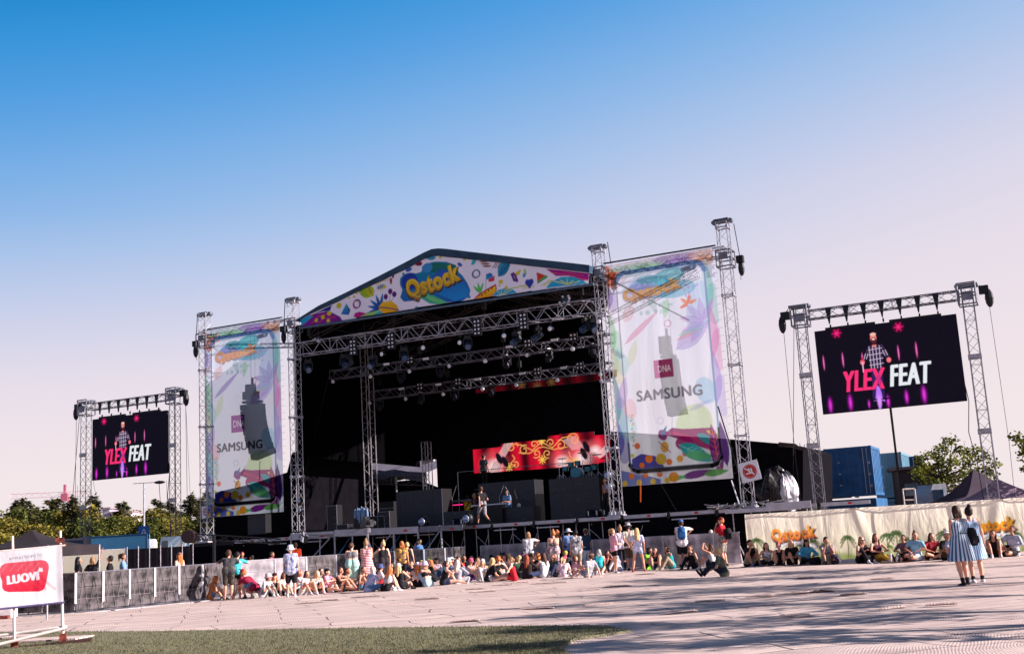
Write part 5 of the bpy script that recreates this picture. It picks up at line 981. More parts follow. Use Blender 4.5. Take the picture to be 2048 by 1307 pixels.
# platform edge behind the fence with rails
# ------------------------------------------------------------------ left: printed fence, black fence, vehicles, tents
def WR(x0, x1, ytop, Y0, Y1, H): pass
pA = AT(128, 1101, 46); pB = AT(251, 1093, 48.5); pB.z = pA.z = 1.95
fr = thing('printed_fence', 'small green and cream fence cloth with yellow lettering at the far left', 'fence', wfr((pA.x, pA.y, 0), math.atan2(pB.y-pA.y, pB.x-pA.x))); W = (pB-pA).length
c = Cv(W, 1.85, .03, (120, 130, 60)); fence_print(c, W, 1.85, None, [(W*.55, .72, 1.5, .8, (230, 205, 40), (200, 160, 20))], []); c.A *= .45; c.sheet('fence_cloth', FC, fr, Matrix.Translation((0, 0, .1)), disp=lambda X, Y: .03*np.sin(X*2.7+Y))  # whole print darkened, so the shade on this fence sits in its colour
q = MB(); q.tube((0, .05, 1.97), (W, .05, 1.97), .02, 6)
q.obj('fence_rail', STEEL, fr)
for x in (0, W/2, W): q = MB(); q.tube((x, .06, 0), (x, .06, 2.0), .025, 6); q.obj('fence_post', STEEL, fr)
pA = pB+V((.05, 0, 0)); pC = AT(385, 1085, 50); pC.z = 1.95
fr = thing('black_fence', 'black cloth covered fence between the green printed fence and the stage', 'fence', wfr((pA.x, pA.y, 0), math.atan2(pC.y-pA.y, pC.x-pA.x))); W = (pC-pA).length
q = MB(); n_ = 30; q.add([(W*i/n_, .03*sin(i*1.3), z) for z in (.05, 1.95) for i in range(n_+1)], [(i, i+1, n_+2+i, n_+1+i) for i in range(n_)]); q.obj('fence_cloth', BLK, fr)
for k in range(7): q = MB(); q.tube((W*k/6, -.05, 0), (W*k/6, -.05, 2.05), .02, 5); q.obj('fence_post', STEEL, fr)
BLUET = mat('trailer_blue', (128, 212, 248), .5, 0, .06, 1)
def vehicle_box(name, lab, cat, x0, x1, ytop, Y, dep, H, m, cab=False):
    a = AT(x0, ytop, Y); b = AT(x1, ytop, Y); H = a.z if H is None else H; L_ = b.x-a.x; r0 = thing(name, lab, cat, wfr((a.x, a.y, 0), R(13)))
    q = MB(); q.box((L_/2, dep/2, H*.5+.45), (L_, dep, H-.9)); q.obj('body', m, r0)
    q = MB(); q.box((L_/2, -.02, H-.06), (L_+.04, .05, .1)); q.box((L_/2, -.02, .95), (L_+.04, .05, .1))
    for k in range(2): q.box((L_*k, -.02, H/2+.45), (.08, .05, H-.95))
    q.obj('frame_trim', mat('trim_blue', (60, 120, 170), .5) if m is BLUET else ALUD, r0)
    for k in range(3):
        xx = L_*(.12+.36*k)
        q = MB(); q.tube((xx, .1, .5), (xx, .38, .5), .5, 16); q.obj('wheel', BLKP, r0)
    return r0, L_, H
vehicle_box('box_trailer', 'light blue box trailer parked behind the left video screen', 'trailer', 166, 287, 1073, 70, 2.4, None, BLUET)
r0, L_, H = vehicle_box('cargo_trailer', 'dark blue trailer parked left of the light blue trailer', 'trailer', 85, 164, 1079, 62, 2.3, None, mat('dark_blue_paint', (30, 50, 84), .5))
def van(lab, x0, x1, ytop, Y, m):
    a = AT(x0, ytop, Y); b = AT(x1, ytop, Y); H = max(2.2, a.z); L_ = b.x-a.x; r0 = thing('parked_van', lab, 'van', wfr((a.x, a.y, 0), R(12)), 'white vans behind the left fence')
    pr = [(0, .4), (0, 1.1), (.12*L_, 1.25), (.2*L_, H-.1), (.26*L_, H), (L_-.1, H), (L_, H-.2), (L_, .4)]
    q = MB(); q.prism([(x, 0, z) for x, z in pr], (0, 0, 0), (0, 1.9, 0)); q.obj('body', m, r0)
    q = MB(); q.prism([(x, 0, z) for x, z in [(.17*L_, 1.3), (.235*L_, H-.2), (.40*L_, H-.2), (.40*L_, 1.3)]], (0, -.02, 0), (0, .0, 0)); q.obj('side_window', mat('dark_glass', (50, 64, 84), .08, spec=.8), r0)
    q = MB(); q.prism([(.125*L_-.02, .1, 1.27), (.2*L_-.02, .1, H-.14), (.2*L_-.02, 1.8, H-.14), (.125*L_-.02, 1.8, 1.27)], (-.01, 0, 0), (0, 0, 0)); q.obj('windscreen', mat('dark_glass', ()), r0)
    for u in (.18, .8): q = MB(); q.tube((L_*u, -.03, .36), (L_*u, .25, .36), .35, 16); q.obj('wheel', BLKP, r0)
    q = MB(); q.box((.43*L_, -.01, 1.1), (.02, .01, 1.3)); q.box((.7*L_, -.01, 1.25), (.02, .01, 1.5)); q.box((.6*L_, -.015, 1.25), (L_*.7, .02, .05)); q.obj('door_seam', mat('seam_grey', (90, 100, 110)), r0)
PALEV = mat('pale_blue_white_paint', (190, 212, 226), .4, 0, .05)
van('pale van parked behind the black fence left of the stage', 307, 376, 1074, 60, PALEV); van('white van parked far left of the stage behind the camera crane', 372, 470, 1068, 66, WHT); van('small white van glimpsed right of the light blue trailer', 284, 308, 1078, 80, WHT)
TENT = mat('grey_brown_tent_cloth', (46, 38, 44), .85, 0, .15, 1, trans=.15)
def tent(name, lab, corners, peak, H0, H1, m, M):
    """canopy with sagging edges on four legs"""
    r0 = thing(name, lab, 'tent', M); (x0, y0), (x1, y1) = corners; q = MB(); n_ = 10; px_, py_ = peak; P = [(x0, y0), (x1, y0), (x1, y1), (x0, y1)]
    for e in range(4):
        a = V((*P[e], H0)); b = V((*P[(e+1) % 4], H0)); c_ = V((px_, py_, H1)); rows = []
        for j in range(n_+1):
            v_ = j/n_; row = []
            for i in range(n_+1):
                p = a.lerp(b, i/n_).lerp(c_, v_); p.z -= .42*(H1-H0)*sin(pi*v_)*.6; row.append(p)
            rows.append(row)
        q.add([p for r_ in rows for p in r_], [(j*(n_+1)+i, j*(n_+1)+i+1, (j+1)*(n_+1)+i+1, (j+1)*(n_+1)+i) for j in range(n_) for i in range(n_)])
        q.add([a, b, b-V((0, 0, .3)), a-V((0, 0, .3))], [(0, 1, 2, 3)])
    q.obj('canopy', m, r0, smooth=True)
    for (x, y) in P: q = MB(); q.tube((x, y, 0), (x, y, H0), .03, 6); q.obj('leg', STEEL, r0)
    return r0
a = AT(-60, 1092, 33); b = AT(96, 1091, 33); tent('canopy_tent', 'dark canopy tent roof showing above the white and red advert banner', ((0, 0), (b.x-a.x, 4)), (.9, 2), AT(60, 1092, 33).z, AT(30, 1060, 35).z, TENT, wfr((a.x, a.y, 0)))
a = AT(1925, 1001, 52); b = AT(2110, 1001, 52); z1 = AT(1960, 940, 54).z; tent('canopy_tent', 'dark peaked tent behind the right fence, left one of two overlapping', ((0, 0), (b.x-a.x, 5)), ((b.x-a.x)*.37, 2.2), AT(1960, 1000, 52).z+.1, z1+.1, mat('plum_tent_cloth', (84, 68, 84), .85, 0, .1, 1, trans=.2), wfr((a.x, a.y, 0)))
a = AT(1938, 1000, 49); b = AT(2140, 1001, 49); tent('canopy_tent', 'paler low peaked tent behind the right fence, in front of the darker one', ((0, 0), (b.x-a.x, 3)), ((b.x-a.x)*.42, 1.2), AT(1960, 1000, 49).z, AT(1990, 956, 50).z, mat('lilac_tent_cloth', (140, 118, 140), .85, 0, .1, 1, trans=.2), wfr((a.x, a.y, 0)))
# lamp post, warning sign, crane, far tower
p = AT(288, 965, 85); r0 = thing('street_lamp', 'tall street lamp post in front of the left tree line', 'street lamp', wfr((p.x, p.y, 0)))
q = MB(); q.tube((0, 0, 0), (0, 0, p.z), .09, 8, 0, .06); q.tube((-.8, 0, p.z), (.9, 0, p.z), .03, 6); q.obj('pole', mat('lamp_grey', (170, 172, 182), .5, .2), r0); q = MB(); q.ball((1.15, 0, p.z-.02), (.42, .2, .12), 10, 6); q.obj('lamp_head', BLKP, r0)
p = AT(288, 1064, 72); r0 = thing('road_sign', 'blue square road sign with a white triangle above the light blue trailer', 'road sign', wfr((p.x, p.y, 0))); q = MB(); q.tube((0, .05, 0), (0, .05, p.z+.2), .04, 6); q.obj('post', STEEL, r0)
q = MB(); q.box((0, 0, p.z), (.68, .03, .78)); q.obj('sign_plate', mat('sign_blue', (40, 110, 180), .5), r0); q = MB(); q.prism([(-.26, 0, p.z-.24), (.26, 0, p.z-.24), (0, 0, p.z+.26)], (0, -.03, 0), (0, -.02, 0)); q.obj('triangle', WHT, r0)
q = MB(); q.ball((.0, -.035, p.z+.07), (.04, .01, .04), 6, 4); q.box((0, -.035, p.z-.06), (.05, .01, .18)); q.obj('walker_mark', BLKP, r0)
CRP = mat('crane_pale_red', (232, 184, 196), .7, c2=(236, 216, 224), scale=.08)
a = AT(22, 992, 330); b = AT(130, 988, 330); r0 = thing('tower_crane', 'distant tower crane with a red and white jib above the left trees', 'tower crane', wfr((b.x, b.y, 0))); q = MB(); q.truss((a.x-b.x, 0, a.z), (6, 0, b.z), 1.0, 1.3, seg=2.4, r=.07, rb=.05); q.obj('jib', CRP, r0)
q = MB(); q.truss((0, 0, 0), (0, 0, b.z-2), 1.6, 1.6, up=(0, 1, 0), seg=3, r=.12, rb=.09); q.obj('mast', mat('crane_white', (236, 224, 232)), r0); q = MB(); q.box((0, 0, b.z-.8), (2.0, 1.4, 2.2)); q.box((0, 0, b.z+1.6), (.7, .7, 2.4)); q.obj('cabin', mat('crane_red', (205, 110, 130)), r0)
for i, (x0, x1, yt, c_, lab) in enumerate(((205, 219, 1018, (176, 160, 178), 'small grey tower block far behind the left trees'), (223, 262, 1026, (228, 206, 214), 'pale low apartment block far behind the left trees'))):
    a = AT(x0, yt, 260); b = AT(x1, yt, 260); r0 = thing('far_building', lab, 'building', wfr((a.x, a.y, 0))); W, H = b.x-a.x, a.z; q = MB(); q.box((W/2, 5, H/2), (W, 10, H)); q.obj('wall', mat('far_wall_%d' % i, c_), r0)
    for k in range(6):
        for j in range(3): q = MB(); q.box((W*(.15+.14*k), -.03, H-1.6-3*j), (W*.07, .05, 1.3)); q.obj('window', mat('far_glass', (140, 140, 160), .3), r0)
    q = MB(); q.box((W/2, 5, H+.2), (W+.6, 10.6, .4)); q.obj('roof', mat('far_roof', (150, 130, 140)), r0)

# ------------------------------------------------------------------ advert banner on a wooden footed frame, near left
BN = math.atan2(.75, 10); p0 = AT(132, 1091, 22.4); p1 = AT(132.5, 1201, 22.4)
LFM = sheetmat('advert_cloth', .35, 0, wr=.16, wscale=1.1)
TILT = R(2.2)
ar = thing('advert_banner', 'white advert banner with a red rounded badge on a pipe frame at the near left', 'advert banner', Matrix.Translation((p0.x, p0.y, 0)) @ Matrix.Rotation(R(17), 4, 'Z') @ Matrix.Rotation(-TILT, 4, 'Y'))
BW, BH = 2.7, p0.z-p1.z; zb = p1.z
c = Cv(BW, BH, .009, (240, 234, 242))
ux = lambda x, y: (BW-(132-x)*22.4/FPX/cos(.0), (1200-y-(132-x)*-.058-(x-132)*0)*22.4/FPX)
def LU(x, y): P = AT(x, y, 22.4); d = V((P.x-p0.x, 0, P.z-p1.z)); return (BW+d.x*cos(TILT)+d.z*sin(TILT), d.z*cos(TILT)-d.x*sin(TILT)*-1*-1)
bd = [LU(*q) for q in ((13, 1136), (17, 1129), (24, 1125), (60, 1121), (90, 1118.5), (98, 1120), (103, 1126), (104, 1134), (100, 1158), (97, 1172), (93, 1178), (86, 1181), (30, 1181.5), (22, 1179), (18, 1173), (17.5, 1160), (14, 1150))]
c.poly(bd, (222, 30, 60), grad=(240, 92, 112))
for k in range(5): x = LU(20+k*17, 1160); c.line([LU(18+k*17, 1150), LU(46+k*17, 1176)], .05, (214, 16, 50), .35); c.line([LU(30+k*14, 1124), LU(18+k*14, 1140)], .03, (250, 150, 160), .3)  # diagonal fold shading and highlights painted into the badge red
a_ = LU(56, 1154); w_ = LU(84, 1150)[0]-LU(28, 1150)[0]; c.text('LUOVI', a_[0], a_[1], w_, .155, (244, 232, 240), 0, rot=3.5, thick=2)
a_ = LU(61, 1112.5); c.text('AMMATTIOPISTO', a_[0], a_[1], LU(84, 1110)[0]-LU(29, 1110)[0]+.06, .052, (120, 112, 128), -.004, rot=2)
x, y = LU(88, 1141); 
for an, ln in ((65, .07), (100, .075), (20, .05), (140, .05)): c.leaf(x, y, ln*1.1, .045, an, (246, 232, 238))
c.sheet('cloth', LFM, ar, Matrix.Translation((-BW, -.03, zb)), disp=lambda X, Y: .018*np.sin(X*3+Y*4)+.012*np.sin(Y*9-X*2)+.02*np.exp(-((X-BW+.12)/.1)**2))
q = MB(); q.tube((-BW, 0, zb+BH+.012), (.06, 0, zb+BH+.012), .02, 8); q.obj('top_pipe', mat('cream_pipe', (214, 200, 196), .5), ar)
q = MB(); q.tube((-BW, -.02, zb-.02), (.02, -.02, zb-.02), .018, 8); q.obj('bottom_pipe', mat('purple_grey_pipe', (96, 84, 130), .6), ar)  # bottom pipe in one purple-grey colour
for k, x in enumerate((-.03, -.88, -1.75)):
    q = MB(); q.tube((x, .03, .1), (x, .03, zb), .026, 8); q.tube((x, .06, zb), (x, .06, zb+BH+(.3 if k == 0 else .28 if k == 1 else .2)), .024, 8); q.obj('post', mat('white_red_pipe', (228, 220, 224), .5, c2=(222, 190, 186), scale=1.4), ar)
    q = MB(); q.box((x, .03, .16), (.12, .14, .16)); q.obj('post_shoe', RUST, ar)
    q = MB(); q.box((x+(.08 if k == 0 else 0), .03, .055), (.85, .28, .07)); q.obj('foot_board', mat('dark_wood_board', (66, 40, 36), .8, c2=(34, 20, 24), scale=5), ar)
q = MB(); q.tube((.05, -.02, .34), (-1.6, -.3, .12), .028, 8); q.tube((.05, .05, .36), (-2.2, .1, .3), .026, 8); q.obj('lower_rail', mat('cream_pipe', ()), ar)
q = MB(); q.box((-.04, .06, zb+BH+.12), (.16, .05, .1)); q.box((.02, .03, zb+BH+.03), (.12, .06, .03)); q.obj('clamp', RUST, ar)
# small mats under its feet
for i, (x, y, a) in enumerate(((10, 1280, -.05), (110, 1284, -.1))):
    p = GR(x, y); q = MB(); q.box((0, 0, .0), (1.25, .8, .03)); o = q.obj('rubber_mat', FM, None, wfr((p.x, p.y, .075), a)); tag(o, ['ribbed plastic mat under the left foot of the white and red advert banner', 'ribbed plastic mat beside the right foot of the white and red advert banner'][i], 'floor mat')
# pale blocks with red boards beside the advert banner
p = GR(8, 1236); r0 = thing('concrete_block', 'pale concrete block with a rusty plank beside the advert banner', 'concrete block', wfr((p.x, p.y, 0), .1)); q = MB(); q.box((-.3, 0, .45), (1.2, .6, .86)); q.obj('block', mat('pale_concrete', (220, 210, 214), .9), r0); q = MB(); q.box((-.2, -.5, .06), (1.0, .2, .1)); q.obj('plank', RUST, r0)

# ------------------------------------------------------------------ no smoking signs
def nosmoke(lab, x, y, t, sz, rot):
    s, h = PX(x, y, t); r0 = thing('no_smoking_sign', lab, 'sign', sfr(s, t, h) @ Matrix.Rotation(rot, 4, 'Y')); q = MB(); q.box((0, 0, 0), (sz, .02, sz)); q.obj('board', WHT, r0)
    RD = mat('sign_red', (196, 44, 40), .5); q = MB(); n_ = 28
    vs = [((r_*cos(2*pi*i/n_))*sz, -.014, (r_*sin(2*pi*i/n_))*sz) for r_ in (.36, .30) for i in range(n_)]; q.add(vs, [(i, (i+1) % n_, n_+(i+1) % n_, n_+i) for i in range(n_)])
    q.add([(r_*cos(2*pi*i/n_)*sz, -.012, r_*sin(2*pi*i/n_)*sz) for r_ in (.29,) for i in range(n_)], [tuple(range(n_))]); q.obj('red_disc', RD, r0)
    q = MB(); q.box((-.02*sz, -.018, -.08*sz), (.36*sz, .008, .07*sz)); q.ball((.1*sz, -.018, .06*sz), (.05*sz, .005, .1*sz), 7, 5); q.ball((-.02*sz, -.018, .1*sz), (.05*sz, .005, .08*sz), 7, 5); q.box((0, -.024, 0), (.6*sz, .006, .055*sz), 0, Matrix.Rotation(R(45), 3, 'Y')); q.obj('cigarette_mark', WHT, r0)
nosmoke('white no smoking sign fixed to the tall tower right of the big banner', 1499.5, 942, -.6, .82, R(-10)); nosmoke('white no smoking sign half behind the left phone banner', 413, 1023, .6, .62, R(-2))

# ------------------------------------------------------------------ containers, scaffold and vehicles at the right
def container(lab, x0, x1, ytop, Y, m, ln, trim, rz=-.42, z0=2.6, w_=2.44):
    a = AT(x0, ytop, Y); r0 = thing('shipping_container', lab, 'shipping container', wfr((a.x, a.y, z0), rz), 'stacked shipping containers')
    H = 2.59; q = MB(); n_ = 9
    for i in range(n_*2):
        x_ = w_*(i+.5)/(n_*2); q.box((x_, .06 if i % 2 else .03, H/2), (w_/(n_*2)+.002, .06, H-.2))
    q.obj('end_wall', m, r0); q = MB(); k_ = int(ln/.28)
    for i in range(k_): q.box((w_-(.05 if i % 2 else .03), .1+(ln-.2)*(i+.5)/k_, H/2), (.05, (ln-.2)/k_+.002, H-.2))
    q.obj('side_wall', m, r0); q = MB(); q.box((w_/2, ln/2, H-.06), (w_-.12, ln-.02, .06)); q.box((w_/2, ln/2, .06), (w_-.12, ln-.02, .06)); q.box((.05, ln/2, H/2), (.05, ln-.1, H-.2)); q.box((w_/2, ln-.04, H/2), (w_-.1, .05, H-.2)); q.obj('roof_and_floor', m, r0)
    for x in (.05, w_-.05):
        for y in (.05, ln-.05): q = MB(); q.box((x, y, H/2), (.12, .12, H)); q.obj('corner_post', trim, r0)
    for z in (.08, H-.08): q = MB(); q.box((w_/2, .03, z), (w_-.05, .1, .14)); q.box((w_-.03, ln/2, z), (.1, ln-.05, .14)); q.obj('frame_rail', trim, r0)
    q = MB()
    for z in (.6, 1.2, 1.8): q.box((w_*.3, -.01, z), (.1, .04, .08)); q.box((w_*.93, -.03, z-.1), (.1, .04, .12))
    for x in (w_*.82, w_*.9): q.tube((x, -.02, .1), (x, -.02, H-.1), .02, 5)
    q.obj('door_fitting', ALU, r0); return r0
CB, CW, CT, CD = mat('container_blue', (50, 100, 150), .5, .1, .15, 2), mat('container_white', (205, 202, 212), .5, 0, .1, 2), mat('container_teal', (92, 134, 156), .5, 0, .1, 2), mat('container_dark_blue', (34, 62, 104), .5, .1, .15, 2)
container('bright blue corrugated shipping container raised behind the right fence', 1647, 1735, 902, 62, CB, 3.6, CB)
container('white shipping container just left of the bright blue one', 1592, 1645, 904, 63.5, CW, 5.5, CW, w_=2.3)
container('pale teal shipping container just right of the bright blue one', 1744, 1772, 905, 68, CT, 5, CT, z0=2.5, w_=1.6)
container('dark blue shipping container farthest right of the row', 1770, 1800, 914, 72, CD, 3, CD, z0=2.4, w_=2.0)
for i, (x0, Y, m, w_) in enumerate(((1592, 63.5, CW, 2.3), (1647, 62, CB, 2.44), (1744, 68, CT, 1.6), (1770, 72, CD, 2.0))): 
    a = AT(x0, 903, Y); r0 = thing('shipping_container', 'lower '+['white', 'bright blue', 'pale teal', 'dark blue'][i]+' shipping container mostly hidden by the right fence', 'shipping container', wfr((a.x, a.y, 0), -.42), 'stacked shipping containers')
    q = MB()
    for k in range(16): q.box((w_*(k+.5)/16, .03+.03*(k % 2), 1.25), (w_/16+.002, .06, 2.3))
    q.box((w_/2, 2.6, 1.25), (w_-.1, 5, 2.4)); q.obj('body', m, r0); q = MB(); q.box((w_/2, 0, .08), (w_, .12, .16)); q.box((w_/2, 0, 2.32), (w_, .12, .12)); q.box((.06, 0, 1.2), (.1, .12, 2.3)); q.box((w_-.06, 0, 1.2), (.1, .12, 2.3)); q.obj('frame_rail', m, r0)
# scaffold tower with a tarp-wrapped load
a = AT(1566, 888, 52.5); b = AT(1600, 888, 52.5); r0 = thing('scaffold_tower', 'narrow scaffold tower at the right end of the stage wing', 'scaffold tower', wfr((a.x, a.y, 0), -.4)); W = b.x-a.x; H = a.z
for x in (0, W):
    for y in (0, 1.2): q = MB(); q.tube((x, y, 0), (x, y, H), .03, 6); q.obj('standard', ALU, r0)
q = MB(); z = 2.3
while z < H: q.tube((0, 0, z), (W, 0, z), .022, 5); q.tube((0, 1.2, z), (W, 1.2, z), .022, 5); q.tube((0, 0, z), (0, 1.2, z), .022, 5); q.tube((W, 0, z), (W, 1.2, z), .022, 5); z += .55
q.obj('ledger', ALU, r0)
p = AT(1552, 985, 50.5); r0 = thing('wrapped_load', 'silver and black plastic wrapped load at the right end of the stage', 'wrapped load', wfr((p.x, p.y, 0))); q = MB(); k_ = random.Random(4)
vs = []; n_, m_ = 22, 14
for j in range(m_+1):
    for i in range(n_):
        th = pi*j/m_; ph = 2*pi*i/n_; f = 1+.10*sin(3*ph+2*th)+.07*sin(7*ph-3*th)+k_.uniform(-.05, .05); vs.append((.88*f*sin(th)*cos(ph), .6*f*sin(th)*sin(ph), p.z-.0+1.02*f*cos(th)))
q.add(vs, [(j*n_+i, j*n_+(i+1) % n_, (j+1)*n_+(i+1) % n_, (j+1)*n_+i) for j in range(m_) for i in range(n_)], 0)
o = q.obj('tarpaulin', mat('black_plastic_wrap', (34, 30, 34), .25, .1, .2, 1.6, c2=(14, 12, 16), bump=.5), r0); q = MB(); q.add([(.42+v_[0]*.55, v_[1]*.9-.12, p.z-.1+(v_[2]-p.z)*.86) for v_ in vs], [(j*n_+i, j*n_+(i+1) % n_, (j+1)*n_+(i+1) % n_, (j+1)*n_+i) for j in range(m_) for i in range(n_)]); q.obj('silver_cover', mat('silver_tarp', (226, 222, 232), .4, .1, .1, 1.2, c2=(150, 146, 156), bump=.5), r0); q = MB(); q.box((0, 0, p.z/2-.2), (1.2, .8, p.z-.7)); q.obj('pallet_stack', BLKP, r0)
q = MB()
for k in range(3): q.path([(-.8+.5*k, -.66, p.z-.8), (-.8+.55*k, -.7, p.z), (-.5+.4*k, -.5, p.z+.75)], .015, 4)
q.obj('strap', CABLE, r0)
# deck extension rail right of the stage, loose cables on it
a, h = PX(1450, 1019, -1.2); r0 = thing('side_platform', 'silver edged side platform running from the stage behind the cream fence', 'platform', sfr(a, -1.2, 0)); b_ = PX(1600, 1012, -1.2)[0]-a
q = MB(); q.box((b_/2, 0, h-.08), (b_, .08, .16)); q.box((b_*.85, -.02, h+.02), (1.8, .06, .28)); q.obj('edge_rail', ALU, r0); q = MB(); q.box((b_/2, .8, h-.1), (b_, 1.5, .1)); q.obj('deck', BLKP, r0)
for k in range(4): q = MB(); q.tube((b_*(k+.3)/4, .3, 0), (b_*(k+.3)/4, .3, h-.1), .03, 6); q.obj('leg', STEEL, r0)
for i, (x, y, lab) in enumerate(((1452, 1012, 'tangle of silver cables and clamps at the right end of the deck'), (1535, 1008, 'coil of pale cable lying by the wrapped load'))):
    s, h = PX(x, y, -.9); r0 = MB(); pts = []; k_ = random.Random(i)
    for k in range(60): pts.append(V((k_.uniform(-.9, .9) if k % 3 else -.9+1.8*k/60, k_.uniform(-.3, .3), k_.uniform(0, .28))))
    for a, b in zip(pts[::2], pts[1::2]): 
        if (a-b).length < .8: r0.tube(a, b, .022, 5)
    o = r0.obj('cable_bundle', STEEL, None, sfr(s, -.9, 2.12)); tag(o, lab, 'cables')
for i, (a, b, t0, t1, r_, lab) in enumerate((((1500, 1016), (1436, 812), -.3, -.1, .03, 'dark stay pole leaning from the tall tower to the right phone banner'), ((1482, 1018), (1463, 960), -.4, 0, .03, 'white pole at the lower right corner of the right phone banner'), ((1500, 1015), (1467, 965), -.6, 0, .012, 'guy wire beside the lower right corner of the right phone banner'), ((1355, 1024), (1322, 968), -.4, 0, .012, 'guy rope below the right phone banner'), ((1281, 1003), (1281, 950), .5, .3, .03, 'orange strap hanging below the right phone banner'), ((1588, 612), (1586, 1010), -.5, -.5, .012, 'thin cable hanging along the left tower of the right screen portal'), ((1781, 815), (1796, 940), .3, 6, .05, 'black pole under the right video screen'), ((660, 745), (612, 940), .5, 2.5, .012, 'slanting wire inside the dark left of the stage'), ((605, 850), (664, 905), 3, 3, .01, 'crossing wire inside the dark left of the stage'), ((448, 1018), (492, 930), .4, 1.2, .014, 'thin wire running down from the left loudspeaker array'), ((520, 920), (519, 960), 1.2, 1.2, .02, 'short black rope under the left loudspeaker array'), ((1344, 832), (1344, 905), 1.6, 1.6, .015, 'thin tag line below the right loudspeaker array'))):
    cable('stay_pole' if r_ > .025 else 'wire', lab, a, b, t0, t1, r_, CABLE if i not in (1, 4) else (WHT if i == 1 else mat('orange_strap', (225, 100, 30))), 'pole' if r_ > .025 else 'wire')
for i, (x0, y0, x1, y1) in enumerate(((160, 820, 140, 1060), (186, 960, 208, 1070), (318, 960, 326, 1090), (336, 1060, 333, 960), (372, 820, 384, 1060), (152, 1080, 155, 970))): cable('guy_wire', ORD[i]+' guy wire from the left around the left screen portal', (x0, y0), (x1, y1), 0, -.6, .016 if i in (0, 2) else .009, CABLE, 'wire')
# dark shed and parked vehicle by the containers
a = AT(1795, 937, 66); b = AT(1870, 935, 66); r0 = thing('dark_shed', 'dark flat roofed shed right of the containers', 'shed', wfr((a.x, a.y, 0), -.1)); W = b.x-a.x; q = MB(); q.box((W/2, 2.5, a.z/2), (W, 5, a.z-.2)); q.obj('wall', mat('shed_brown', (42, 32, 36), .8), r0); q = MB(); q.box((W/2, 2.3, a.z), (W+.5, 5.6, .16)); q.obj('roof', mat('shed_roof', (70, 56, 60), .8), r0); q = MB(); q.box((W*.3, -.03, a.z-1.2), (W*.35, .06, .7)); q.obj('window', mat('dark_glass', ()), r0)
a = AT(1855, 968, 56); b = AT(1892, 968, 56); r0 = thing('parked_truck', 'light truck cab behind the right fence beside the tree', 'truck', wfr((a.x, a.y, 0))); W = b.x-a.x; H = a.z; q = MB(); q.prism([(0, 0, .5), (0, 0, H*.8), (.25, 0, H), (W, 0, H), (W, 0, .5)], (0, 0, 0), (0, 2.2, 0)); q.obj('cab', mat('pale_grey_paint', (186, 186, 196), .35), r0); q = MB(); q.box((W*.5, -.02, H*.78), (W*.6, .03, H*.25)); q.obj('windscreen', mat('dark_glass', ()), r0); q = MB(); q.tube((W*.5, -.1, .5), (W*.5, .3, .5), .48, 14); q.obj('wheel', BLKP, r0)
a = AT(1805, 978, 54); r0 = thing('stair_rail', 'small white handrail frame behind the right fence', 'handrail', wfr((a.x, a.y, 0))); q = MB(); q.path([(0, 0, 0), (0, 0, a.z), (.55, 0, a.z), (.55, 0, 0)], .04, 6); q.tube((0, 0, a.z-.5), (.55, 0, a.z-.5), .03, 6); q.obj('frame', mat('cream_pipe', ()), r0); q = MB(); q.box((1.8, .2, a.z-1.05), (4.4, .5, .1)); q.obj('landing', WHT, r0)

# ------------------------------------------------------------------ backstage seen through the open corner
r0 = thing('backstage_tent', 'pale scalloped canopy of a backstage tent seen through the open left corner', 'tent', sfr(PX(625, 930, 15)[0], 15, 0)); s0 = PX(625, 930, 15)[0]
def BK(x, y, t=15): s, h = PX(x, y, t); return (s-s0, t-15, h)
q = MB(); top = [(624, 928), (640, 932), (660, 934), (676, 933), (686, 930), (698, 934), (720, 937), (745, 938), (770, 941), (790, 938), (815, 942), (852, 944)]; 
A_ = [V(BK(*p)) for p in top]; B_ = [p+V((0, -.1, -.5-.12*sin(i*1.9))) for i, p in enumerate(A_)]; n_ = len(A_)
q.add(A_+B_+[p+V((0, 6, 1.2)) for p in A_], [(i, i+1, n_+i+1, n_+i) for i in range(n_-1)]+[(i, i+1, 2*n_+i+1, 2*n_+i) for i in range(n_-1)]); q.obj('canopy', mat('pale_tent_cloth', (100, 96, 110), .8, c2=(84, 80, 94), trans=.05), r0)
q = MB(); q.truss(BK(625, 955), BK(850, 962), .4, .5, seg=.8, r=.03, rb=.02); q.obj('truss_frame', mat('dark_steel', ()), r0)
for x in (624, 700, 790): q = MB(); a = V(BK(x, 940)); q.tube((a.x, .1, 0), (a.x, .1, a.z), .05, 6); q.obj('leg', STEEL, r0)
q = MB(); q.add([BK(624, 968, 18), BK(760, 972, 18), BK(760, 1046, 18), BK(624, 1060, 18)], [(0, 1, 2, 3)]); q.add([BK(655, 958, 16), BK(846, 942, 16), BK(846, 950, 20), BK(655, 990, 20)], [(0, 1, 2, 3)]); q.add([BK(700, 975, 19), BK(750, 965, 19), BK(836, 958, 19), BK(880, 975, 19), BK(880, 1056, 19), BK(700, 1056, 19)], [(0, 1, 2, 3, 4, 5)]); q.obj('back_cloth', BLK, r0)
for i, (x0, x1, yt, m, lab) in enumerate(((640, 685, 985, BLKP, 'tall black crate backstage in the open left corner'), (760, 792, 1004, BLKP, 'black box backstage left of the video riser'), (692, 720, 985, mat('dull_white_panel', (140, 136, 146), .6), 'dull white panel leaning backstage'))):
    s, h = PX(x0, yt, 17); s1, _ = PX(x1, yt, 17); r0 = thing('backstage_crate', lab, 'crate', sfr(s, 17, 0)); q = MB(); q.box(((s1-s)/2, 0, h/2), (s1-s, .6, h)); q.obj('case_body', m, r0); q = MB(); q.box(((s1-s)/2, -.31, h*.9), (s1-s, .02, .05)); q.box(((s1-s)/2, -.31, h*.6), (s1-s, .02, .04)); q.obj('edge_trim', ALUD, r0)
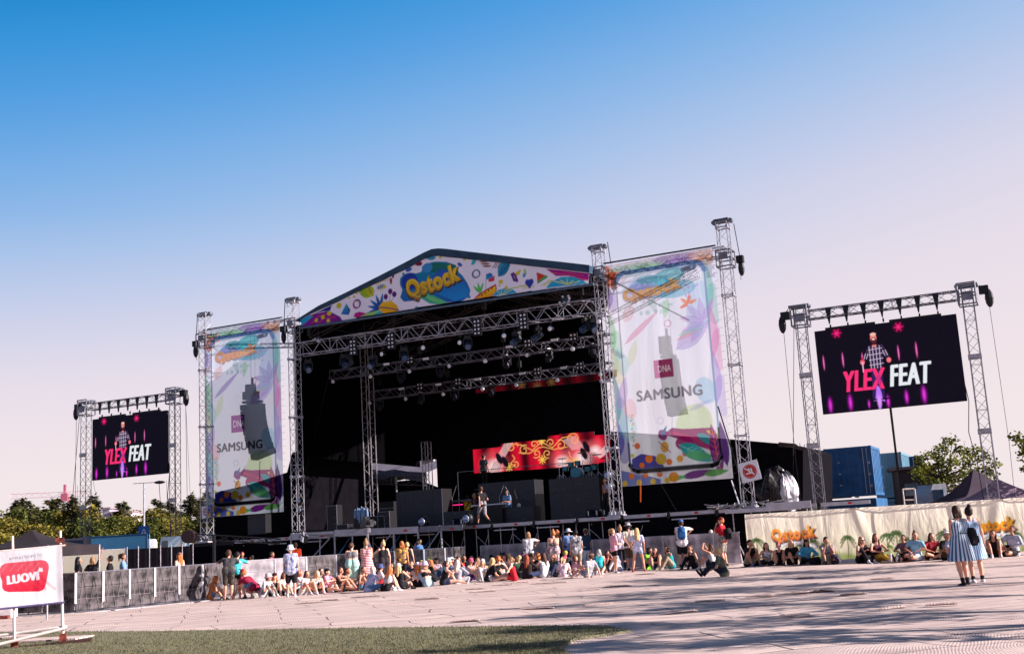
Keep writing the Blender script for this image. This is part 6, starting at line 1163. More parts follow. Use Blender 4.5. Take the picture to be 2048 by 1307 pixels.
cable('flag_cloth', 'bright pale cloth strip by the short mast at the back of the stage', (845, 925), (868, 918), 13, 13, .12, WHT, 'cloth')

# ------------------------------------------------------------------ trees
def leafmat(nm, c1, c2, tr=.35): 
    m = mat(nm, c1, .75, 0, .2, 1.6, c2=c2, trans=tr, spec=.15); return m
LM1, LM2, LM3, LM4 = leafmat('spruce_needles', (104, 100, 60), (30, 36, 24), .2), leafmat('yellow_green_leaves', (156, 140, 60), (58, 60, 28), .3), leafmat('mid_green_leaves', (104, 108, 48), (32, 42, 20), .25), leafmat('right_tree_leaves', (122, 124, 46), (44, 54, 22), .35)
BARK = mat('bark', (86, 66, 54), .9, 0, .3, 8, bump=.4)
def conifer(seed, H, Rb, mt, leaf=.34, n=2600, gap=.25):
    k = random.Random(seed); cr_, tk = MB(), MB(); tk.tube((0, 0, 0), (0, 0, H*.95), .16, 7, 0, .02); nb = int(H*9)
    for i in range(nb):
        z = H*(.06+.92*(i/nb)); r_ = Rb*(1-(z/H))**.75*k.uniform(.7, 1.15)+.12; a = k.uniform(0, 2*pi); tip = V((cos(a)*r_, sin(a)*r_, z-r_*.22+k.uniform(-.1, .15))); base = V((0, 0, z)); tk.tube(base, tip, .03, 3, 0, .008, cap=False)
        m_ = max(5, int(n/nb*(.35+1.3*r_/Rb)))
        for j in range(m_):
            u = k.random()**.6; p = base.lerp(tip, u); sp = .12+.35*r_*(1-u*.5)*.5; p += V((k.gauss(0, sp*.5), k.gauss(0, sp*.5), k.gauss(-.04, .12))); d = V((cos(a+k.gauss(0, .6)), sin(a+k.gauss(0, .6)), k.uniform(-.5, .25))); s_ = leaf*k.uniform(.5, 1.1); side = d.cross(V((k.gauss(0, .4), k.gauss(0, .4), 1))).normalized()*s_*.3; up = d.normalized()*s_
            cr_.add([p-side, p+up*.5-side*.4, p+up, p+side], [(0, 1, 2, 3)])
    return cr_, tk
def broadleaf(seed, H, Rc, leaf=.2, n=3200, clumps=26, z0=.3, elong=1.0, trunk=.14):
    k = random.Random(seed); cr_, tk = MB(), MB(); tk.tube((0, 0, 0), (k.uniform(-.1, .1), 0, H*.55), trunk, 8, 0, trunk*.6)
    for i in range(clumps):
        th = k.uniform(0, 2*pi); ph = k.uniform(-.7, 1.45); f = k.uniform(.45, 1.0); c = V((cos(th)*cos(ph)*Rc*f, sin(th)*cos(ph)*Rc*f, H*(z0+(1-z0)*.5)+sin(ph)*H*(1-z0)*.5*f*elong)); st = V((0, 0, H*k.uniform(.25, .55))); mid = st.lerp(c, .5)+V((0, 0, .15)); tk.tube(st, mid, trunk*.35, 5, 0, trunk*.22, cap=False); tk.tube(mid, c, trunk*.22, 4, 0, .01, cap=False)
        cs = Rc*k.uniform(.16, .34)
        for j in range(n//clumps):
            p = c+V((k.gauss(0, 1), k.gauss(0, 1), k.gauss(0, .65)))*cs*.75; d = V((k.gauss(0, 1), k.gauss(0, 1), k.gauss(-.2, .7))).normalized(); s_ = leaf*k.uniform(.55, 1.15); side = d.orthogonal().normalized(); side.rotate(Matrix.Rotation(k.uniform(0, 6.3), 3, d)); side *= s_*.36
            cr_.add([p, p+d*s_*.5+side, p+d*s_, p+d*s_*.5-side], [(0, 1, 2, 3)])
    return cr_, tk
def tree(name, lab, parts, M, mt, group=None):
    r0 = thing(name, lab, 'tree', M, group); parts[0].obj('crown', mt, r0); parts[1].obj('trunk', BARK, r0); return r0
protoC = [conifer(i, 8, 2.1+.25*(i%2), None, .5, 4200) for i in range(4)]; protoB = [broadleaf(20+i, 7, 2.4, .34, 3400, 30, .12) for i in range(4)]
pm = {}
TR = [(-8, 1020, 'b', 0), (18, 1003, 'b', 1), (36, 999, 'c', 0), (52, 997, 'c', 1), (70, 1012, 'c', 2), (78, 1000, 'b', 2), (101, 994, 'c', 3), (118, 996, 'c', 0), (134, 1008, 'b', 0), (146, 990, 'c', 1), (160, 996, 'b', 3), (187, 988, 'c', 2), (176, 1020, 'b', 1), (200, 1030, 'b', 2), (222, 1030, 'b', 0), (245, 1000, 'c', 3), (232, 1040, 'b', 3), (262, 1032, 'b', 1), (282, 1030, 'b', 2), (297, 1002, 'b', 0), (315, 997, 'c', 0), (330, 1018, 'b', 3), (342, 1003, 'c', 1), (360, 1015, 'b', 1), (378, 987, 'c', 2), (396, 992, 'c', 3), (414, 980, 'c', 1), (432, 1000, 'c', 0), (92, 1045, 'b', 3), (270, 1050, 'b', 0), (308, 1052, 'b', 1), (64, 1030, 'c', 3), (24, 1035, 'c', 2), (0, 1040, 'c', 1)]
nc = {}
for i, (x, y, kd, v) in enumerate(TR):
    y += 14 if kd == 'b' and y < 1028 else (-4 if kd == 'c' and y < 1028 else 0); Yd = 96+((i*37) % 9)*1.6-(8 if y > 1028 else 0); p = AT(x, y, Yd); Hn = 8 if kd == 'c' else 7; sc2 = p.z/Hn
    key = (kd, v); wide = 1.25 if kd == 'b' else 1.05
    M = Matrix.Translation((p.x, p.y, -.1)) @ Matrix.Rotation(i*1.3, 4, 'Z') @ Matrix.Diagonal((sc2*wide, sc2*wide, sc2, 1))
    nc[kd] = nc.get(kd, 0)+1
    lab = ('dark spruce' if kd == 'c' else ['yellow green', 'mid green', 'bushy green', 'golden green'][v]+' leafy tree')+' in the left tree line, number '+str(nc[kd])
    pos = 'near x' 
    if key not in pm:
        r0 = tree('spruce_tree' if kd == 'c' else 'leafy_tree', lab, (protoC if kd == 'c' else protoB)[v], M, LM1 if kd == 'c' else [LM2, LM3, LM3, LM2][v], 'trees in the left tree line'); pm[key] = r0
    else:
        src = pm[key]; r0 = src.copy(); COL.objects.link(r0); r0.matrix_world = M
        for ch in [q for q in bpy.data.objects if q.parent == src]: c2_ = ch.copy(); COL.objects.link(c2_); c2_.parent = r0
    r0['_x'] = x; r0['_k'] = kd
tl = sorted([o for o in bpy.data.objects if '_x' in o.keys()], key=lambda o: o['_x']); cnt = {}
for o in tl:
    kd = o['_k']; cnt[kd] = cnt.get(kd, 0)+1; o['label'] = ORD[cnt[kd]-1]+(' dark spruce tree' if kd == 'c' else ' yellow green leafy tree')+' from the left in the tree line'; del o['_x']; del o['_k']
# the open leafy tree behind the right fence
p = AT(1905, 872, 58); parts = broadleaf(77, 1.0, 1.0, .1, 10, 2); Ht = p.z
def right_tree(cl=None, xb=1885, YD=58, sd_=9):
    k = random.Random(sd_); cr_, tk = MB(), MB(); base = AT(xb, 1010, YD); bx = base.x; tk.tube((0, 0, 0), (.1, 0, 2.9), .13, 8, 0, .1)
    cl = cl or [(1905, 882, 9), (1885, 893, 10), (1870, 905, 10), (1850, 912, 10), (1915, 900, 12), (1935, 903, 12), (1955, 900, 9), (1965, 912, 10), (1938, 922, 14), (1905, 922, 15), (1880, 928, 13), (1850, 932, 11), (1838, 928, 8), (1838, 945, 12), (1862, 950, 14), (1890, 950, 15), (1920, 948, 15), (1948, 942, 14), (1975, 935, 10), (1983, 948, 9), (1965, 958, 12), (1930, 968, 13), (1900, 972, 14), (1870, 966, 13), (1845, 960, 10), (1895, 990, 11), (1920, 985, 10), (1875, 912, 9), (1893, 878, 6), (1990, 925, 7), (1835, 918, 6)]
    for x, y, r_ in cl:
        P = AT(x, y, YD+k.uniform(-1.6, 1.6)); c = V((P.x-bx, P.y-YD, P.z)); rr = r_*YD/FPX; st = V((.1*k.random(), 0, min(c.z-.3, k.uniform(2.2, 3.4)))); mid = st.lerp(c, .55)+V((0, 0, -.12)); tk.tube(st, mid, .05, 5, 0, .032, cap=False); tk.tube(mid, c, .032, 4, 0, .012, cap=False)
        for j in range(int(20+rr*rr*900)):
            d0 = V((k.gauss(0, 1), k.gauss(0, 1.6), k.gauss(0, .8)))*rr*.62; q_ = c+d0; d = V((k.gauss(0, 1), k.gauss(0, 1), k.gauss(-.5, .6))).normalized(); s_ = .17*k.uniform(.6, 1.2); side = d.orthogonal().normalized(); side.rotate(Matrix.Rotation(k.uniform(0, 6.3), 3, d)); side *= s_*.4
            cr_.add([q_, q_+d*s_*.5+side, q_+d*s_, q_+d*s_*.5-side], [(0, 1, 2, 3)])
    return cr_, tk, base
cr_, tk, base = right_tree(); tree('leafy_tree', 'open branched green tree behind the right fence under the screen portal', (cr_, tk), wfr((base.x, 58, 0)), LM4)
# tree at the right margin whose branches enter the frame, and the row that shades the floor
cr2, tk2, base = right_tree([(2030, 873, 8), (2043, 881, 9), (2058, 892, 15), (2044, 905, 6), (2075, 880, 18), (2090, 905, 24), (2110, 880, 26), (2070, 925, 16), (2050, 938, 5), (2125, 915, 26), (2100, 940, 20)], 2108, 50, 3); tree('leafy_tree', 'green tree at the right margin with only its outer branches in view', (cr2, tk2), wfr((base.x, 50, 0)), LM4)
sh = [(18.6, 33.0, 7.4, 1.7, 61), (19, 30.5, 8.0, 2.0, 62), (16.5, 26.2, 7.2, 1.8, 63), (17.5, 23.0, 8.6, 2.1, 64), (14.5, 20.2, 7.4, 1.5, 65), (13.8, 17.0, 7.0, 1.7, 66), (12.5, 14.6, 6.6, 1.4, 67)]
for i, (x, y, h, r_, sd_) in enumerate(sh):
    cr3, tk3 = broadleaf(sd_, h, r_*.95, .2, 1900, 24, .36, trunk=.1); tree('leafy_tree', 'green shade tree right of the floor, '+ORD[i]+' from the stage, casting leafy shadows', (cr3, tk3), wfr((x, y, 0)), LM3, 'shade trees right of the floor')
# ------------------------------------------------------------------ people
PENDING = []
def ik(A, T, l1, l2, pole):
    d = T-A; L_ = min(max(d.length, .05), l1+l2-.004); d.normalize(); a = (l1*l1-l2*l2+L_*L_)/(2*L_); h = math.sqrt(max(0, l1*l1-a*a)); p = pole-d*pole.dot(d)
    p = p.normalized() if p.length > 1e-4 else V((0, 0, 1)); return A+d*a+p*h, A+d*L_
KH = [lambda: [V((-.06, .42, .40)), V((.08, .44, .38))], lambda: [V((-.16, .36, .2)), V((.12, .4, .4))], lambda: [V((-.05, .12, .66)), V((.15, .36, .36))], lambda: [V((-.04, .26, .3)), V((.06, .28, .28))], lambda: [V((-.15, .42, .16)), V((.16, .42, .14))]]
UP, FW, BK_ = V((0, 0, 1)), V((0, 1, 0)), V((0, -1, 0))
def pose_of(name, k):
    """pelvis, lean, side, ankles, knee poles, hands, elbow poles, foot directions, head pitch and yaw"""
    j = lambda s: k.uniform(-s, s)
    P = dict(p=V((0, 0, .93)), lean=3+j(3), side=j(3), an=[V((-.1+j(.03), j(.05), .085)), V((.1+j(.03), j(.05), .085))], kp=[V((-.1, 1, 0)), V((.1, 1, 0))], ha=[V((-.25, .06+j(.05), .86)), V((.25, .06+j(.05), .86))], ep=[V((-.4, -1, 0)), V((.4, -1, 0))], ft=[V((-.12, 1, -.25)), V((.12, 1, -.25))], hp=j(8), hy=j(25))
    if name == 'stand': pass
    elif name == 'wide': P['an'] = [V((-.24, 0, .085)), V((.2, .08, .085))]; P['p'].z = .9; P['ha'][0] = V((-.24, .12, .95))
    elif name == 'hold': P['ha'] = [V((-.1, .28, 1.12)), V((.08, .3, 1.1))]; P['hp'] = -18
    elif name == 'cross': P['ha'] = [V((.12, .2, 1.12)), V((-.12, .22, 1.14))]; P['ep'] = [V((-1, .3, -.4)), V((1, .3, -.4))]
    elif name == 'back': P['ha'] = [V((-.03, -.17, .93)), V((.06, -.18, .9))]; P['ep'] = [V((-1, -.5, 0)), V((1, -.5, 0))]
    elif name == 'mouth': P['ha'] = [V((-.06, .2, 1.42)), V((.2, .15, .95))]; P['ep'] = [V((-.6, 0, -1)), V((.5, -1, 0))]
    elif name == 'behindhead': P['ha'] = [V((-.1, -.02, 1.6)), V((.2, .15, 1.0))]; P['ep'] = [V((-1, .3, .3)), V((.5, -1, 0))]
    elif name == 'armup': P['ha'] = [V((-.16, .1, 1.1)), V((.34, .05, 1.9))]; P['ep'] = [V((-.6, -1, 0)), V((1, 0, .2))]
    elif name == 'barrier': P['lean'] = 38; P['p'] = V((0, -.12, .92)); P['ha'] = [V((-.2, .52, 1.2)), V((.16, .5, 1.2))]; P['ep'] = [V((-1, 0, -.3)), V((1, 0, -.3))]; P['hp'] = -15
    elif name == 'reach': P['ha'][0] = V((-.3, .5, 1.2)); P['lean'] = 10
    elif name == 'elbow': P['ha'] = [V((.2, .42, 1.16)), V((.3, .4, 1.2))]; P['lean'] = 10; P['ep'] = [V((-1, 0, -.3)), V((1, 0, .2))]
    elif name == 'walk': P['an'] = [V((-.08, .3, .09)), V((.08, -.34, .2))]; P['p'].z = .9; P['lean'] = 8; P['ft'] = [V((0, 1, -.1)), V((0, .8, -.8))]; P['ha'] = [V((-.25, -.15, .92)), V((.26, .22, .98))]
    elif name == 'bend': P['p'] = V((0, -.15, .82)); P['lean'] = 88; P['ha'] = [V((-.12, .5, .32)), V((.14, .4, .35))]; P['ep'] = [V((-1, 0, 0)), V((1, 0, 0))]; P['hp'] = -20
    elif name == 'squat': P['p'] = V((0, -.12, .36)); P['lean'] = 52; P['an'] = [V((-.16, .1, .09)), V((.14, -.1, .09))]; P['ha'] = [V((-.1, .55, .2)), V((.16, .5, .16))]; P['hp'] = -15
    elif name == 'knees': P.update(p=V((0, 0, .115)), lean=20+j(8), an=[V((-.13, .5+j(.05), .085)), V((.13, .55+j(.05), .085))], kp=[V((-.15, .2, 1)), V((.15, .2, 1))], ha=k.choice(KH)(), ep=[V((-.5, -.2, -1)), V((.5, -.2, -1))])
    elif name == 'phone': P.update(p=V((0, 0, .115)), lean=14+j(6), an=[V((-.14, .55, .085)), V((.12, .5, .085))], kp=[V((-.15, .2, 1)), V((.15, .2, 1))], ha=[V((-.07, .36, .62)), V((.06, .36, .62))], ep=[V((-.5, -.2, -1)), V((.5, -.2, -1))], hp=-22)
    elif name == 'crossleg': P.update(p=V((0, 0, .115)), lean=16+j(8), an=[V((.1, .34, .075)), V((-.1, .26, .08))], kp=[V((-1, .5, .35)), V((1, .5, .35))], ha=[V((-.12, .3, .3)), V((.14, .3, .3))], ep=[V((-1, 0, -.2)), V((1, 0, -.2))], ft=[V((1, .3, 0)), V((-1, .3, 0))])
    elif name == 'out': P.update(p=V((0, 0, .115)), lean=8+j(5), an=[V((-.08, .84, .075)), V((.1, .8, .085))], kp=[V((-.1, .1, 1)), V((.1, .1, 1))], ha=[V((-.06, .3, .34)), V((.1, .32, .33))], ep=[V((-1, 0, -.3)), V((1, 0, -.3))], ft=[V((-.2, .35, 1)), V((.2, .35, 1))])
    elif name == 'oneout': P.update(p=V((0, 0, .115)), lean=14+j(5), an=[V((-.12, .5, .085)), V((.16, .84, .075))], kp=[V((-.1, .1, 1)), V((.1, .1, 1))], ha=[V((-.06, .36, .5)), V((.1, .38, .45))], ep=[V((-1, 0, -.3)), V((1, 0, -.3))], ft=[V((-.1, 1, -.2)), V((.2, .35, 1))])
    elif name == 'prop': P.update(p=V((0, 0, .115)), lean=-18, an=[V((-.1, .78, .085)), V((.14, .74, .085))], kp=[V((-.1, .1, 1)), V((.1, .1, 1))], ha=[V((-.28, -.34, .04)), V((.28, -.34, .04))], ep=[V((-.6, -1, 0)), V((.6, -1, 0))], ft=[V((-.2, .5, 1)), V((.2, .5, 1))])
    elif name == 'side': P.update(p=V((0, 0, .13)), lean=8+j(5), side=-6, an=[V((.16, .02, .075)), V((.46, .1, .075))], kp=[V((-.2, 1, .1)), V((.5, 1, .1))], ha=[V((-.14, .3, .32)), V((.1, .34, .3))], ep=[V((-1, 0, -.3)), V((1, 0, -.3))], ft=[V((1, -.5, 0)), V((1, -.4, 0))])
    elif name == 'lifted': P.update(p=V((0, 0, .115)), lean=6, an=[V((-.1, .5, .085)), V((.2, .3, .08))], kp=[V((-.3, .2, 1)), V((1, .3, .2))], ha=[V((-.07, .3, .88)), V((.09, .3, .86))], ep=[V((-1, 0, -.8)), V((1, 0, -.8))], hp=4)
    elif name == 'loose': P.update(p=V((0, 0, .115)), lean=16, an=[V((-.16, .66, .085)), V((.12, .6, .085))], kp=[V((-.4, .1, 1)), V((.3, .1, 1))], ha=[V((-.18, .4, .2)), V((.16, .42, .24))], ep=[V((-.6, -.2, -1)), V((.6, -.2, -1))], ft=[V((-.2, .6, .8)), V((.2, .6, .8))])
    return P
SKINS = [(214, 156, 132), (202, 142, 118), (222, 170, 148), (176, 122, 100)]
def colmat(nm, c, pat=None, rough=.85):
    key = 'cloth_%s_%s' % (nm, '_'.join(map(str, c)))
    if pat and pat[0] == 'h': return mat(key+'_h', c, rough, 0, .05, 4, wave=('Z', pat[1], pat[2]))
    if pat and pat[0] == 'v': return mat(key+'_v', c, rough, 0, .05, 4, wave=('X', pat[1], pat[2]))
    if pat and pat[0] == 'r':
        key += '_r%d' % pat[1]
        if key in MC: return MC[key]
        m, t, b = newmat(key); n = t.nodes.new; l = t.links.new; co = n('ShaderNodeTexCoord'); se = n('ShaderNodeSeparateXYZ'); l(co.outputs['Object'], se.inputs[0]); at = n('ShaderNodeMath'); at.operation = 'ARCTAN2'; l(se.outputs[0], at.inputs[0]); l(se.outputs[1], at.inputs[1]); mu = n('ShaderNodeMath'); mu.operation = 'MULTIPLY'; mu.inputs[1].default_value = pat[1]; l(at.outputs[0], mu.inputs[0]); si = n('ShaderNodeMath'); si.operation = 'SINE'; l(mu.outputs[0], si.inputs[0])
        r_ = n('ShaderNodeValToRGB'); r_.color_ramp.elements[0].color = (*lin(c), 1); r_.color_ramp.elements[0].position = .35; r_.color_ramp.elements[1].color = (*lin(pat[2]), 1); r_.color_ramp.elements[1].position = .65; ma = n('ShaderNodeMath'); ma.operation = 'MULTIPLY_ADD'; ma.inputs[1].default_value = .5; ma.inputs[2].default_value = .5; l(si.outputs[0], ma.inputs[0]); l(ma.outputs[0], r_.inputs[0]); l(r_.outputs[0], b.inputs['Base Color']); b.inputs['Roughness'].default_value = .85; MC[key] = m; return m
    if pat and pat[0] == 'n': return mat(key+'_n'+'_'.join(map(str, pat[2])), c, rough, 0, 0, pat[1], c2=pat[2], bump=.5)
    return mat(key, c, rough, 0, .16, 11, bump=.8)
def person(lab, x, y, pose, a, H, top, bot, hair, hat=None, shoes=(236, 232, 238), skin=0, w=1.0, z=0.0, M=None, group=None, hp=None, hy=None, dd=0, sock=None):
    k = random.Random(int(x*13+y*7)); S = H/1.7; Q = pose_of(pose, k)
    if hp is not None: Q['hp'] = hp
    if hy is not None: Q['hy'] = hy
    if M is None:
        if pose in ('knees', 'phone', 'crossleg', 'side', 'oneout', 'out', 'elbow'):
            if 930 < x < 1112: y = max(y, 1151)
            elif 840 < x <= 930: y = max(y, 1157)
        g_ = GR(x, y, z)
        if dd: g_ = g_+V((g_.x, g_.y, 0)).normalized()*dd
        M = Matrix.Translation((g_.x, g_.y, z)) @ Matrix.Rotation(R(a), 4, 'Z')
    M = M @ Matrix.Scale(S, 4)
    r0 = thing('person', lab, 'person', M, group)
    P = Q['p']; l_, sd = R(Q['lean']), R(Q['side']); T = V((sin(sd), sin(l_)*cos(sd), cos(l_)*cos(sd))); X = V((1, 0, 0)); X = (X-T*X.dot(T)).normalized(); Yv = T.cross(X)
    seat = P.z < .3
    C_ = P+T*.455; SH_ = [C_-X*.17, C_+X*.17]; HJ = [P-X*.085, P+X*.085]
    kn, an = [], []
    for i in range(2): k_, t_ = ik(HJ[i], Q['an'][i], .43, .425, Q['kp'][i]); kn.append(k_); an.append(t_)
    el, wr = [], []
    for i in range(2): e_, t_ = ik(SH_[i], Q['ha'][i], .285, .25, Q['ep'][i]); el.append(e_); wr.append(t_)
    nk = C_+T*.05; lean2 = (V((0, 0, 1))*.7+T*.5).normalized() if Q['lean'] < 70 else T
    HR = Matrix.Rotation(R(Q['hy']), 3, 'Z') @ Matrix.Rotation(R(Q['hp']), 3, 'X')
    if Q['lean'] > 70: HR = Matrix.Rotation(R(-Q['lean']), 3, 'X') @ HR
    Hc = nk+lean2*.145
    hd = lambda x_, y_, z_: Hc+HR @ V((x_, y_, z_))
    B = MB()
    def torso(m_, e=0, lo=0, hi=1.0, sh=True):
        rr = [(P+T*lo, .078, .108*w+e), (P+T*.17, .055, .092*w+e), (P+T*.34, .075, .104*w+e)]
        for s in (-1, 1):
            for (c0, o0, r0_), (c1, o1, r1_) in zip(rr, rr[1:]): m_.cap(c0+X*s*o0*w, r0_, c1+X*s*o1, r1_, 10)
            if sh: m_.cap(P+T*.36+X*s*.07, .095*min(w, 1.1)+e, C_+X*s*.115-T*.01, .058+e, 10); m_.cap(C_+X*s*.08, .055+e, C_+X*s*.165-T*.015, .05+e, 8)
        m_.cap(P+T*(lo+.02), .1*w+e, P+T*.33, .1+e, 10)
    torso(B)
    B.cap(C_, .058, nk+lean2*.05, .048, 10)
    # head with jaw, brow, nose and ears
    B.ball(hd(0, -.012, .03), (.078, .094, .092), 12, 9); B.cap(hd(0, .02, -.01), .07, hd(0, .042, -.07), .042, 10); B.cap(hd(0, .088, .0), .012, hd(0, .104, -.025), .015, 6); B.cap(hd(-.03, .072, .018), .018, hd(.03, .072, .018), .018, 6)
    B.cap(hd(0, .075, -.055), .016, hd(0, .078, -.058), .018, 6)
    for s in (-1, 1): B.cap(hd(s*.082, -.005, .01), .016, hd(s*.086, -.01, -.02), .012, 6); B.cap(hd(s*.045, .05, -.015), .022, hd(s*.04, .055, -.03), .02, 6)
    for i, s in enumerate((-1, 1)):
        B.cap(SH_[i], .048*min(w, 1.15), el[i], .036, 9); B.cap(el[i], .037, wr[i], .024, 9)
        d = (wr[i]-el[i]).normalized(); sdv = d.cross(UP); sdv = sdv.normalized() if sdv.length > .1 else X; nn = sdv.cross(d)
        if nn.z > 0: nn = -nn
        for q_ in (-1, 0, 1): B.cap(wr[i]+sdv*q_*.014, .015, wr[i]+d*.075+sdv*q_*.02, .014, 6)
        for f, (o_, L_) in enumerate(((-.029, .055), (-.010, .068), (.010, .064), (.028, .046))):
            f0 = wr[i]+d*.08+sdv*o_; f1 = f0+d*L_*.55+nn*.012+sdv*o_*.12; f2 = f1+d*L_*.32+nn*.026; B.cap(f0, .0095, f1, .0088, 6); B.cap(f1, .0088, f2, .008, 6)
        th0 = wr[i]+d*.025-sdv*s*.02; th1 = th0+d*.03-sdv*s*.032; th2 = th1+d*.03-sdv*s*.006+nn*.008; B.cap(th0, .013, th1, .0105, 6); B.cap(th1, .0105, th2, .009, 6)
        B.cap(HJ[i], .088*w, kn[i], .056*min(w, 1.15), 10); B.cap(kn[i], .054, an[i].lerp(kn[i], .62), .056*min(w, 1.1), 9); B.cap(an[i].lerp(kn[i], .62), .054, an[i], .034, 9)
        ft = Q['ft'][i].normalized(); B.cap(an[i]+V((0, 0, -.03)), .036, an[i]+ft*.13+V((0, 0, -.035 if ft.z < .5 else 0)), .028, 8)
    ob = B.obj('body', mat('skin_%d' % skin, SKINS[skin], .5, 0, .04, 5, spec=.35), r0, smooth=True); PENDING.append((ob, .0135, 2))
    # shoes
    for i in range(2):
        if shoes is None: break
        ft = Q['ft'][i].normalized(); q = MB(); hl = an[i]-ft*.03; dn = V((0, 0, -.045)) if ft.z < .5 else V((0, .02, 0))
        q.cap(hl+dn*.9, .04, an[i]+ft*.08+dn, .043, 9); q.cap(an[i]+ft*.06+dn, .042, an[i]+ft*.17+dn*1.15, .034, 9); q.cap(an[i]+dn*.3, .044, an[i]+V((0, 0, .01)), .043, 9); q.obj('shoe', colmat('shoe', shoes, None, .6), r0, smooth=True)
        if sock: q = MB(); q.cap(an[i], .042, an[i].lerp(kn[i], .18), .046, 9); q.obj('sock', colmat('sock', sock), r0, smooth=True)
    # eyes and mouth
    for s in (-1, 1): q = MB(); q.ball(hd(s*.032, .083, .002), (.011, .007, .007), 6, 4); q.obj('eye', mat('dark_eye', (30, 22, 26), .2), r0)
    q = MB(); q.ball(hd(0, .092, -.055), (.022, .008, .006), 7, 4); q.obj('mouth', mat('lips', (176, 84, 84), .5), r0)
    # garments
    def limb_cover(m_, i, f0, f1, e, leg=False):
        A_, K_, E_ = (HJ[i], kn[i], an[i]) if leg else (SH_[i], el[i], wr[i]); ra, rk, re_ = (.088*w, .056*min(w, 1.15), .034) if leg else (.048*min(w, 1.15), .036, .024)
        if f1 <= 1: m_.cap(A_, ra+e, A_.lerp(K_, f1), ra+(rk-ra)*f1+e*1.15, 9)
        else: m_.cap(A_, ra+e, K_, rk+e, 9); m_.cap(K_, rk+e, K_.lerp(E_, f1-1), (rk if leg else rk)+(re_-rk)*(f1-1)+e*1.1, 9)
    tt, tcol, tpat = top
    if tt != 'none':
        q = MB(); e = .014
        if tt in ('tee', 'long', 'shirt'):
            torso(q, e+(.008 if tt == 'shirt' else 0), -.02); q.cap(C_-T*.02, .068, C_+T*.02, .06, 8)
            for i in range(2): limb_cover(q, i, 0, .62 if tt != 'long' else 1.85, .016)
            if tt == 'shirt': q.cap(P-T*.08-X*.06, .125*w, P+T*.1-X*.05, .115*w, 9); q.cap(P-T*.08+X*.06, .125*w, P+T*.1+X*.05, .115*w, 9)
        elif tt in ('tank', 'dress', 'romper'):
            torso(q, e, 0, sh=False); 
            for s in (-1, 1): q.cap(P+T*.36+X*s*.07, .1+e*.4, C_+X*s*.07-T*.04, .06, 9); q.cap(C_+X*s*.085, .062, C_+X*s*.095+T*.01, .058, 7)
        elif tt == 'crop':
            for s in (-1, 1): q.cap(P+T*.25+X*s*.065, .1*w+e, P+T*.36+X*s*.07, .104*min(w, 1.1)+e, 9); q.cap(P+T*.36+X*s*.07, .1, C_+X*s*.08-T*.04, .062, 9); 
        elif tt == 'strap':
            for s in (-1, 1): q.cap(P+T*.29+X*s*.07, .104*w+.008, P+T*.34+X*s*.072, .106*w+.008, 9)
        if tt in ('dress',) and not seat:
            n_ = 20; L0, L1 = P+T*.2, V((P.x, P.y, P.z-.40)); vs = []
            for u in range(7):
                f = u/6; c_ = L0.lerp(L1, f); rx = (.145+.13*f**.8)*w; ry = (.115+.11*f**.8)*w
                vs += [c_+V((rx*cos(2*pi*i/n_), ry*sin(2*pi*i/n_), 0))*(1+.035*f*sin(i*2.2)) for i in range(n_)]
            fs = [(u*n_+i, u*n_+(i+1) % n_, (u+1)*n_+(i+1) % n_, (u+1)*n_+i) for u in range(6) for i in range(n_)]+[tuple(range(n_))[::-1], tuple(range(6*n_, 7*n_))]; q.add(vs, [f_[::-1] for f_ in fs])
        ob = q.obj({'tee': 't_shirt', 'long': 'long_sleeved_top', 'shirt': 'loose_shirt', 'tank': 'tank_top', 'dress': 'dress', 'romper': 'romper', 'crop': 'crop_top', 'strap': 'bikini_top'}[tt], colmat('top', tcol, tpat), r0, smooth=True); PENDING.append((ob, .016, 3))
    bt, bcol, bpat = bot
    if bt != 'none':
        q = MB(); f1 = {'shorts': .5, 'hot': .32, 'knee': .93, 'pants': 1.9, 'leggings': 1.93, 'skirt': .45, 'sarong': 1.2}[bt]; e = {'leggings': .006, 'skirt': .03, 'knee': .024, 'sarong': .045}.get(bt, .014)
        for s in (-1, 1): q.cap(P+X*s*.078*w, .112*w+e*.6, P+T*.1+X*s*.065*w, .1*w+e*.6, 10)
        q.cap(P-V((0, 0, 0)), .105*w, P+T*.08, .1*w, 9)
        for i in range(2): limb_cover(q, i, 0, f1, e, True)
        if bt in ('skirt', 'sarong') and not seat: A_, B2 = HJ[0].lerp(kn[0], .9 if bt == 'skirt' else 1), HJ[1].lerp(kn[1], .9 if bt == 'skirt' else 1); q.cap(A_.lerp(B2, .2)*.5+P*.5, .12, A_.lerp(B2, .3), .1, 8); q.cap(B2*.5+P*.5, .12, B2, .1, 8)
        if seat:
            q.v = [(v_[0], v_[1], max(v_[2], .004)) for v_ in q.v]
        ob = q.obj({'shorts': 'shorts', 'hot': 'shorts', 'knee': 'shorts', 'pants': 'trousers', 'leggings': 'leggings', 'skirt': 'skirt', 'sarong': 'wrap_skirt'}[bt], colmat('bottom', bcol, bpat), r0, smooth=True); PENDING.append((ob, .016, 3))
    # hair
    hs, hcol = hair
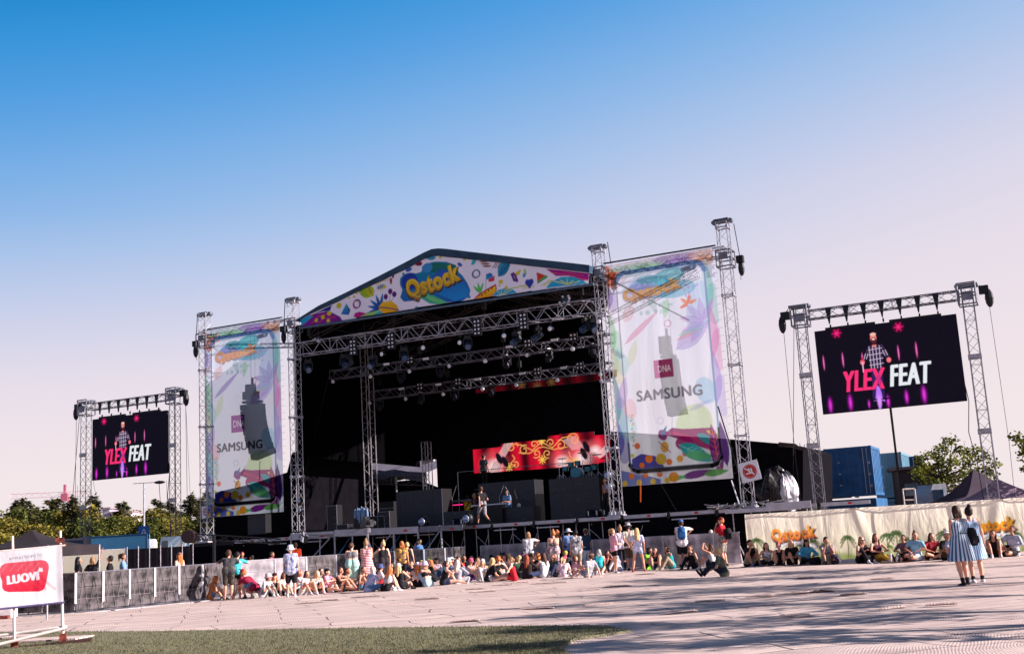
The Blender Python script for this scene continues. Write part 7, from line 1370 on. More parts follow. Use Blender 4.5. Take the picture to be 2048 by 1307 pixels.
    if hs:
        q = MB(); q.ball(hd(0, -.03, .045), (.088, .096, .09), 12, 8); q.ball(hd(0, -.05, .0), (.078, .075, .09), 10, 7)
        for s in (-1, 1): q.cap(hd(s*.066, -.02, .05), .026, hd(s*.072, -.035, -.03), .024, 7)
        bl_ = -Yv
        if hs in ('long', 'loose'):
            e_ = C_-T*.12+bl_*.1; q.cap(hd(0, -.06, 0), .08, nk+bl_*.07, .07, 9); q.cap(nk+bl_*.075, .07, e_, .05, 9)
            for s in (-1, 1): q.cap(hd(s*.06, -.04, 0), .05, C_+X*s*.07+bl_*.06-T*.02, .042, 8); q.cap(hd(s*.07, .0, .0), .026, C_+X*s*.09+Yv*.055-T*.08, .026, 7)
            if hs == 'loose':
                for s in range(7): q.cap(hd(k.uniform(-.06, .06), -.06, -.02), .035, C_-T*k.uniform(.05, .2)+bl_*.1+X*k.uniform(-.1, .1), .026, 6)
        elif hs == 'pony': q.ball(hd(0, -.12, .06), .035, 8, 6); p1 = hd(0, -.16, .02); q.cap(hd(0, -.12, .06), .03, p1, .036, 8); q.cap(p1, .036, p1+V((0, 0, -.2))+bl_*.0, .02, 8)
        elif hs == 'bun': q.ball(hd(0, -.06, .145), .045, 9, 7)
        elif hs == 'lowbun': q.ball(hd(0, -.13, .01), .045, 9, 7)
        elif hs == 'bob':
            for s in (-1, 0, 1): q.cap(hd(s*.05, -.05, 0), .05, hd(s*.06, -.045, -.12), .042, 8)
        elif hs == 'curly':
            for s in range(26): th = k.uniform(0, 6.3); q.ball(hd(.1*cos(th), -.045+.07*sin(th), k.uniform(-.16, .13)), k.uniform(.035, .052), 6, 5)
        ob = q.obj('hair', mat('hair_%s' % '_'.join(map(str, hcol)), hcol, .65, 0, .25, 22, bump=.3), r0, smooth=True); PENDING.append((ob, .0135, 1))
    if hat:
        ht, hc = hat[0], hat[1]; q = MB(); hm = colmat('hat', hc)
        if ht == 'cap' or ht == 'backcap':
            q.ball(hd(0, -.015, .062), (.094, .106, .078), 12, 7); s = 1 if ht == 'cap' else -1; n_ = 9; vs = []
            for u in range(n_): an_ = pi*(u/(n_-1)); vs += [hd(.078*cos(an_), -.015+s*.085+s*.085*sin(an_), .062-.012*sin(an_)), hd(.078*cos(an_), -.015+s*.085+s*.085*sin(an_), .05-.012*sin(an_))]
            q.add(vs, [(0, 2, 4, 6, 8, 10, 12, 14, 16), (17, 15, 13, 11, 9, 7, 5, 3, 1)]+[(2*u, 2*u+1, 2*u+3, 2*u+2) for u in range(n_-1)]); nm_ = 'cap'
        elif ht in ('bucket', 'sun', 'fedora'):
            rb, dr = {'bucket': (.145, .05), 'sun': (.19, .03), 'fedora': (.15, .0)}[ht]; n_ = 16; zc = .05
            vs = []
            for (r_, z_) in ((.001, .15), (.07, .15), (.094, .12), (.1, zc), (rb, zc-dr), (rb, zc-dr-.008), (.096, zc-.01)): vs += [hd(r_*cos(2*pi*i/n_), -.012+r_*1.12*sin(2*pi*i/n_), z_) for i in range(n_)]
            q.add(vs, [(u*n_+i, (u+1)*n_+i, (u+1)*n_+(i+1) % n_, u*n_+(i+1) % n_) for u in range(6) for i in range(n_)]); nm_ = 'hat'
        elif ht == 'band': 
            for i in range(14): th = 2*pi*i/14; q.ball(hd(.09*cos(th), -.02+.1*sin(th), .07+.02*sin(th)), .028, 6, 4)
            nm_ = 'headband'
        elif ht == 'glasses':
            for s in (-1, 1): q.ball(hd(s*.034, .098, .006), (.028, .012, .02), 8, 5); q.tube(hd(s*.06, .09, .01), hd(s*.085, -.01, .01), .004, 4)
            q.tube(hd(-.02, .1, .01), hd(.02, .1, .01), .004, 4); nm_ = 'sunglasses'; hm = mat('sunglass_black', (14, 12, 18), .1, spec=.8)
        q.obj(nm_, hm, r0, smooth=True)
    if hat and len(hat) > 2:
        q = MB()
        for s in (-1, 1): q.ball(hd(s*.034, .098, .006), (.028, .012, .02), 8, 5)
        q.tube(hd(-.02, .1, .01), hd(.02, .1, .01), .004, 4); q.obj('sunglasses', mat('sunglass_black', (14, 12, 18), .1, spec=.8), r0, smooth=True)
    r0['_C'] = list(M @ C_)
    return r0, M, dict(C=C_, T=T, Y=Yv, X=X, P=P, wr=wr)
K = dict(bk=(20, 16, 24), wh=(212, 208, 216), gy=(120, 118, 124), dg=(64, 62, 68), nv=(38, 50, 84), dn=(92, 130, 170), ld=(160, 190, 215), rd=(200, 30, 46), mr=(150, 26, 62), mn=(176, 226, 214), pk=(240, 170, 186), lp=(246, 208, 216), mu=(214, 166, 60), bl=(66, 118, 180), ll=(190, 190, 232), pu=(96, 56, 130), tl=(30, 160, 170), kh=(160, 146, 122), br=(84, 62, 46), gn=(150, 240, 60), cr=(236, 224, 206), ol=(104, 100, 86), yl=(226, 200, 50), orr=(240, 80, 30), lb=(150, 196, 220), tq=(70, 190, 205))
HB, HD, HL, HP, HA, HG, HS = (86, 56, 42), (28, 20, 22), (222, 184, 130), (238, 226, 214), (150, 72, 44), (206, 120, 66), (170, 130, 96)
def O(t, c, pat=None): return (t, K[c] if isinstance(c, str) else c, pat)
SG, TG = 'people sitting on the floor in front of the barrier', 'people standing along the barrier'
def sit(*a, **k): return person(*a, group=SG, **k)
def std(*a, **k): return person(*a, group=TG, **k)
NO = ('none', (0, 0, 0), None)
# --- left end
sit('seated girl with long ginger hair at the left end of the crowd, knees up', 420, 1200, 'knees', -62, 1.62, O('tank', HG), O('hot', 'dn'), ('loose', HG), None, K['bk'], 1, hp=-25)
std('man in a dark grey shirt and camouflage shorts leaning over the barrier', 458, 1199, 'barrier', 14, 1.78, O('tee', 'dg'), O('knee', (96, 84, 76), ('n', 14, (40, 34, 32))), ('short', HB), None, None, 0, 1.1)
std('person in a turquoise top leaning over the barrier beside the camouflage shorts', 473, 1197, 'barrier', 2, 1.7, O('tee', 'tq'), O('shorts', 'bk'), ('short', HD), None, K['lp'], 0)
std('woman in a maroon t-shirt and red cap crouching over a bag', 502, 1196, 'squat', 62, 1.8, O('tee', 'mr'), O('shorts', 'dn'), ('short', HG), ('cap', K['rd']), K['bk'], 0, 1.15)
sit('seated person in grey leggings and a pale pink hat near the patterned bag', 527, 1195, 'knees', -118, 1.62, O('tee', 'wh'), O('leggings', 'gy'), ('bob', HB), ('bucket', (240, 200, 205)), K['wh'], 0)
sit('seated girl in an orange trimmed black hat with arms folded on her knees', 547, 1193, 'knees', -150, 1.6, O('tank', 'bk'), O('hot', 'bk'), ('long', HG), ('cap', (60, 34, 34)), K['bk'], 2)
std('woman in a white bucket hat and blue flowered white shirt, back turned', 583, 1194, 'stand', 4, 1.68, O('shirt', 'wh', ('n', 9, (90, 110, 170))), O('knee', 'bk'), ('short', HP), ('bucket', (232, 224, 244)), K['wh'], 0, 1.12)
sit('seated dark haired girl in a white top right of the bucket hat woman', 606, 1190, 'knees', -125, 1.62, O('tee', 'wh'), O('hot', 'cr'), ('long', HB), None, K['wh'], 1)
sit('seated blonde girl in a black and white top holding a bottle', 631, 1188, 'knees', -150, 1.6, O('crop', 'wh', ('n', 12, (30, 24, 30))), O('hot', 'bk'), ('loose', HL), None, K['wh'], 2)
sit('seated girl in a black cap and pink patterned top', 650, 1186, 'oneout', -110, 1.62, O('tee', 'pk', ('n', 16, (150, 60, 110))), O('hot', 'bk'), ('short', HD), ('backcap', K['bk']), K['bk'], 2)
sit('seated woman in sunglasses and a purple scarf with one leg stretched out', 675, 1184, 'oneout', -105, 1.66, O('tank', 'bk'), O('hot', 'bk'), ('short', HB), ('glasses', K['bk']), K['dg'], 1)
std('bare backed woman in a mint wrap over black leggings', 706, 1181, 'hold', 5, 1.66, O('strap', 'gy'), O('sarong', 'mn'), ('lowbun', HB), None, K['bk'], 2, 1.28)
std('woman in a red and white striped dress, back turned', 736, 1178, 'hold', -4, 1.72, O('dress', 'rd', ('h', 5.5, (240, 214, 220))), NO, ('bun', HS), None, K['wh'], 0, 1.05)
std('woman in a black camisole reaching left along the barrier', 770, 1172, 'reach', 28, 1.66, O('tank', 'bk'), O('skirt', (50, 40, 48)), ('bun', HL), None, K['bk'], 2, 1.12)
std('ginger haired person in a mustard flowered top', 806, 1168, 'stand', 0, 1.62, O('tee', 'mu', ('n', 14, (120, 90, 90))), O('pants', 'bk'), ('bob', HG), None, K['bk'], 0, 1.05)
std('woman in a black tank top and denim shorts leaning left', 817, 1166, 'wide', -10, 1.6, O('tank', 'bk'), O('shorts', 'dn'), ('lowbun', HL), None, K['bk'], 2, 1.1)
std('person in a blue shirt and black cap with a hand at the mouth', 841, 1155, 'mouth', 62, 1.68, O('shirt', 'bl', ('n', 10, (120, 160, 205))), O('pants', 'nv'), ('short', HL), ('cap', K['bk']), K['bk'], 0, 1.08)
sit('seated platinum haired woman in denim dungarees over a pale tee', 737, 1184, 'crossleg', -58, 1.68, O('tee', 'll'), O('pants', 'dn'), ('bob', HP), None, None, 0, 1.12)
sit('seated person in a navy bucket hat and white top behind the platinum haired woman', 755, 1176, 'knees', -70, 1.64, O('tee', 'wh'), O('shorts', 'rd'), ('short', HD), ('bucket', (72, 84, 130)), K['wh'], 0)
sit('seated strawberry blonde woman in a white top and black shorts, back turned', 771, 1183, 'knees', -38, 1.66, O('crop', 'wh'), O('shorts', 'bk'), ('loose', HG), None, K['wh'], 2, 1.08)
sit('seated person in a white and pink cap with long straight blonde hair', 799, 1178, 'side', -25, 1.66, O('tank', 'bk'), O('skirt', 'bk'), ('long', HL), ('cap', (240, 220, 232)), K['bk'], 2)
sit('seated woman in a lilac cap with curly copper hair and white crop top', 836, 1174, 'crossleg', 5, 1.66, O('crop', 'wh'), O('shorts', 'bk'), ('loose', HG), ('backcap', (210, 200, 240)), None, 2)
sit('seated woman in a lilac bucket hat with a bare back and pale jeans', 857, 1173, 'knees', 48, 1.7, O('strap', 'bk'), O('pants', 'ld'), ('bob', HS), ('bucket', (222, 210, 246)), K['wh'], 2, 1.15)
sit('seated person with bright green hair behind the lilac bucket hat', 858, 1158, 'knees', -170, 1.7, O('tee', 'wh'), O('pants', 'dg'), ('bob', (60, 200, 90)), None, K['wh'], 0)
sit('seated person wearing a wreath of leaves and flowers', 845, 1162, 'knees', 170, 1.66, O('tank', 'pk'), O('pants', 'dn'), ('long', HL), ('band', (96, 120, 60)), K['wh'], 2)
sit('seated woman in sunglasses and a black vest, legs stretched to the right', 886, 1171, 'oneout', -82, 1.68, O('tank', 'bk'), O('shorts', 'nv'), ('lowbun', HB), ('glasses', K['bk']), K['wh'], 2, 1.05)
sit('seated person in a black and pink cap behind the woman in sunglasses', 872, 1156, 'knees', -160, 1.68, O('tee', 'lp'), O('pants', 'dn'), ('short', HD), ('cap', (60, 28, 40)), K['wh'], 1)
sit('seated person with pink hair under a white cap', 896, 1156, 'knees', -100, 1.72, O('tee', 'wh'), O('pants', 'dg'), ('long', (240, 120, 150)), ('cap', K['wh']), K['wh'], 1)
sit('seated blonde in a light grey hooded top, back turned', 914, 1168, 'crossleg', -20, 1.66, O('long', (170, 166, 176)), O('pants', (150, 146, 152)), ('loose', HP), None, None, 1)
sit('seated person in a pale grey hat farther back left of centre', 905, 1150, 'knees', 150, 1.7, O('tee', 'wh'), O('pants', 'dn'), ('long', HL), ('bucket', (206, 206, 212)), K['wh'], 1)
sit('seated woman in sunglasses and a red top facing the camera', 919, 1153, 'phone', -170, 1.72, O('tee', 'rd'), O('pants', 'dn'), ('long', HB), ('glasses', K['bk']), K['wh'], 1)
sit('seated man with dark hair tied up facing the camera', 932, 1147, 'knees', 178, 1.74, O('tee', 'dg'), O('pants', 'dg'), ('bun', HD), None, K['bk'], 3)
# --- centre
sit('seated girl in a pink cap and purple skirt with a bare arm raised', 938, 1162, 'phone', -122, 1.64, O('tank', 'wh'), O('skirt', 'pu'), ('long', HB), ('cap', (240, 90, 130)), K['wh'], 2)
sit('seated girl in a white and pink cap reaching to her shoes', 965, 1161, 'knees', -165, 1.64, O('crop', 'wh'), O('pants', 'wh'), ('long', HL), ('cap', (248, 220, 226)), K['wh'], 2)
sit('seated person in a black t-shirt with long blonde plait', 976, 1163, 'knees', -66, 1.7, O('tee', 'bk'), O('pants', 'bk'), ('long', HL), None, K['bk'], 1)
sit('seated woman in a strapless black top and ripped denim shorts', 1004, 1159, 'side', 18, 1.68, O('strap', 'bk'), O('shorts', 'ld'), ('lowbun', HG), None, None, 2, 1.08)
sit('seated person with sunglasses pushed up, at the back by the barrier', 962, 1143, 'knees', 175, 1.7, O('tee', 'dg'), O('pants', 'dn'), ('short', HD), ('glasses', K['bk']), K['bk'], 3)
sit('seated person in a black cap and sunglasses by the barrier', 986, 1142, 'knees', 178, 1.72, O('tee', 'wh'), O('pants', 'bk'), ('long', HD), ('cap', K['bk'], 1), K['bk'], 1)
sit('seated person with a mass of curly black hair', 1012, 1145, 'phone', 120, 1.74, O('tee', 'bk'), O('pants', 'dn'), ('curly', HD), None, K['bk'], 3)
sit('seated person with a small blonde bun behind the curly black hair', 1024, 1146, 'knees', 20, 1.72, O('tank', 'wh'), O('pants', 'dn'), ('bun', HL), None, K['bk'], 2)
sit('seated girl in a red dress, legs stretched to the left, white shoes', 1030, 1162, 'out', 84, 1.64, O('tank', 'rd'), O('shorts', 'rd'), ('lowbun', HS), None, K['wh'], 2)
sit('seated person with long blonde hair right behind the red dress', 1036, 1153, 'knees', -20, 1.66, O('tee', 'lp'), O('pants', 'dg'), ('loose', HL), None, K['wh'], 1)
sit('seated person in a flowered headband by the barrier', 1048, 1144, 'knees', -10, 1.74, O('tee', 'bk'), O('pants', 'bk'), ('long', HD), ('band', (200, 70, 190)), K['bk'], 1)
sit('seated person with long auburn hair and dark top, back turned', 1055, 1158, 'crossleg', -18, 1.68, O('long', (44, 28, 30)), O('pants', 'nv'), ('loose', HA), None, None, 0, 1.1)
sit('seated woman with a bare dark tanned back near the barrier', 1070, 1150, 'knees', 35, 1.72, O('strap', 'bk'), O('pants', 'bk'), ('lowbun', HB), None, K['bk'], 3)
sit('seated ginger haired person by the legs of the white t-shirt woman', 1082, 1146, 'phone', 60, 1.7, O('tee', 'bk'), O('pants', 'bk'), ('bob', HG), None, K['bk'], 0)
sit('seated broad woman in a white tank top and denim shorts leaning forward', 1091, 1155, 'crossleg', 36, 1.74, O('tank', 'wh'), O('shorts', 'ld'), ('long', HB), None, None, 2, 1.22)
sit('seated person hugging knees, dark hair, behind the broad white tank top', 1104, 1146, 'knees', -150, 1.7, O('tee', 'bk'), O('pants', 'dn'), ('long', HD), None, K['bk'], 1)
sit('seated child in a bright pink cap and white top, back turned', 1126, 1155, 'knees', -20, 1.5, O('tee', 'lp'), O('shorts', 'bk'), ('pony', HL), ('cap', (240, 70, 120)), K['wh'], 2)
sit('seated red haired child in pink looking right', 1146, 1151, 'knees', -80, 1.42, O('tee', 'pk'), O('shorts', 'rd'), ('bob', HA), None, K['wh'], 2)
sit('seated person in a black and white striped top leaning back on both arms', 1177, 1155, 'prop', 38, 1.66, O('tee', 'wh', ('h', 7, (40, 38, 60))), O('shorts', 'nv', ('h', 7, (180, 180, 200))), ('short', HB), ('band', (150, 120, 96)), K['wh'], 2)
std('woman in a white t-shirt with a dark shoulder strap leaning on the barrier', 1060, 1143, 'elbow', -2, 1.7, O('tee', 'wh'), O('pants', 'nv'), ('bob', HS), None, K['bk'], 1, 1.08)
std('broad woman with a bare back, grey top and patterned shorts', 1110, 1150, 'hold', -6, 1.68, O('crop', (128, 120, 118)), O('knee', (232, 214, 214), ('n', 12, (120, 70, 90))), ('bun', HG), None, K['wh'], 2, 1.38)
std('woman in a navy cap and grey tank top behind the broad bare backed woman', 1120, 1142, 'hold', 30, 1.72, O('tank', 'gy'), O('pants', 'bk'), ('long', HG), ('cap', (48, 60, 110)), K['bk'], 1)
std('woman in a white sun hat and light blue t-shirt with a strap', 1141, 1141, 'stand', 10, 1.72, O('tee', (130, 160, 214)), O('pants', 'nv'), ('short', HB), ('sun', K['wh']), K['bk'], 1, 1.1)
std('short haired person in a black and white patterned shirt and khaki shorts', 1157, 1146, 'stand', 6, 1.66, O('shirt', 'wh', ('n', 7, (28, 24, 40))), O('knee', 'kh'), ('short', HD), None, K['dg'], 0, 1.12)
std('woman in a khaki cap, navy top and white jeans', 1176, 1141, 'stand', 30, 1.7, O('tee', (32, 58, 84)), O('pants', (206, 214, 236)), ('pony', HB), ('cap', (140, 132, 112)), K['wh'], 1)
sit('seated person in a pale top with brown hair, half hidden behind the red dress', 1014, 1153, 'phone', 150, 1.7, O('tee', 'lp'), O('pants', 'dn'), ('long', HB), None, K['wh'], 1)
sit('seated person in a navy top in the back row left of the pink cap', 950, 1152, 'knees', 160, 1.74, O('tee', 'nv'), O('pants', 'dg'), ('short', HB), None, K['bk'], 0)
sit('seated person in a yellow cap in the shade behind the child in the pink cap', 1133, 1145, 'knees', -170, 1.7, O('tee', 'dg'), O('pants', 'bk'), ('short', HD), ('cap', (214, 180, 60)), K['bk'], 3)
sit('seated person in a grey top between the two pink capped girls', 951, 1158, 'knees', -40, 1.62, O('tank', 'gy'), O('hot', 'dn'), ('long', HS), None, K['wh'], 2)
sit('seated girl with crossed bare legs behind the black and white top', 641, 1183, 'knees', -140, 1.6, O('tee', 'gy'), O('hot', 'bk'), ('bob', HB), None, K['wh'], 2)
sit('seated person in a white top just right of the bucket hat woman, half hidden', 594, 1188, 'oneout', -100, 1.62, O('tee', 'wh'), O('hot', 'bk'), ('long', HA), None, K['bk'], 1)
sit('seated girl in pale pink between the orange trimmed hat and the bucket hat woman', 562, 1191, 'knees', -130, 1.58, O('tank', 'lp'), O('hot', 'dn'), ('long', HB), None, K['wh'], 2)
sit('seated person in a black top and denim shorts behind the denim dungarees', 722, 1180, 'knees', -120, 1.62, O('tank', 'bk'), O('hot', 'dn'), ('lowbun', HB), None, K['wh'], 1)
sit('seated person in a dark maroon top right of the black cap and sunglasses', 998, 1152, 'knees', 170, 1.7, O('tee', (90, 30, 50)), O('pants', 'bk'), ('long', HD), None, K['bk'], 3)
sit('seated person in a dark green top left of the long auburn hair', 1044, 1156, 'knees', 60, 1.66, O('tee', (40, 66, 50)), O('pants', 'bk'), ('short', HB), None, K['bk'], 0)
sit('seated person in brown behind the long auburn hair, head bowed', 1062, 1151, 'phone', -150, 1.68, O('tee', 'br'), O('pants', 'dg'), ('short', HD), None, K['bk'], 3)
sit('seated person in a charcoal top just left of the child in the pink cap', 1114, 1153, 'knees', 140, 1.66, O('tee', 'dg'), O('pants', 'nv'), ('long', HB), None, K['bk'], 3)
sit('seated person in a black top left of the woman in sunglasses and black vest', 868, 1163, 'knees', 110, 1.66, O('tee', 'bk'), O('pants', 'bk'), ('long', HG), None, K['bk'], 1)
sit('seated person in a dark blue top behind the curly copper hair', 826, 1166, 'knees', 170, 1.68, O('tee', 'nv'), O('hot', 'dn'), ('short', HB), None, K['bk'], 1)
sit('seated person in a rust coloured top behind the long straight blonde hair', 788, 1170, 'phone', 150, 1.66, O('tee', (150, 80, 50)), O('pants', 'bk'), ('long', HD), None, K['bk'], 1)
sit('seated girl in a black top between the scarf woman and the mint wrap', 690, 1182, 'knees', -110, 1.6, O('tank', 'bk'), O('hot', 'bk'), ('bob', HA), None, K['bk'], 1)
# --- right of centre
sit('platinum haired person in teal bending down to the floor', 1198, 1149, 'squat', -16, 1.66, O('tank', 'tl'), O('shorts', 'bk'), ('bob', HP), None, K['wh'], 2)
std('girl with a ponytail in a pink top and black shorts facing right', 1231, 1146, 'hold', -62, 1.62, O('tee', 'pk'), O('shorts', 'bk'), ('pony', HS), None, K['wh'], 2, .92)
std('woman in a white t-shirt and black leggings with hair tied up', 1246, 1141, 'stand', 0, 1.72, O('tee', (240, 222, 240)), O('leggings', 'bk'), ('bun', HS), None, K['bk'], 1)
std('man in a grey trilby, cream t-shirt and brown shorts, hands behind his back', 1263, 1141, 'back', -8, 1.78, O('tee', 'cr'), O('knee', 'br'), ('short', HD), ('fedora', (168, 160, 164)), K['bk'], 3, 1.1)
std('girl in a pale lilac t-shirt and denim shorts with legs apart', 1279, 1144, 'wide', -10, 1.62, O('tee', (214, 214, 246)), O('hot', 'ld'), ('loose', HL), None, K['mr'], 1, .95)
sit('seated person in a neon green t-shirt by the barrier', 1296, 1139, 'knees', -150, 1.66, O('tee', 'gn'), O('shorts', 'bk'), ('curly', HD), None, K['bk'], 3)
sit('seated person in shade with white shoes and bare knees', 1312, 1139, 'knees', 175, 1.68, O('tank', 'bk'), O('shorts', 'dn'), ('long', HD), None, K['wh'], 1)
sit('seated woman in a teal top with big black hair, soles forward', 1344, 1137, 'knees', 120, 1.7, O('tank', 'tl'), O('pants', 'kh'), ('curly', HD), None, K['kh'], 1)
sit('seated person in a dark pink top in the shade of the standing group', 1216, 1144, 'phone', -165, 1.62, O('tee', 'mr'), O('pants', 'bk'), ('long', HB), None, K['bk'], 1)
sit('seated person in a pale blue shirt behind the ponytail girl', 1236, 1143, 'oneout', 120, 1.72, O('tee', (150, 172, 226)), O('pants', 'wh'), ('short', HB), None, K['wh'], 0, 1.08)
bpM = std('man in a blue cap and white shirt wearing a blue backpack', 1368, 1134, 'elbow', -4, 1.82, O('shirt', (240, 224, 232)), O('knee', 'bk'), ('short', HB), ('cap', (64, 110, 190)), K['dg'], 0, 1.12)
sit('seated woman in dark glasses and black vest pointing left', 1392, 1137, 'knees', 128, 1.72, O('tank', 'bk'), O('pants', 'bk'), ('lowbun', HB), ('glasses', K['bk']), K['bk'], 1)
sit('seated girl in a white top holding both arms up to take a photo', 1427, 1136, 'lifted', 62, 1.66, O('tank', 'wh'), O('shorts', 'bk'), ('long', HB), None, K['wh'], 1)
sit('seated man in an olive grey t-shirt on the open floor, back to the right', 1449, 1152, 'loose', 74, 1.72, O('tee', 'ol'), O('pants', (40, 40, 60)), ('short', HL), None, K['bk'], 0, 1.3)
rbM = std('tattooed man in a red t-shirt and camouflage shorts wearing a black backpack', 1451, 1133, 'mouth', 60, 1.8, O('tee', (176, 16, 40)), O('knee', (170, 160, 150), ('n', 14, (90, 80, 76))), ('short', HG), ('cap', (120, 40, 40)), K['bk'], 0, 1.1)
FG = 'people sitting along the printed fence'
def fsit(*a, **k): return person(*a, group=FG, **k)
fsit('seated man in a black t-shirt looking at his phone, left end of the fence', 1500, 1133, 'phone', -168, 1.84, O('tee', 'bk'), O('shorts', 'kh'), ('short', HD), None, (90, 110, 170), 3, 1.08)
fsit('seated girl with an arm across her face in a black and white top', 1535, 1132, 'crossleg', -175, 1.6, O('tank', 'wh', ('n', 9, (30, 24, 34))), O('pants', 'bk'), ('long', HD), None, None, 1)
fsit('seated girl in a black top clasping her bare knees', 1561, 1131, 'knees', 168, 1.64, O('tank', 'bk'), O('hot', 'bk'), ('lowbun', HD), None, K['bk'], 1)
fsit('seated blonde girl in a loose black dress by the fence logo', 1585, 1130, 'knees', -175, 1.74, O('shirt', 'bk'), O('shorts', 'bk'), ('long', HL), None, K['bk'], 1)
fsit('seated person in a black cap and bright blue jacket', 1611, 1129, 'crossleg', -160, 1.72, O('long', (70, 160, 200)), O('pants', 'bk'), ('long', HD), ('cap', K['bk']), None, 3)
fsit('seated person in a colourful patterned shirt with a hand at the mouth', 1656, 1128, 'phone', 172, 1.82, O('tee', (210, 190, 120), ('n', 10, (50, 60, 150))), O('shorts', 'kh'), ('short', HD), None, K['bk'], 3, 1.1)
fsit('seated woman with long fair hair and dark glasses in a black outfit', 1722, 1126, 'knees', -158, 1.74, O('tank', 'bk'), O('pants', 'bk'), ('long', HS), ('glasses', K['bk']), K['wh'], 1)
fsit('seated woman with long brown hair and both soles towards the camera', 1754, 1125, 'out', -160, 1.82, O('tank', (80, 22, 50)), O('pants', 'mu'), ('long', HB), None, K['wh'], 1, dd=.35)
fsit('seated person in dark red checks bent over a black bag', 1815, 1122, 'out', 140, 1.66, O('tee', (88, 30, 50), ('h', 8, (150, 110, 130))), O('pants', (70, 24, 36)), ('short', HD), None, K['bk'], 3, dd=.3)
fsit('seated woman in a pale blue dress with a high bun', 1833, 1121, 'side', 150, 1.78, O('tee', 'lb'), O('skirt', (196, 210, 236)), ('bun', HB), None, None, 1)
fsit('seated woman with brown hair in a deep red top', 1862, 1119, 'crossleg', -172, 1.74, O('tee', (150, 20, 40)), O('shorts', 'bk'), ('long', HB), None, K['bk'], 1)
fsit('seated person in a white cap and black shirt left of the standing women', 1895, 1120, 'knees', -175, 1.78, O('tee', 'bk'), O('shorts', 'br'), ('short', HD), ('cap', K['wh']), K['bk'], 3)
fsit('seated person in a pale blue shirt partly hidden by the striped dress', 1909, 1121, 'knees', 165, 1.74, O('tee', (170, 186, 226)), O('shorts', 'bl'), ('short', HB), None, K['tq'], 1)
fsit('seated girl in the shade right of the standing women', 1989, 1115, 'knees', 165, 1.76, O('tank', 'bk'), O('hot', 'bk'), ('long', HD), None, K['wh'], 3)
fsit('seated person in a white shirt at the right edge, hand to the hair', 2028, 1113, 'side', 135, 1.84, O('long', (196, 196, 214)), O('shorts', 'bk'), ('short', HD), None, K['bk'], 3)
wA = person('woman in a blue and white vertical striped belted dress holding a phone, nearest the camera', 1932, 1171, 'hold', 22, 1.64, O('dress', (40, 84, 120), ('r', 20, (196, 208, 226))), NO, ('bob', (66, 40, 32)), None, K['bk'], 0, 1.2, sock=K['bk'], group='two women standing on the right')
wB = person('woman with a topknot in a thin striped pale blue dress, right of the darker stripes', 1958, 1167, 'stand', 6, 1.62, O('dress', (78, 126, 176), ('r', 24, (190, 208, 230))), NO, ('bun', (44, 28, 26)), None, K['wh'], 0, 1.0, sock=K['bk'], group='two women standing on the right')
# belt, bags and backpacks
def bag(name, lab, M, m, sz=(.16, .09, .22), strap=None, cat='bag'):
    r0 = thing(name, lab, cat, M); q = MB(); n_ = 12; vs = []
    for j, (f, z) in enumerate(((.8, -1), (1, -.7), (1, .2), (.9, .7), (.55, .95))): vs += [(sz[0]*f*cos(2*pi*i/n_)*(1 if abs(cos(2*pi*i/n_)) < .7 else .96), sz[1]*f*sin(2*pi*i/n_), sz[2]*z) for i in range(n_)]
    q.add(vs, [(u*n_+i, u*n_+(i+1) % n_, (u+1)*n_+(i+1) % n_, (u+1)*n_+i) for u in range(4) for i in range(n_)]+[tuple(range(n_))[::-1], tuple(range(4*n_, 5*n_))]); q.obj('bag_body', m, r0, smooth=True)
    q = MB(); q.box((0, -sz[1]*.95, -sz[2]*.35), (sz[0]*1.3, .05, sz[2]*.8)); q.obj('pocket', m, r0)
    if strap: q = MB(); q.path([V(p) for p in strap], .012, 5); q.obj('strap', m, r0)
    return r0
def on_back(pr, name, lab, m, sz, off=(0, -.2, .27), strap=True):
    _, M, J = pr; A_ = J['P']+J['T']*off[2]*1.0+J['X']*off[0]+J['Y']*off[1]; Rm = Matrix((J['X'], J['Y'], J['T'])).transposed().to_4x4(); MM = M @ Matrix.Translation(A_) @ Rm
    st = [(-sz[0]*.7, -.0, -sz[2]*.6), (-.12, .1, sz[2]*.9), (-.1, .26, sz[2]*.6), (-.13, .2, -sz[2]*.8)] if strap else None
    b_ = bag(name, lab, MM, m, sz, st, 'backpack' if 'backpack' in name else 'bag'); return b_
on_back(bpM, 'backpack', 'blue backpack on the back of the man in the white shirt', colmat('bag', (34, 88, 150)), (.15, .1, .23))
on_back(rbM, 'backpack', 'black backpack on the tattooed man in the red t-shirt', colmat('bag', K['bk']), (.15, .12, .2), (0, -.22, .2))
on_back(wA, 'shoulder_bag', 'black shoulder bag hanging between the two women in striped dresses', colmat('bag', K['bk']), (.14, .09, .2), (.24, -.1, .1))
for pr, lab in ((wA, 1),): 
    r0, M, J = pr; q = MB(); n_ = 18; c_ = J['P']+J['T']*.18; vs = [c_+V((.158*1.12*cos(2*pi*i/n_), .13*1.12*sin(2*pi*i/n_), z)) for z in (-.015, .015) for i in range(n_)]; q.add(vs, [(i, (i+1) % n_, n_+(i+1) % n_, n_+i) for i in range(n_)]); q.obj('belt', BLKP, r0)
    ph = MB(); ph.box((0, 0, 0), (.07, .012, .14)); o = ph.obj('phone', ALUD, None, M @ Matrix.Translation(J['wr'][0]+V((.02, .07, .05)))); tag(o, 'small phone in the hand of the woman in the darker striped dress', 'phone')
r0, M, J = wB
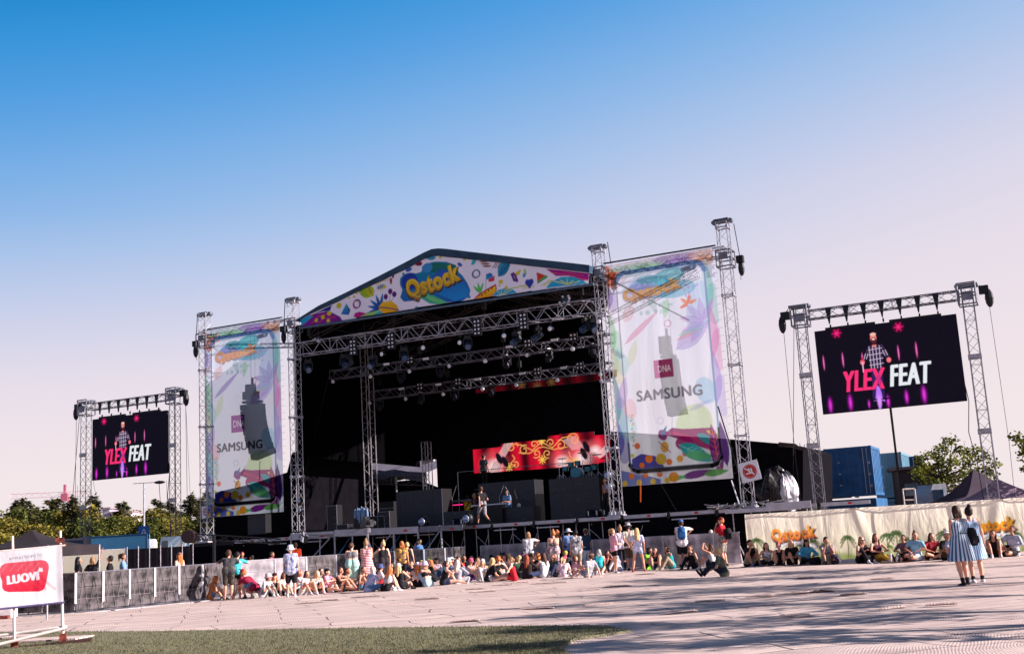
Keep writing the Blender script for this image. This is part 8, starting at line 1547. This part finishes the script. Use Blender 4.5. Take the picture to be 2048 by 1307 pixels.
for i, (x, y, c_, sz, lab) in enumerate(((519, 1193, (226, 220, 226), (.2, .12, .24), 'white patterned tote bag beside the crouching woman in maroon'), (509, 1197, (150, 140, 136), (.14, .1, .1), 'small grey bag under the crouching woman in maroon'), (560, 1192, K['bk'], (.2, .12, .1), 'black bag on the floor by the orange trimmed hat'), (812, 1176, K['bk'], (.17, .12, .2), 'black handbag by the long straight blonde hair'), (918, 1167, (180, 170, 172), (.15, .1, .16), 'white and black bag beside the blonde in the grey hooded top'), (1150, 1153, (150, 120, 120), (.12, .1, .17), 'grey and pink small backpack by the red haired child'), (1420, 1136, K['bk'], (.16, .12, .14), 'black bag behind the girl taking a photo'), (1518, 1132, K['bk'], (.18, .12, .12), 'black bag between the first two people at the fence'), (1632, 1129, K['bk'], (.22, .14, .14), 'black bag right of the bright blue jacket'), (1672, 1128, K['bk'], (.2, .14, .18), 'black rucksack leaning beside the patterned shirt'), (1826, 1121, K['bk'], (.15, .1, .15), 'black leather bag held by the person in dark red checks'), (1738, 1126, K['bk'], (.16, .12, .14), 'black bag between the two long haired women at the fence'), (2012, 1114, K['bk'], (.24, .15, .2), 'large black rucksack at the right end of the fence'), (1385, 1137, (190, 200, 215), (.04, .04, .11), 'clear water bottle beside the woman in dark glasses'), (1289, 1141, (170, 210, 200), (.04, .04, .11), 'green tinted bottle beside the neon green t-shirt'), (792, 1180, (150, 190, 210), (.04, .04, .12), 'clear bottle beside the strawberry blonde woman'))):
    p = GR(x, y); bag('bottle' if 'bottle' in lab else 'bag', lab, wfr((p.x, p.y, sz[2]), rng.uniform(-1, 1)), colmat('bag', c_, ('n', 14, (90, 70, 90)) if 'patterned' in lab else None), sz, None, 'bottle' if 'bottle' in lab else 'bag')
# --- behind the barrier
BG = 'people behind the barrier'
def at_head(x, yh, Yd, H, z0=0): 
    p = AT(x, yh, Yd); return p
def beh(lab, x, yh, Yd, pose, a, top, bot, hair, hat=None, H=None, skin=0, **k):
    p = AT(x, yh, Yd); Hh = H or max(1.45, p.z); M = Matrix.Translation((p.x, p.y, (p.z-Hh))) if H else Matrix.Translation((p.x, p.y, 0)); M = M @ Matrix.Rotation(R(a), 4, 'Z'); return person(lab, x, yh, pose, 0, Hh, top, bot, hair, hat, K['bk'], skin, M=M, group=BG, **k)
beh('dark haired person in black behind the left barrier with a raised arm', 157, 1113, 42, 'behindhead', -60, O('tee', 'bk'), O('pants', 'bk'), ('long', HD), skin=3)
beh('person in black behind the left barrier with one arm up, back turned', 185, 1113, 42, 'armup', -10, O('tee', 'bk'), O('pants', 'bk'), ('bob', HS), skin=3)
beh('person in a black t-shirt and dark glasses behind the left barrier', 220, 1110, 42, 'stand', 100, O('tee', 'bk'), O('pants', 'bk'), ('short', HD), ('glasses', K['bk']), skin=3)
beh('woman in a light blue t-shirt behind the left barrier looking right', 246, 1106, 42.5, 'hold', -80, O('tee', (120, 160, 205)), O('pants', 'nv'), ('pony', HB), skin=3)
beh('person in a brown cap and pale top behind the left barrier', 361, 1104, 41.5, 'stand', 60, O('tank', 'lp'), O('pants', 'wh'), ('loose', HG), ('cap', (130, 90, 84)))
beh('worker in light blue bending behind the barrier', 471, 1103, 50, 'barrier', 80, O('tee', 'lb'), O('pants', 'bk'), ('short', HD), skin=3)
beh('worker in black with a pink collar behind the barrier', 484, 1103, 50, 'stand', -150, O('tee', (60, 40, 60)), O('pants', 'bk'), ('short', (150, 40, 60)), skin=3)
beh('worker in a neon yellow vest bending behind the barrier', 513, 1104, 50, 'barrier', 100, O('tee', 'gn'), O('pants', 'bk'), ('short', HD), skin=3)
beh('worker in a plum shirt bending forward behind the barrier', 535, 1098, 50, 'barrier', -100, O('tee', (150, 70, 110)), O('pants', 'bk'), ('short', HB), skin=3)
beh('worker in a bright orange t-shirt behind the barrier, back turned', 590, 1084, 52, 'stand', 0, O('tee', 'orr'), O('pants', 'bk'), ('short', HB), skin=0, w=1.2)
beh('person peering over the barrier left of the blue backpack', 1352, 1061, 48.5, 'stand', 150, O('tee', 'bk'), O('pants', 'bk'), ('short', HB))
beh('person in a neon yellow top half hidden behind the right barrier', 1431, 1068, 47.5, 'barrier', 90, O('tee', 'gn'), O('pants', 'bk'), ('short', HP))
# --- on the stage
PG = 'people on the stage'
def onst(lab, X, Y, t, pose, a, H, top, bot, hair, hat=None, skin=0, **k):
    s, h = z4(X, Y, t); M = sfr(s, t, DK) @ Matrix.Rotation(R(a), 4, 'Z'); return person(lab, X, Y, pose, 0, H, top, bot, hair, hat, k.pop('shoes', K['bk']), skin, M=M, group=PG, **k)
onst('man in a black t-shirt and grey shorts walking along the front of the stage', 1225, 745, .4, 'walk', 62, 1.82, O('tee', 'bk'), O('knee', (150, 142, 150)), ('short', HB), None, 1)
onst('shirtless man standing in shade at the right edge of the stage', 1975, 700, 1.6, 'stand', 150, 1.78, NO, O('pants', 'bk'), ('short', HD), None, 3)
onst('person in a yellow t-shirt behind the keyboard in the dark', 1130, 680, 6.2, 'hold', 0, 1.65, O('tee', 'yl'), O('pants', 'bk'), ('short', HD), None, 3)
onst('blond person in dull pink beside the yellow t-shirt on stage', 1180, 680, 6.0, 'stand', 120, 1.75, O('tee', (140, 90, 110)), O('pants', 'bk'), ('long', (190, 150, 80)), None, 3)
onst('person in a pale blue open shirt sitting low beside the guitar', 1370, 660, 4.6, 'hold', 175, 1.72, O('tee', (120, 150, 190)), O('pants', 'bk'), ('short', HD), None, 3)
s, h = z4(1232, 500, 8.0); person('dark clothed technician standing on the upper level behind the risers', 1, 2, 'stand', 0, 1.75, O('tee', 'dg'), O('pants', 'bk'), ('short', HD), None, K['bk'], 3, M=sfr(s, 8.0, h-.2), group=PG)
q = MB(); q.box((0, .2, -.12), (3.2, 1.4, .1)); o = q.obj('upper_platform', BLKP, None, sfr(s+1.2, 8.0, h-.2)); tag(o, 'raised black platform carrying the technician behind the risers', 'platform')
for (k_) in range(1): q = MB(); 
q = MB(); q.tube((-1.5, 0, -h+DK), (-1.5, 0, .9), .02, 5); q.tube((-1.5, 0, .9), (5.5, 0, .9), .018, 5); q.tube((5.5, 0, .9), (5.5, 0, -h+DK), .02, 5); o = q.obj('hand_rail', STEEL, None, sfr(s+.1, 7.6, h-.2)); tag(o, 'thin metal hand rail in front of the upper platform', 'handrail')

# ------------------------------------------------------------------ bodies, clothes and hair fused into one skin each
for ob, vx, it in PENDING:
    m = ob.modifiers.new('r', 'REMESH'); m.mode = 'VOXEL'; m.voxel_size = vx; m.use_smooth_shade = True
    m = ob.modifiers.new('s', 'SMOOTH'); m.factor = .5; m.iterations = it
dg = bpy.context.evaluated_depsgraph_get()
for ob, vx, it in PENDING:
    me = bpy.data.meshes.new_from_object(ob.evaluated_get(dg)); old = ob.data; ob.modifiers.clear(); ob.data = me; me.name = ob.name.split('.')[0]
for o in bpy.data.objects:
    if '_C' in o.keys(): del o['_C']
